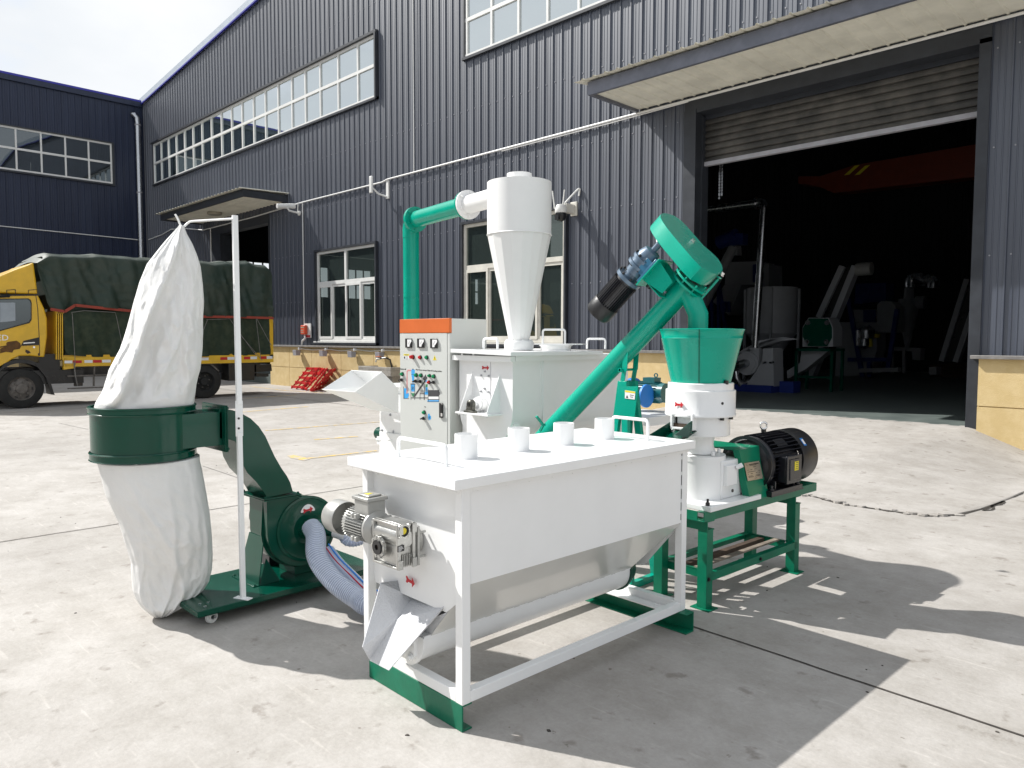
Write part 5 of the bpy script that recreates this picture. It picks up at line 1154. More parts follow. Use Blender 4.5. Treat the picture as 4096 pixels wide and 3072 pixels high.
# motor parallel to the tube
Mc = zgp(905, 300, fp, ax)-ax*.092
e0 = Mc
def along(d): return e0-ax*d
mdir = -ax
m = MB(); m.lathe([(0, 0), (.02, 0), (.02, .05), (.05, .06), (.066, .10), (.066, .12), (.078, .122), (.078, .14), (.068, .142), (.068, .165), (.08, .167), (.08, .185), (.055, .187), (.055, .23), (.045, .235), (.045, .26), (.085, .262), (.085, .285), (0, .285)], e0, 36, mdir); gr = W(m, 'reduction_gearbox', BLUEG, sc_)
m = MB()
for r_, d_ in ((.072, .118), (.074, .19), (.078, .258)):
    for k in range(8): t = k*math.pi/4+.2; m.bolt(e0+mdir*d_+(sidev*math.cos(t)+nup*math.sin(t))*r_, -mdir, .006, .012)
W(m, 'gearbox_bolts', BLACK, gr)
m = MB(); m.cyl(along(.285), along(.50), .066, n=32); mm = W(m, 'motor', BLKM, sc_)
m = MB()
for k in range(34):
    t = k*2*math.pi/34; d = sidev*math.cos(t)+nup*math.sin(t); tt = sidev*(-math.sin(t))+nup*math.cos(t); m.obox(along(.40)+d*.072, ax*.095, d*.009, tt*.0016)
W(m, 'motor_fins', BLKM, mm)
m = MB(); m.lathe([(.083, .48), (.085, .485), (.085, .56), (.078, .575), (0, .585)], e0, 36, mdir); W(m, 'fan_cowl', BLKR, mm)
m = MB(); pb = along(.46)-nup*.0+sidev*.0; q = zgp(690, 830, along(.45), (0, 1, 0)); m.cyl(q, q+ax*.05, .016, n=10); W(m, 'cable_gland', BLACK, mm)
# blue foot of gearbox and green saddle
ctrT = Uc-ax*.25
m = MB(); bz = e0+mdir*.14-nup*.088; m.obox(bz, ax*.085, sidev*.085, nup*.008)
for s in (-.06, .06): m.obox(bz+sidev*s+nup*.03, ax*.05, sidev*.006, nup*.03)
W(m, 'gearbox_foot', mat('foot_blue', (.03, .14, .24), .35, coat=.3), gr, bevel=.002)
m = MB(); dN = (bz-ctrT).dot(nup); base_c = bz-nup*.013
m.obox(base_c-nup*.0, ax*.10, sidev*.095, nup*.004); gap = (base_c-Uc).dot(nup)
for s in (-.055, .055): m.prism([base_c+sidev*s-ax*.06, base_c+sidev*s+ax*.085, base_c+sidev*s+ax*.06-nup*(gap-.03), base_c+sidev*s-ax*.03-nup*(gap-.03)], sidev*.005)
m.obox(base_c-ax*.055-nup*(gap-.03)/2, ax*.003, sidev*.055, nup*(gap-.03)/2); W(m, 'motor_saddle', GREEN, sc_, bevel=.001)
m = MB(); tp = zgp(800, 420, along(.1)+Vector((0, -.085, 0)), (0, 1, 0)); m.prism([zgp(u, v, (0, 3.70, 0), (.1, 1, -.3)) for u, v in ((765, 362), (842, 400), (782, 462))], (0, .001, 0)); ws = W(m, 'warning_triangle', STW, gr)
# outlet
O1 = Vector((-2.372, 3.80, 1.79)); O2 = Vector((-2.298, 3.80, 1.642)); O3 = Vector((-2.298, 3.80, 1.45))
m = MB(); m.tube([O1, O2, O3], .058, 32, cap=False); W(m, 'outlet_spout', GREEN, sc_, smooth=40)
# A-frame stand
tcn = None
best = None
for i in range(200):
    p = Lw.lerp(Uc, i/199); q = p-Vector((0, 0, CH)); u_ = 2048+FPX*q.dot(rt)/q.dot(fw)
    if best is None or abs(u_-2512) < best[0]: best = (abs(u_-2512), p)
Tn = best[1]
m = MB()
for s in (-1, 1):
    o_ = YV*s*.055
    m.bar(Tn+o_-nup*.03, Tn+o_-ZV*.13+XV*.015, .035, .006, YV)
    m.bar(Tn+o_-ZV*.12+XV*.015, Tn+o_*1.0-ZV*.20+XV*.0, .03, .006, YV)
m.cyl(Tn-YV*.085-ZV*.13, Tn+YV*.085-ZV*.13, .008, n=10); m.cyl(Tn-YV*.085-ZV*.13, Tn-YV*.07-ZV*.13, .014, n=6); ast = W(m, 'clevis', GREEN, sc_)
for sx in (-1, 1):
    m = MB(); tp_ = Tn-ZV*.20+XV*.01*sx; bt = Vector((Tn.x+.13*sx, Tn.y, .02)); m.bar(tp_-YV*.045, bt-YV*.13, .045, .03, YV); m.bar(tp_+YV*.045, bt+YV*.13, .045, .03, YV)
    m.bar(bt-YV*.18, bt+YV*.18, .04, .04); W(m, 'stand_leg', GREEN, sc_, bevel=.002)
m = MB(); pa = zf(0, 415, y=Tn.y-.10); zs0, zs1 = zf(30, 390, y=Tn.y-.10).z, zf(30, 540, y=Tn.y-.10).z
m.prism([zf(u, v, y=Tn.y-.08) for u, v in ((-40, 392), (68, 392), (50, 560), (-55, 560))], (0, .004, 0)); gp = W(m, 'stand_plate', GREEN, sc_)
m = MB(); m.prism([zf(u, v, y=Tn.y-.082) for u, v in ((0, 412), (55, 420), (52, 462), (0, 456))], (0, -.001, 0)); s1_ = W(m, 'warning_label', STW, gp)
m = MB(); m.prism([zf(u, v, y=Tn.y-.0835) for u, v in ((1, 413), (54, 421), (53, 429), (1, 422))], (0, -.0005, 0)); W(m, 'label_header', STY, s1_)
m = MB(); m.prism([zf(u, v, y=Tn.y-.0835) for u, v in ((5, 452), (17, 454), (11, 438))], (0, -.0005, 0)); m.prism([zf(u, v, y=Tn.y-.0835) for u, v in ((26, 436), (46, 439), (46, 442), (26, 439))], (0, -.0005, 0)); m.prism([zf(u, v, y=Tn.y-.0835) for u, v in ((26, 446), (42, 448), (42, 451), (26, 449))], (0, -.0005, 0)); W(m, 'label_print', BLACK, s1_)
m = MB(); g1 = zd(1785, 1148, y=3.45); g2_ = zd(1860, 1245, y=3.5); m.bar(g1, g2_, .02, .012); m.bar(g2_, zd(1880, 1240, y=3.5), .014, .014); m.bar(g2_, zd(1825, 1310, y=3.5), .014, .014); W(m, 'slide_gate_lever', GREEN, sc_)

# ---- pellet mill on its stand
pm = thing('pellet_mill', 'white pellet mill head and black electric motor on a green steel stand', 'pellet mill', (-2.20, 4.2, 0))
A2 = R(-3); SO = Vector((-2.112, 3.592, 0))
def S(x, y, z=0): return SO+Vector((x*math.cos(A2)-y*math.sin(A2), x*math.sin(A2)+y*math.cos(A2), z))
sx_ = Vector((math.cos(A2), math.sin(A2), 0)); sy_ = Vector((-math.sin(A2), math.cos(A2), 0))
def sbox(m, x0, x1, y0, y1, z0, z1): return m.obox(S((x0+x1)/2, (y0+y1)/2, (z0+z1)/2), sx_*(x1-x0)/2, sy_*(y1-y0)/2, ZV*(z1-z0)/2)
SWd, SLn, ST, SB = .36, 1.30, .552, .498
def chan_y(m, x, s, z0=SB, z1=ST, y0=0, y1=SLn): # channel along y, web at x
    sbox(m, *sorted((x, x-s*.006)), y0, y1, z0, z1); sbox(m, *sorted((x-s*.006, x-s*.045)), y0, y1, z0, z0+.005); sbox(m, *sorted((x-s*.006, x-s*.045)), y0, y1, z1-.005, z1)
for x, s in ((0, 1), (-SWd, -1)): m = MB(); chan_y(m, x, s); W(m, 'top_rail', SGREEN, pm, bevel=.001)
m = MB(); sbox(m, -SWd+.006, -.046, 0.0, .005, SB, ST); W(m, 'end_rail', SGREEN, pm); m = MB(); sbox(m, -SWd+.046, -.046, SLn-.006, SLn, SB, ST); W(m, 'end_rail', SGREEN, pm)
for y in (.03, 1.02):
    m = MB(); sbox(m, -SWd+.0, -.0, y, y+.006, SB-.055, SB); sbox(m, -SWd, 0, y+.006, y+.07, SB-.055, SB-.049); sbox(m, -SWd, 0, y+.006, y+.07, SB-.006, SB); W(m, 'cross_channel', SGREEN, pm)
for x in (-.06, -SWd+.0):
    for y in (.03, 1.02):
        m = MB(); sbox(m, x, x+.06, y, y+.006, .006, SB-.055); sbox(m, x, x+.006, y+.006, y+.06, .006, SB-.055); sbox(m, x+.054, x+.06, y+.006, y+.06, .006, SB-.055); lg = W(m, 'leg', SGREEN, pm, bevel=.001)
        m = MB(); sbox(m, x-.03, x+.09, y-.02, y+.075, 0, .006); W(m, 'foot_plate', SGREEN, lg)
for x in (-.008, -SWd+.0): m = MB(); sbox(m, x, x+.008, .04, 1.06, .155, .2); sbox(m, x-.03 if x > -.1 else x+.008, x if x > -.1 else x+.04, .04, 1.06, .195, .2); W(m, 'lower_rail', SGREEN, pm)
for y in (.085, 1.0): m = MB(); sbox(m, -SWd+.06, -.06, y, y+.005, .155, .2); sbox(m, -SWd+.06, -.06, y, y+.03, .195, .2); W(m, 'lower_rail', SGREEN, pm)
m = MB(); sbox(m, -.24, -.20, .1, 1.0, .155, .195); W(m, 'rusty_bar', RUST, pm); m = MB(); sbox(m, -.13, -.09, .1, 1.0, .20, .207); W(m, 'timber_strip', WOOD, pm)
m = MB(); m.bolt(S(.0, .6, .177), sx_, .008, .01); m.bolt(S(0, .05, .17), sx_, .008, .01); W(m, 'rail_bolt', BLACK, pm)
PC = Vector((-2.310, 3.86, 0))
zz = lambda v: zf(402, v, y=3.86).z
m = MB(); sbox(m, -.345, .02, .03, .56, ST, ST+.028)
pb_ = W(m, 'bed_plate', WHITE, pm, bevel=.002)
for x, y in ((-.02, .06), (-.32, .06), (-.02, .5), (-.32, .5)): m = MB(); m.cyl(S(x, y, ST+.028), S(x, y, ST+.045), .013, n=6); m.cyl(S(x, y, ST+.045), S(x, y, ST+.065), .007, n=10); W(m, 'hold_down_bolt', BLACK, pb_)
zb_ = ST+.028; z1_ = .806
m = MB(); m.lathe([(.150, zb_), (.147, zb_+.02), (.147, z1_-.006), (.150, z1_-.006), (.150, z1_+.022), (.075, z1_+.028), (.075, z1_+.03)], PC, 56); W(m, 'gearbox_housing', WHITE, pm, smooth=40)
m = MB(); sbox(m, -.235, -.055, .25, .47, zb_, .80); W(m, 'input_housing', WHITE, pm, bevel=.006)
bxp = zf(547, 845, x=-2.13)
m = MB(); m.obox(S(-.045, .325, .715), sx_*.012, sy_*.055, ZV*.06); m.cyl(S(-.03, .36, .755), S(.0, .38, .775), .014, n=14); br_ = W(m, 'oil_cover', WHITE, pm, bevel=.004)
m = MB(); m.cyl(S(-.034, .33, .625), S(-.030, .33, .625), .010, n=14); W(m, 'drain_hole', BLACK, br_)
m = MB(); m.lathe([(.098, z1_+.03), (.088, z1_+.05), (.080, z1_+.08), (.082, z1_+.11), (.10, .955)], PC, 40); W(m, 'neck', WHITE, pm)
m = MB()
for t in (-2.3, -.35, .9, 2.6): p = PC+Vector((math.cos(t)*.12, math.sin(t)*.12, z1_+.026)); m.lathe([(.011, 0), (.011, .014), (.009, .021), (.004, .027), (0, .028)], p, 14)
W(m, 'dome_nut', WHITE, pm)
z2_, z3_, z4_, z5_ = .945, 1.058, 1.205, 1.25
m = MB(); m.lathe([(0, z2_), (.168, z2_), (.172, z2_+.004), (.172, z3_)], PC, 56); W(m, 'die_chamber', WHITE, pm, smooth=40)
m = MB(); m.lathe([(.172, z3_), (.202, z3_), (.203, z3_+.004), (.203, z3_+.012), (.200, z3_+.016), (.200, z4_), (.196, z4_+.004), (.186, z4_+.005)], PC, 56); db = W(m, 'roller_chamber', WHITE, pm, smooth=40)
m = MB(); m.lathe([(.188, z4_), (.188, z5_-.004), (.184, z5_), (.16, z5_)], PC, 56); W(m, 'chamber_collar', WHITE, pm, smooth=40)
yy_ = PC.y-.15
for _ in range(20): q = zf(287, 489, y=yy_); yy_ = PC.y-math.sqrt(max(0, .204**2-(q.x-PC.x)**2))
ap_ = zf(287, 489, y=yy_); m = MB(); rd_ = Vector((ap_.x-PC.x, ap_.y-PC.y, 0)).normalized(); arrow(m, ap_+rd_*.0008, (-rd_.y, rd_.x, 0), (0, 0, 1), .06, .045); W(m, 'arrow_sticker', STR, db)
m = MB(); t = R(-8); p = PC+Vector((.18*math.cos(t), .18*math.sin(t), 0)); m.cyl(p+ZV*(z4_-.004), p+ZV*(z4_+.04), .008, n=10); m.cyl(p+ZV*(z4_+.04), p+ZV*(z4_+.062), .014, n=6)
for t in (R(-18), R(10)): p = PC+Vector((.185*math.cos(t), .185*math.sin(t), 0)); m.cyl(p+ZV*(z3_-.016), p+ZV*(z3_), .012, n=6)
W(m, 'adjusting_bolt', BLACK, pm)
t = R(-22); p = PC+Vector((.199*math.cos(t), .199*math.sin(t), 1.14)); m = MB(); m.cyl(p, p+Vector((math.cos(t), math.sin(t), 0))*.003, .008, n=12); W(m, 'plug_hole', BLACK, db)
# outlet box and chute
oc = px(2500+300/1.327, 1250+578/1.327, y=3.69)
m = MB(); bx0, bx1 = zf(240, 578, y=3.66).x, zf(358, 578, y=3.66).x; bz1, bz0 = zf(300, 535, y=3.66).z, zf(300, 622, y=3.66).z
m.box(bx0, bx0+.012, 3.66, 3.74, bz0, bz1); m.box(bx1-.012, bx1, 3.66, 3.74, bz0, bz1); m.box(bx0+.012, bx1-.012, 3.66, 3.74, bz1-.012, bz1); m.box(bx0+.012, bx1-.012, 3.66, 3.74, bz0, bz0+.012); ob = W(m, 'outlet_box', WHITE, pm, bevel=.001)
m = MB(); m.box(bx0+.012, bx1-.012, 3.695, 3.70, bz0+.012, bz1-.012); W(m, 'outlet_opening', BLACK, ob)
m = MB(); m.box(bx0+.012, bx1-.03, 3.675, 3.694, bz0+.012, bz0+.032); W(m, 'worn_die_edge', RUST, ob)
m = MB(); c1, c2, c3, c4 = zf(365, 568, y=3.68), zf(362, 625, y=3.68), zf(310, 662, y=3.56), zf(262, 640, y=3.54)
m.sheet([c1, c2, zf(335, 662, y=3.50), zf(265, 650, y=3.48)], .004)
lft = [zf(240, 562, y=3.68), zf(148, 632, y=3.62)]
m.sheet([(bx0-.004, 3.68, bz0+.04), (bx0-.004, 3.68, bz0-.03), (bx0-.06, 3.44, bz0-.12), (bx0-.06, 3.44, bz0-.06)], .004)
m.sheet([(bx0-.004, 3.70, bz0-.004), (bx1+.004, 3.70, bz0-.004), zf(335, 662, y=3.50), (bx0-.06, 3.44, bz0-.12)], .004)
W(m, 'pellet_chute', DGREEN, pm)
# hopper
hp = thing('feed_hopper', 'bright green tapering round hopper bucket on top of the white pellet mill', 'hopper', (PC.x, PC.y, z5_))
m = MB(); HT = 1.556
m.lathe([(.170, z5_+.001), (.229, 1.500), (.2315, 1.505), (.229, 1.510), (.241, HT-.004), (.245, HT), (.241, HT+.003), (.236, HT-.002), (.224, 1.5), (.166, z5_+.004)], PC, 64); hb = W(m, 'hopper_body', GREEN, hp, smooth=50)
m = MB(); t = R(-62); d = Vector((math.cos(t), math.sin(t), 0)); m.bar(PC+d*.172+ZV*(z5_+.002), PC+d*.231+ZV*1.50, .004, .004); m.bar(PC+d*.231+ZV*1.50, PC+d*.243+ZV*HT, .004, .004); W(m, 'weld_seam', DGREEN, hb)
# coupling guard
gz1, gz0 = .858, ST+.0
g0, g1_ = .385, .64
m = MB()
GA, GB = zi(575, 560, x=-2.135), zi(870, 490, x=-2.135)
gp_ = [GA-sx_*.33, GB-sx_*.33, GB, GA]
m.sheet(gp_, .004)
GA, GB = zi(575, 560, x=-2.135), zi(870, 490, x=-2.135); GC, GD = zi(1020, 1240, x=-2.075), zi(740, 1295, x=-2.075)
m.sheet([GA, GB, GC, GD], .004)
m.sheet([GA, GD, GD-sx_*.045, GA-sx_*.04], .004)
gd = W(m, 'coupling_guard', mat('guard_green', (.0, .19, .1), .38, coat=.15, spec=.3, var=.1), pm)
q = [zi(u, v, x=-2.085) for u, v in ((648, 748), (873, 712), (928, 970), (705, 1012))]
c0_ = GA; nn = ((GB-c0_).cross(GD-c0_)).normalized()
if nn.x < 0: nn = -nn
pl_ = c0_+nn*.006
q = [pxp(2800+u/3.687, 1650+v/3.687, pl_, nn) for u, v in ((648, 748), (873, 712), (928, 970), (705, 1012))]
m = MB(); m.prism(q, nn*.0012); npl = W(m, 'name_plate', BRASS, gd)
m = MB(); ex = (q[1]-q[0]); ey = (q[3]-q[0])
for r0, segs in ((.1, ((.28, .92),)), (.17, ((.3, .75),)), (.27, ((.5, .68),)), (.40, ((.1, .18), (.3, .42), (.55, .7))), (.51, ((.1, .6), (.8, .9))), (.62, ((.08, .14), (.26, .4), (.6, .7), (.8, .86))), (.74, ((.1, .35), (.55, .85))), (.80, ((.1, .42), (.5, .8))), (.90, ((.45, .62),))):
    for a, b in segs: p0 = q[0]+ex*a+ey*r0+nn*.0016; m.prism([p0, q[0]+ex*b+ey*r0+nn*.0016, q[0]+ex*b+ey*(r0+.025+(.02 if r0 < .12 else 0))+nn*.0016, p0+ey*(.025+(.02 if r0 < .12 else 0))], nn*.0003)
for k in range(10): t = k*.5; a = q[0]+ex*(.16+.05*math.cos(t))+ey*(.12+.06*math.sin(t))+nn*.0016; b = q[0]+ex*(.16+.05*math.cos(t+.5))+ey*(.12+.06*math.sin(t+.5))+nn*.0016; m.bar(a, b, .0012, .0005, nn)
W(m, 'plate_print', BLACK, npl)
m = MB()
for fx_, fy_ in ((.96, .04), (.96, .94)): m.cyl(q[0]+ex*fx_+ey*fy_, q[0]+ex*fx_+ey*fy_+nn*.004, .004, n=10)
W(m, 'rivet', CHROME, npl)
# big motor
MC = lambda y, z=0: S(-.135, y+.045, .735+z)
m = MB(); m.cyl(MC(.50), MC(.56), .05, n=24); m.cyl(MC(.44), MC(.50), .085, n=24); W(m, 'shaft_coupling', GREYC, pm)
m = MB(); m.lathe([(0, 0), (.10, 0), (.155, .02), (.168, .03), (.168, .05), (.155, .055), (.135, .055), (.135, .40), (0, .40)], MC(.60), 48, sy_); bm = W(m, 'motor', BLKM, pm, smooth=30)
m = MB(); m.ring(MC(.598), sy_, .150, .172, .008, 48); W(m, 'motor_flange_ring', BLKM, bm)
m = MB()
for k in range(40):
    t = k*2*math.pi/40; d = sx_*math.cos(t)+ZV*math.sin(t); tt = -sx_*math.sin(t)+ZV*math.cos(t)
    if abs(math.sin(t)) > .45 and math.sin(t) > 0: m.obox(MC(.83)+d*.152, sy_*.165, d*.022, tt*.0022)
    elif math.sin(t) > -.75: m.obox(MC(.83)+d*.148, sy_*.165, d*.015, tt*.0022)
W(m, 'motor_fins', BLKM, bm)
m = MB(); m.lathe([(.150, 0), (.174, 0), (.176, .006), (.176, .19), (.166, .205), (.03, .215)], MC(.99), 56, sy_); fcw = W(m, 'fan_cowl', BLKR, bm, smooth=40)
m = MB(); t = R(38); d = sx_*math.cos(t)+ZV*math.sin(t); tt = -sx_*math.sin(t)+ZV*math.cos(t); m.obox(MC(1.045)+d*.177, sy_*.016, tt*.028, d*.0006); lb_ = W(m, 'blue_label', STB, fcw)
m = MB(); m.obox(MC(1.047)+d*.1782, sy_*.011, tt*.018, d*.0003); W(m, 'label_print', STW, lb_)
m = MB(); m.obox(MC(.80)+sx_*.172-ZV*.03, sx_*.03, sy_*.085, ZV*.08); tbx = W(m, 'terminal_box', BLKM, bm, bevel=.008)
m = MB(); m.obox(MC(.80)+sx_*.206-ZV*.03, sx_*.006, sy_*.09, ZV*.085); m.obox(MC(.80)+sx_*.214-ZV*.03, sx_*.003, sy_*.06, ZV*.065); tl2 = W(m, 'terminal_lid', BLKM, tbx, bevel=.004)
m = MB(); m.obox(MC(.815)+sx_*.2176-ZV*.01, sx_*.0005, sy_*.025, ZV*.028); ys_ = W(m, 'yellow_label', STY, tl2)
m = MB()
for k in range(4): m.obox(MC(.82)+sx_*.2184+ZV*(.01-k*.012), sx_*.0002, sy_*(.014+.002*(k % 2)), ZV*.0015)
W(m, 'label_print', BLACK, ys_)
m = MB(); t = R(48); d = sx_*math.cos(t)+ZV*math.sin(t); tt = -sx_*math.sin(t)+ZV*math.cos(t); m.obox(MC(.80)+d*.166, sy_*.06, tt*.028, d*.004); W(m, 'motor_name_plate', BLACK, bm)
for s in (-1, 1):
    m = MB(); m.obox(MC(.80)+sx_*s*.125-ZV*.165, sx_*.045, sy_*.19, ZV*.014); m.obox(MC(.69)+sx_*s*.115-ZV*.13, sx_*.035, sy_*.006, ZV*.03); m.obox(MC(.92)+sx_*s*.115-ZV*.13, sx_*.035, sy_*.006, ZV*.03)
    for y in (.64, .96): m.bolt(MC(y)+sx_*s*.15-ZV*.15, ZV, .011, .03)
    W(m, 'motor_foot', BLKM, bm, bevel=.002)
m = MB(); m.obox(MC(.81)-ZV*.182, sx_*.17, sy_*.20, ZV*.004); W(m, 'slide_base', BLACK, pm)
et = MC(.80, .178)
m = MB(); m.cyl(et, et+ZV*.02, .016, n=12); W(m, 'lifting_boss', BLACK, bm)
m = MB(); vd = Vector((.75, -.66, 0)).normalized(); ttd = Vector((-vd.y, vd.x, 0)); m.tube(arc(et+ZV*.042, ttd, ZV, .021, 0, 2*math.pi*.999, 24), .0065, 10); m.cyl(et+ZV*.012, et+ZV*.022, .012, n=16); W(m, 'lifting_eye', CHROME, bm, smooth=80)

# ================================================================== TRUCK
TX = -18.5
zT = zo(0, 1000, 2.552)
tr = thing('covered_truck', 'yellow cab lorry with its load bed under dark green tarpaulins, parked before the navy building', 'truck', (TX-1, 6, 0))
def TP(u, v, x=TX): return zT(u, v, x=x)
def tP(u, v, x=TX): return zt(u, v, x=x)
def tpoly(m, pts, dx, conv=tP, x=TX): return m.prism([conv(u, v, x=x) for u, v in pts], (-dx, 0, 0))
yF0 = 2.45
def Yz(v): return TP(0, v).z
m = MB()
cabp = [TP(388, 457), TP(455, 600), TP(482, 700), TP(485, 870), TP(455, 1095), TP(372, 1088), TP(300, 1080), TP(200, 1082), TP(120, 1120), TP(60, 1165), TP(20, 1215), Vector((TX, 3.2, .62)), Vector((TX, yF0, .62)), Vector((TX, yF0-.02, 1.2)), Vector((TX, yF0+.35, Yz(460))), TP(0, 460)]
m.prism(cabp, (-2.0, 0, 0)); cab_ = W(m, 'cab', TYEL, tr, bevel=.03, seg=3)
m = MB(); fr_ = [TP(390, 452), TP(345, 122), TP(290, 150), TP(150, 200), TP(0, 265), Vector((TX, 3.0, TP(0, 300).z)), Vector((TX, 2.75, Yz(450)+.02))]
m.prism(fr_, (-1.9, 0, 0)); fa = W(m, 'roof_fairing', TYEL, tr, bevel=.04, seg=3)
m = MB()
for a, b in ((68, 155), (290, 380)):
    for q in (((a, 410), (b, 402)), ((b, 402), (b+4, 447)), ((a, 410), (a, 447))): m.bar(TP(*q[0], x=TX+.004), TP(*q[1], x=TX+.004), .006, .012)
W(m, 'fairing_panel_line', RUST, fa)
WG = [(-60, 500), (290, 494), (312, 510), (322, 540), (322, 712), (300, 745), (0, 828), (-60, 840)]
m = MB(); m.prism([TP(u, v, x=TX+.002) for u, v in WG], (.012, 0, 0)); wf = W(m, 'window_seal', BLACK, tr, bevel=.004)
m = MB(); m.prism([TP(u+(8 if u < 0 else -9 if u > 250 else 0), v+(9 if v < 600 else -10), x=TX+.016) for u, v in WG], (.004, 0, 0)); W(m, 'side_window', GLT, wf)
m = MB(); m.prism([TP(u, v, x=TX+.021) for u, v in ((0, 537), (155, 537), (158, 722), (0, 738))], (.002, 0, 0)); W(m, 'window_view', mat('window_grey', (.3, .34, .38), .2), wf)
m = MB(); m.prism([TP(u, v, x=TX+.003) for u, v in ((212, 978), (240, 928), (400, 890), (402, 970))], (.01, 0, 0)); hpnl = W(m, 'handle_recess', BLACK, tr)
m = MB(); m.bar(TP(238, 952, x=TX+.02), TP(355, 944, x=TX+.02), .015, .022); W(m, 'door_handle', CHROME, hpnl)
m = MB(); m.cyl(TP(348, 992, x=TX+.001), TP(348, 992, x=TX+.006), .02, n=14); W(m, 'door_lock', CHROME, tr)
m = MB()
for q in (((365, 462), (385, 600)), ((385, 600), (400, 890)), ((400, 890), (405, 1080))): m.bar(TP(*q[0], x=TX+.002), TP(*q[1], x=TX+.002), .004, .012)
m.bar(TP(0, 462, x=TX+.003), TP(390, 458, x=TX+.003), .006, .03); W(m, 'door_gap', BLACK, tr)
m = MB(); m.prism([TP(u, v, x=TX+.002) for u, v in ((60, 960), (75, 938), (170, 925), (205, 950), (215, 985), (200, 1010), (140, 1020), (125, 1048), (60, 1040), (0, 1055), (0, 1010), (40, 985), (0, 1000), (0, 985), (70, 972))], (.002, 0, 0)); W(m, 'rust_patch', mat('rust_brown', (.13, .06, .015), .8, var=.3, scale=10), tr)
m = MB(); m.prism([TP(u, v, x=TX+.002) for u, v in ((262, 1015), (300, 1030), (315, 1050), (280, 1060), (258, 1040))], (.001, 0, 0)); m.prism([TP(u, v, x=TX+.002) for u, v in ((385, 1060), (402, 1045), (405, 1080), (390, 1078))], (.001, 0, 0)); W(m, 'rust_spot', RUST, tr)
text('ED', .17, frame_m(TP(28, 898, x=TX+.004), (0, 1, 0), (0, 0, 1)), CHROME, 'door_badge', tr, .003)
m = MB(); m.bar(TP(-50, 478, x=TX+.1), TP(98, 470, x=TX+.02), .03, .05); m.obox(Vector((TX+.25, 3.15, TP(0, 590).z)), (.03, 0, 0), (0, .1, 0), (0, 0, .2)); W(m, 'mirror_arm', BLACK, tr)
# wheel arch, mudguard
m = MB(); wc_ = TP(225, 1405); wr = .405
a0, a1 = R(200), R(-8)
outer_ = arc(wc_, YV, ZV, .60, R(172), R(28), 14); inner_ = arc(wc_, YV, ZV, .52, R(172), R(28), 14)
m.prism(outer_+inner_[::-1], (-.5, 0, 0)); tpoly(m, [(372, 1150), (400, 1155), (500, 1290), (545, 1440), (560, 1480), (520, 1475), (505, 1400), (470, 1300), (360, 1165)], .35, TP, TX+.02); W(m, 'mudguard', BLACK, tr)
m = MB(); m.box(TX-1.9, TX-.08, yF0+.15, wc_.y+1.2, .5, .8); m.box(TX-1.5, TX-.35, yF0+.2, 9.3, .62, .84); m.box(TX-1.95, TX-.1, TP(460, 1000).y-.1, TP(620, 1000).y, .55, 1.15); W(m, 'chassis', BLACK, tr)
def wheel(c, r, rr, rear=False):
    m = MB(); m.lathe([(rr, 0), (r*.86, .0), (r*.97, .02), (r, .05), (r, .20), (r*.95, .235), (r*.7, .24)], c, 48, (-1, 0, 0)); ty = W(m, 'tyre', RUB, tr, smooth=40)
    m = MB(); rp_ = [(rr+.005, .005), (rr, .0), (rr*.93, .03), (rr*.86, .05), (rr*.45, .02), (rr*.42, -.02), (.0, -.03)] if not rear else [(rr+.005, .005), (rr, 0), (rr*.9, .06), (rr*.85, .11), (rr*.4, .10), (rr*.38, .03), (0, .03)]
    m.lathe(rp_, c, 40, (-1, 0, 0)); rm_ = W(m, 'rim', RIM if not rear else RUB, ty, smooth=30)
    m = MB()
    for k in range(6):
        t = k*math.pi/3+.3; p = Vector(c)+Vector((.0 if not rear else -.09, math.cos(t)*rr*.58, math.sin(t)*rr*.58)); m.cyl(p-XV*.03, p+XV*.015, .017, n=6)
    W(m, 'wheel_nuts', RIM, rm_)
    m = MB()
    for k in range(6):
        t = k*math.pi/3; p = Vector(c)+Vector((-.028 if not rear else -.1, math.cos(t)*rr*.80, math.sin(t)*rr*.80)); m.obox(p, (.006, 0, 0), Vector((0, -math.sin(t), math.cos(t)))*.032, Vector((0, math.cos(t), math.sin(t)))*.010)
    W(m, 'rim_slots', BLACK, rm_)
    return ty
wc2 = tP(1365, 1378)
wheel((TX-.03, wc_.y, .425), .425, .25); wheel((TX-.03, wc2.y, .42), .42, .245, True)
wheel((TX-1.75, wc_.y, .425), .425, .25); wheel((TX-1.75, wc2.y, .42), .42, .245, True)
m = MB(); m.cyl((TX-1.9, wc2.y, .42), (TX-.2, wc2.y, .42), .09, n=12); W(m, 'axle', BLACK, tr)
# bed frame
zr0, zr1 = tP(425, 1285).z, tP(425, 1210).z
yb0, yb1 = tP(420, 1240).y, tP(1815, 1215).y
m = MB(); m.box(TX-.06, TX, yb0, yb1, tP(900, 1262).z, tP(900, 1205).z); m.box(TX-2.1, TX-.06, yb0, yb1, 1.0, 1.12); m.prism([tP(*q) for q in ((422, 1205), (500, 1205), (500, 1282), (422, 1292))], (-.1, 0, 0)); bed = W(m, 'bed_rail', TYEL, tr)
m = MB()
for a, b in ((375, 425), ): 
    for k in range(4): u = 372+k*13; m.prism([tP(u, 905), tP(u+6, 905), tP(u+8, 1225), tP(u+2, 1225)], (-2.0 if k == 0 else -.04, 0, 0))
m.prism([tP(370, 903), tP(425, 903), tP(425, 918), tP(370, 918)], (-2.0, 0, 0)); m.prism([tP(1785, 940), tP(1812, 940), tP(1814, 1215), tP(1790, 1215)], (-.06, 0, 0)); W(m, 'corner_post', TYEL, tr)
m = MB()
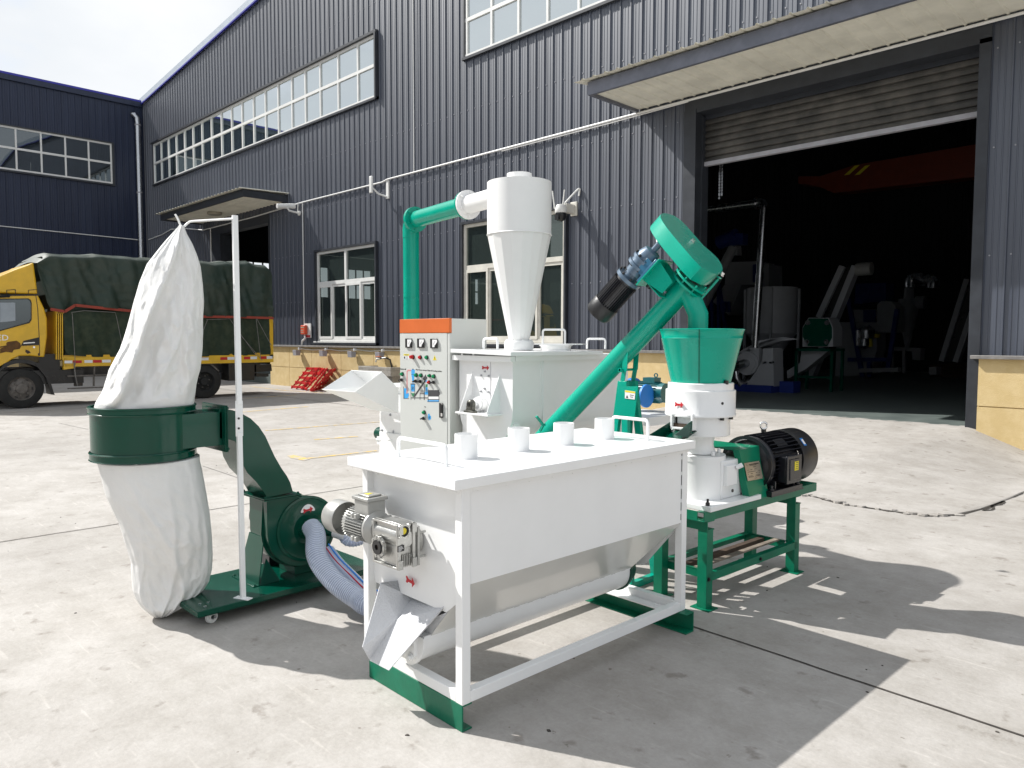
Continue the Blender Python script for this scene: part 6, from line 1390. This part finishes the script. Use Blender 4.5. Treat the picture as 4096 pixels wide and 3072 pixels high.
segs = [(428, 480, 0), (484, 542, 1), (560, 614, 0), (618, 674, 1), (678, 735, 0), (1335, 1384, 0), (1462, 1508, 1), (1510, 1555, 0), (1618, 1660, 1), (1662, 1705, 0), (1728, 1768, 1), (1770, 1808, 0)]
mw, mr2 = MB(), MB()
for a, b, r_ in segs:
    vv = 1240-(a-428)*.022; (mr2 if r_ else mw).prism([tP(a, vv-8, x=TX+.002), tP(b, vv-9, x=TX+.002), tP(b, vv+9, x=TX+.002), tP(a, vv+10, x=TX+.002)], (.003, 0, 0))
W(mw, 'white_reflectors', STW, bed); W(mr2, 'red_reflectors', STR, bed)
# tarpaulins
def drape(top, bot, yy0, yy1, xo, amp, nm, mt_, par, seed, ny=90, nz_=34, closed=True):
    m = MB(); vs = []
    def lerp(tab, y):
        for (a, b), (c, d) in zip(tab, tab[1:]):
            if a <= y <= c: return b+(d-b)*(y-a)/(c-a+1e-9)
        return tab[0][1] if y < tab[0][0] else tab[-1][1]
    for i in range(ny+1):
        y = yy0+(yy1-yy0)*i/ny; zt2, zb2 = lerp(top, y), lerp(bot, y)
        for j in range(nz_+1):
            k = j/nz_; z = zt2+(zb2-zt2)*k
            f = mnoise.noise(Vector((y*2.6+seed, z*.55, seed)))*amp+mnoise.noise(Vector((y*7+z*1.5, z*1.6, seed+3)))*amp*.45+mnoise.noise(Vector((y*14, z*9, seed+7)))*amp*.16
            f *= (.25+.75*min(1, k*3))
            x = xo+f-(.06 if k < .03 else 0)+.0
            if k < .10: x -= .12*(1-k/.10)**2
            vs.append((x, y, z))
    m.add(vs, [(i*(nz_+1)+j, (i+1)*(nz_+1)+j, (i+1)*(nz_+1)+j+1, i*(nz_+1)+j+1) for i in range(ny) for j in range(nz_)])
    return m, vs, nz_
topc = [(tP(u, v).y, tP(u, v).z) for u, v in ((245, 580), (320, 516), (400, 522), (560, 530), (650, 522), (740, 530), (830, 536), (900, 545), (1000, 545), (1160, 562), (1330, 563), (1420, 578), (1505, 570), (1560, 578), (1645, 565), (1700, 590), (1785, 598), (1805, 640))]
botc = [(tP(u, v).y, tP(u, v).z) for u, v in ((245, 620), (290, 760), (330, 885), (430, 902), (500, 860), (640, 875), (860, 897), (1350, 938), (1815, 946))]
m, vs, nz_ = drape(topc, botc, topc[0][0], topc[-1][0], TX+.02, .20, 'upper', TARP, tr, 2)
n = len(vs)//(nz_+1)
tops = [Vector(vs[i*(nz_+1)]) for i in range(n)]
rows = [tops]+[[Vector((TX-.12-.33*k, p.y+(0 if i else 0), p.z+.05*math.sin(k/6*math.pi)+mnoise.noise(Vector((p.y*2.5, k*.5, 5)))*.035)) for i, p in enumerate(tops)] for k in range(1, 7)]
b0 = len(m.v); m.v += [p for r_ in rows for p in r_]; m.f += [[b0+r_*n+i, b0+r_*n+i+1, b0+(r_+1)*n+i+1, b0+(r_+1)*n+i] for r_ in range(6) for i in range(n-1)]
ey_ = topc[-1][0]; m.box(TX-2.1, TX-.05, ey_-.02, ey_+.01, botc[-1][1], topc[-1][1]-.02)
fy_ = topc[0][0]; m.prism([(TX-.12, fy_+.1, topc[1][1]-.08), (TX-.12, tP(330, 880).y+.05, botc[2][1]), (TX-2.1, tP(330, 880).y+.05, botc[2][1]), (TX-2.1, fy_+.1, topc[1][1]-.08)], (0, .03, 0))
up_t = W(m, 'upper_tarpaulin', TARP, tr, smooth=75)
m = MB()
for pts_, x_ in ((((335, 890), (430, 906), (500, 864), (640, 879), (860, 901), (900, 903)), TX+.07), (((1345, 940), (1600, 943), (1815, 950)), TX+.06)):
    pp = [tP(u, v, x=x_) for u, v in pts_]
    for p, q in zip(pp, pp[1:]): m.bar(p, q, .012, .06)
W(m, 'red_hem', REDB, up_t)
topl = [(tP(u, v).y, tP(u, v).z) for u, v in ((420, 880), (860, 880), (1790, 930))]; botl = [(tP(u, v).y, tP(u, v).z) for u, v in ((428, 1150), (440, 1190), (530, 1202), (850, 1214), (1340, 1204), (1740, 1195), (1788, 1190))]
m, vs, _ = drape(topl, botl, topl[0][0], tP(1787, 1000).y, TX-.02, .09, 'lower', TARP2, tr, 8); W(m, 'lower_tarpaulin', TARP2, tr, smooth=75)
m = MB(); m.box(TX-2.05, TX-.1, tP(432, 1000).y, ey_-.02, 1.1, 3.0); W(m, 'covered_load', TARP, tr)
m = MB()
for q in (((475, 912), (480, 925), (500, 1260)), ((475, 912), (560, 900), (765, 912), (775, 950), (812, 1130)), ((1370, 960), (1525, 955), (1700, 1200)), ((1350, 1030), (1378, 958)), ((1700, 955), (1730, 1215)), ((1705, 955), (1800, 1130)), ((1560, 1020), (1740, 1230)), ((1812, 960), (1825, 1010), (1815, 1035))): m.tube([tP(u, v, x=TX+.07) for u, v in q], .007, 5)
m.tube([tP(490, 1240, x=TX+.03), tP(500, 1330, x=TX+.03), tP(515, 1400, x=TX+.03)], .012, 5); W(m, 'lashing_ropes', CAP, tr)
m = MB()
for q in (((445, 1335), (720, 1325)), ((450, 1417), (700, 1408)), ((625, 1255), (622, 1400)), ((1400, 1258), (1450, 1300))): m.bar(tP(*q[0], x=TX-.05), tP(*q[1], x=TX-.05), .03, .06, XV)
W(m, 'side_guard', RIM, tr)
m = MB(); tpoly(m, [(1518, 1252), (1690, 1246), (1690, 1360), (1518, 1366)], .45); W(m, 'tool_box', BLACK, tr, bevel=.01)
m = MB(); tpoly(m, [(1700, 1318), (1783, 1318), (1783, 1338), (1700, 1338)], 1.9); tpoly(m, [(1700, 1260), (1800, 1255), (1805, 1300), (1700, 1310)], 1.9, x=TX-.1); W(m, 'rear_bumper', BLACK, tr)
m = MB(); m.cyl(tP(515, 1300, x=TX-.3), tP(520, 1400, x=TX-.3), .09, n=16); W(m, 'air_tank', RIM, tr)
m = MB(); m.box(TX-.5, TX-.12, tP(330, 1300).y, tP(390, 1300).y, .58, .8); W(m, 'battery_box', RIM, tr)

# ================================================================== INSIDE THE HALL
def P_(u, v, y): return zj(u, v, y=y)
def IT(n, l, c, p): return thing(n, l, c, (p[0], p[1], FL))
yb = 15.97
t = IT('blower_mill', 'white blower mill on a blue base just inside the roller door', 'mill', (-8.1, yb))
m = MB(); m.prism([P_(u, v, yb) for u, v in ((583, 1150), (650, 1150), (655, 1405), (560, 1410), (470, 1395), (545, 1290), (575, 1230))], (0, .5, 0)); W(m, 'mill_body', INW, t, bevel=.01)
sc0 = P_(470, 1250, yb-.1); m = MB(); rr_ = abs(P_(470, 1180, yb).z-P_(470, 1325, yb).z)/2
m.cyl(sc0+YV*.05, sc0+YV*.3, rr_+.02, n=36); m.cyl(sc0+YV*.03, sc0+YV*.05, rr_-.04, n=36); q1, q2 = P_(505, 1155, yb), P_(557, 1155, yb)
m.prism([q1, q2, P_(557, 1240, yb), P_(535, 1290, yb), P_(498, 1300, yb), P_(490, 1180, yb)], (0, .18, 0)); W(m, 'blower_housing', INW, t)
m = MB(); c_ = P_(530, 1152, yb+.09); m.cyl(c_-ZV*.02, c_+ZV*.015, .15, n=24); W(m, 'outlet_flange', INW, t)
m = MB(); m.tube([sc0+YV*.03, sc0-YV*.12, sc0-YV*.14-XV*.18-ZV*.05, P_(400, 1290, yb-.1), P_(405, 1350, yb-.1), P_(430, 1385, yb-.05), P_(490, 1372, yb+.1)], .09, 16); W(m, 'suction_elbow', STEEL, t, smooth=60)
m = MB(); m.sheet([P_(395, 1190, yb+.1), P_(560, 1098, yb+.1), P_(715, 1075, yb+.1), P_(825, 1090, yb+.1), P_(700, 1100, yb+.1), P_(555, 1145, yb+.1)], .02); m.prism([P_(395, 1190, yb+.1), P_(560, 1100, yb+.1), P_(720, 1078, yb+.1), P_(700, 1095, yb+.1), P_(575, 1140, yb+.1), P_(480, 1175, yb+.1)], (0, .45, 0)); W(m, 'feed_chute', INW, t)
m = MB(); m.cyl(P_(583, 1245, yb-.02), P_(608, 1243, yb-.02), .025, n=10); m.cyl(P_(628, 1244, yb-.02), P_(655, 1242, yb-.02), .025, n=10); W(m, 'hinge_pins', STEEL, t)
m = MB(); a, b = P_(405, 1445, yb), P_(652, 1445, yb); m.box(a.x, b.x, yb-.1, yb+.6, FL, FL+.16); m.box(b.x+.02, b.x+.35, yb+.25, yb+.6, FL, FL+.25); W(m, 'blue_base', BLU, t)
t = IT('steel_duct', 'polished steel air duct rising from the blower mill and turning left inside the door', 'duct', (-8.1, yb))
yd = yb+.09; v0, v1 = P_(530, 1148, yd), P_(590, 215, yd); m = MB(); rv = .085
m.cyl(v0, v1, rv, n=28); W(m, 'vertical_pipe', STEEL, t)
top_ = P_(575, 185, yd); h0_ = P_(540, 188, yd); h1_ = P_(-160, 280, yd)
m = MB(); m.tube([v1, v1+ZV*.05, Vector((v1.x-.03, yd, top_.z-.0)), Vector((v1.x-.12, yd, h0_.z+.02)), h0_], rv+.005, 24); W(m, 'elbow', STEEL, t, smooth=60)
m = MB(); m.cyl(h0_, h1_, rv, n=28); W(m, 'horizontal_pipe', STEEL, t)
m = MB(); m.cyl(h0_-XV*.01, h0_+XV*.02, rv+.05, n=28); W(m, 'duct_flange', STEEL, t)
y_ = 17.3
t = IT('octagonal_sieve', 'white and green octagonal machine head on a dark green stand inside the door', 'machine', (-7.3, y_))
m = MB(); oc_ = [(845, 1140), (845, 1012), (885, 947), (1018, 947), (1048, 1012), (1048, 1140)]; m.prism([P_(u, v, y_) for u, v in oc_], (.0, .55, 0)); W(m, 'housing', INW, t, bevel=.01)
m = MB(); m.prism([P_(u, v, y_-.02) for u, v in ((848, 1075), (848, 1015), (888, 952), (1014, 952), (1040, 1012), (1040, 1080), (1010, 1136), (882, 1136))], (0, .02, 0)); gpn = W(m, 'green_front', DGREEN, t)
m = MB()
for u, v in ((881, 980), (1008, 980), (1004, 1108), (874, 1108)): p = P_(u, v, y_-.03); m.cyl(p, p+YV*.02, .06, n=20)
W(m, 'hand_knobs', STEEL, gpn)
m = MB(); a, b = P_(808, 1150, y_), P_(1108, 1150, y_); zt3 = a.z
for x_ in (a.x, b.x-.22):
    for yk in (y_-.1, y_+.5): m.box(x_, x_+.06, yk, yk+.06, FL, zt3)
m.box(a.x, b.x-.15, y_-.1, y_-.04, zt3-.06, zt3); m.box(a.x, b.x-.15, y_+.5, y_+.56, zt3-.06, zt3); m.box(a.x, a.x+.06, y_, y_+.5, zt3-.06, zt3); m.box(a.x, b.x-.16, y_-.08, y_-.04, FL+.3, FL+.35); W(m, 'stand', DGREEN, t)
m = MB(); m.prism([P_(u, v, y_+.1) for u, v in ((838, 1165), (1020, 1165), (865, 1290), (745, 1352), (742, 1300), (830, 1245))], (0, .35, 0)); W(m, 'discharge_chute', INW, t)
y_ = 18.7
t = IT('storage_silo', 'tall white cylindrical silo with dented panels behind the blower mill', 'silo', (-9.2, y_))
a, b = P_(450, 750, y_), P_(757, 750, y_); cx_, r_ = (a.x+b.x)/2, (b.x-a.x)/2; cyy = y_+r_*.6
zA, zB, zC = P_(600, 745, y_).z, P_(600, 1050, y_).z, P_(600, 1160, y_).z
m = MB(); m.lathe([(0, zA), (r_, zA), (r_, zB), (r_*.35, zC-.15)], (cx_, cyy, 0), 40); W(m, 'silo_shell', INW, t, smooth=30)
m = MB()
for k in range(4): tt = R(45+k*90-20); m.box(cx_+math.cos(tt)*r_*1.05-.03, cx_+math.cos(tt)*r_*1.05+.03, cyy+math.sin(tt)*r_*1.05-.03, cyy+math.sin(tt)*r_*1.05+.03, FL, zA-.03)
W(m, 'silo_legs', INW, t)
y_ = 21.5
t = IT('hopper_bin', 'white square hopper bin with blue side panel high behind the silo', 'hopper', (-12, y_))
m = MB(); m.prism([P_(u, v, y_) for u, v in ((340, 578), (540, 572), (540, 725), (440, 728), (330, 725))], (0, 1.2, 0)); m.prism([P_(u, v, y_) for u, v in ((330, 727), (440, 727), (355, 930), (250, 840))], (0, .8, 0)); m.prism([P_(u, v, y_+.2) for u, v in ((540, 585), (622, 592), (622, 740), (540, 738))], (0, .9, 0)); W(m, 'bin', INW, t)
m = MB(); m.prism([P_(u, v, y_-.03) for u, v in ((516, 595), (542, 590), (542, 715), (516, 712))], (0, .03, 0)); W(m, 'blue_panel', BLU, t)
m = MB()
for q in (((290, 725), (335, 1010)), ((240, 800), (250, 1010)), ((330, 840), (330, 910)), ((355, 840), (360, 910))): m.bar(P_(*q[0], y_-.1), P_(*q[1], y_-.1), .09, .09)
m.bar(P_(290, 725, y_-.1), P_(290, 1180, y_-.1), .09, .09); W(m, 'blue_frame', BLU, t)
y_ = 20.0
t = IT('white_screw_conveyor', 'white inclined screw conveyor with a blue motor behind the green belt cover', 'screw conveyor', (-12, y_))
a, b = P_(190, 860, y_), P_(392, 470, y_); m = MB(); m.cyl(a+(a-b)*.8, b, .14, n=20); W(m, 'tube', INW, t)
m = MB(); m.cyl(b-XV*.5+ZV*.12, b+ZV*.3+XV*.1, .2, n=20); m.box(b.x-.1, b.x+.35, y_-.15, y_+.15, b.z+.0, b.z+.32); W(m, 'motor', BLU, t)
m = MB(); m.prism([P_(u, v, y_) for u, v in ((372, 470), (410, 455), (414, 530), (388, 530))], (0, .25, 0)); W(m, 'spout', INW, t)
# bucket elevators / belt conveyors
def rails(nm, lb, y_, seg, foot, w0, motor=None):
    t = IT(nm, lb, 'belt conveyor', P_(*foot, y_))
    for (p, q, wd) in seg: m = MB(); m.bar(P_(*p, y_), P_(*q, y_), .14, wd, YV); W(m, 'side_rail', INW, t)
    m = MB(); m.prism([P_(*seg[0][0], y_+.1), P_(*seg[1][0], y_+.1), P_(*seg[1][1], y_+.1), P_(*seg[0][1], y_+.1)], (0, .05, 0)); W(m, 'belt', BLACK, t)
    if motor: p = P_(*motor, y_); m = MB(); m.cyl(p-XV*.1, p+XV*.25, .16, n=20); W(m, 'drive_motor', ALUP, t)
    return t
rails('incline_conveyor', 'tall inclined conveyor with two pale side rails behind the octagonal machine', 19.0, [((955, 945), (1112, 605), .1), ((905, 1345), (1205, 605), .28)], (905, 1345), 0, (1235, 625))
rails('incline_conveyor', 'tall inclined conveyor at the far right inside the door', 24.5, [((1768, 1235), (1938, 690), .09), ((1870, 1240), (1990, 880), .34)], (1800, 1240), 0)
y_ = 25
t = IT('packing_line', 'white boxed packing machines with blue and yellow fittings in the middle of the dark hall', 'machine', P_(1250, 1340, y_))
m = MB()
for pl_ in (((1075, 975), (1340, 980), (1340, 1160), (1290, 1330), (1062, 1335)), ((1182, 893), (1330, 893), (1330, 975), (1182, 975)), ((1340, 860), (1370, 835), (1430, 838), (1465, 870), (1465, 1045), (1340, 1045))): m.prism([P_(u, v, y_) for u, v in pl_], (0, .8, 0))
m.prism([P_(u, v, y_-.6) for u, v in ((1220, 1285), (1480, 1278), (1480, 1305), (1220, 1312))], (0, .3, 0)); W(m, 'cabinets', INW, t)
m = MB(); m.prism([P_(u, v, y_-.1) for u, v in ((1250, 895), (1330, 895), (1330, 975), (1250, 975))], (0, .05, 0)); m.prism([P_(u, v, y_+1) for u, v in ((1200, 720), (1400, 715), (1400, 835), (1190, 860))], (0, .8, 0))
for q in (((1150, 820), (1245, 1340)), ((1475, 890), (1410, 1310)), ((1150, 1225), (1430, 1225)), ((1290, 1240), (1290, 1340))): m.bar(P_(*q[0], y_-.3), P_(*q[1], y_-.3), .12, .12)
W(m, 'blue_frame', BLU, t)
m = MB(); m.bar(P_(1240, 1055, y_-.4), P_(1355, 1068, y_-.4), .12, .12); m.bar(P_(1290, 1050, y_-.5), P_(1300, 1140, y_-.5), .08, .1); W(m, 'yellow_arm', STY, t)
m = MB(); p = P_(1268, 1030, y_-.4); m.lathe([(.05, -.35), (.3, -.25), (.3, .0), (.1, .15)], p, 20); p = P_(1255, 1090, y_-.4); m.lathe([(.05, -.3), (.25, -.2), (.25, .1), (.1, .15)], p, 20); W(m, 'steel_pots', STEEL, t)
y_ = 28.0
t = IT('inner_cyclone', 'grey cyclone with curved steel pipe on top standing far inside the hall', 'cyclone', P_(1545, 1300, y_))
c_ = P_(1550, 850, y_); z_ = lambda v: P_(1550, v, y_).z; k_ = (P_(1620, 850, y_).x-P_(1485, 850, y_).x)/2
m = MB(); m.lathe([(k_*.45, z_(750)), (k_*.5, z_(820)), (k_, z_(822)), (k_, z_(890)), (k_*.15, z_(1160))], (c_.x, c_.y, 0), 32); m.cyl(P_(1600, 845, y_), P_(1660, 845, y_), .22, n=20); W(m, 'cyclone_body', INW, t)
m = MB(); m.tube(bez([P_(1568, 745, y_), P_(1570, 700, y_), P_(1600, 680, y_), P_(1650, 700, y_), P_(1690, 690, y_), P_(1715, 710, y_), P_(1712, 750, y_)], 6), .2, 16); W(m, 'curved_pipe', STEEL, t, smooth=60)
m = MB(); m.prism([P_(u, v, y_) for u, v in ((1430, 1140), (1630, 1150), (1625, 1230), (1575, 1225), (1570, 1170), (1430, 1165))], (0, .5, 0))
for u in (1440, 1520): m.bar(P_(u, 1160, y_), P_(u, 1315, y_), .1, .1)
W(m, 'support_frame', INW, t)
t = IT('cardboard_pile', 'low brown stack of boards lying against the right inner wall', 'board stack', P_(1800, 1340, 26.5))
m = MB(); m.prism([P_(u, v, 26.5) for u, v in ((1690, 1260), (1950, 1245), (1950, 1350), (1700, 1345))], (0, 1, 0)); W(m, 'boards', RUST, t)
t = IT('white_box', 'small square white box on the floor in front of the brown boards', 'box', P_(1710, 1325, 26))
m = MB(); m.prism([P_(u, v, 26) for u, v in ((1685, 1275), (1735, 1275), (1735, 1325), (1685, 1325))], (0, .6, 0)); W(m, 'box_body', INW, t, bevel=.01)
# crane and chain
zk = zo(2250, 0, 1.198)
t = thing('overhead_crane', 'dim orange overhead crane girder with black and yellow end stripes inside the hall', 'crane', (-7, 22, 5.5))
K = lambda u, v: zk(u, v, y=22)
m = MB(); m.prism([K(u, v) for u, v in ((1130, 845), (1230, 845), (1400, 790), (2400, 620), (2400, 760), (1990, 845), (1300, 925), (1220, 890), (1130, 880))], (0, .5, 0)); W(m, 'girder', CRANE, t)
m = MB()
for u in (1350, 1400): m.prism([K(u, 840), K(u+25, 836), K(u+75, 790), K(u+50, 795)], (0, -.01, 0))
W(m, 'warning_stripes', STY, t)
t = thing('hoist_chain', 'thin steel pull chain hanging in the top left of the open doorway', 'chain', (-6.99, 12.2, 4.4))
m = MB()
for s in (0, .05):
    z = 4.75
    while z > 4.02+s*.8: m.ring((-6.99+s, 12.2, z), (1, .6, 0) if int(z*40) % 2 else (.6, -1, 0), .010, .015, .005, 8); z -= .026
W(m, 'chain_links', STEEL, t)
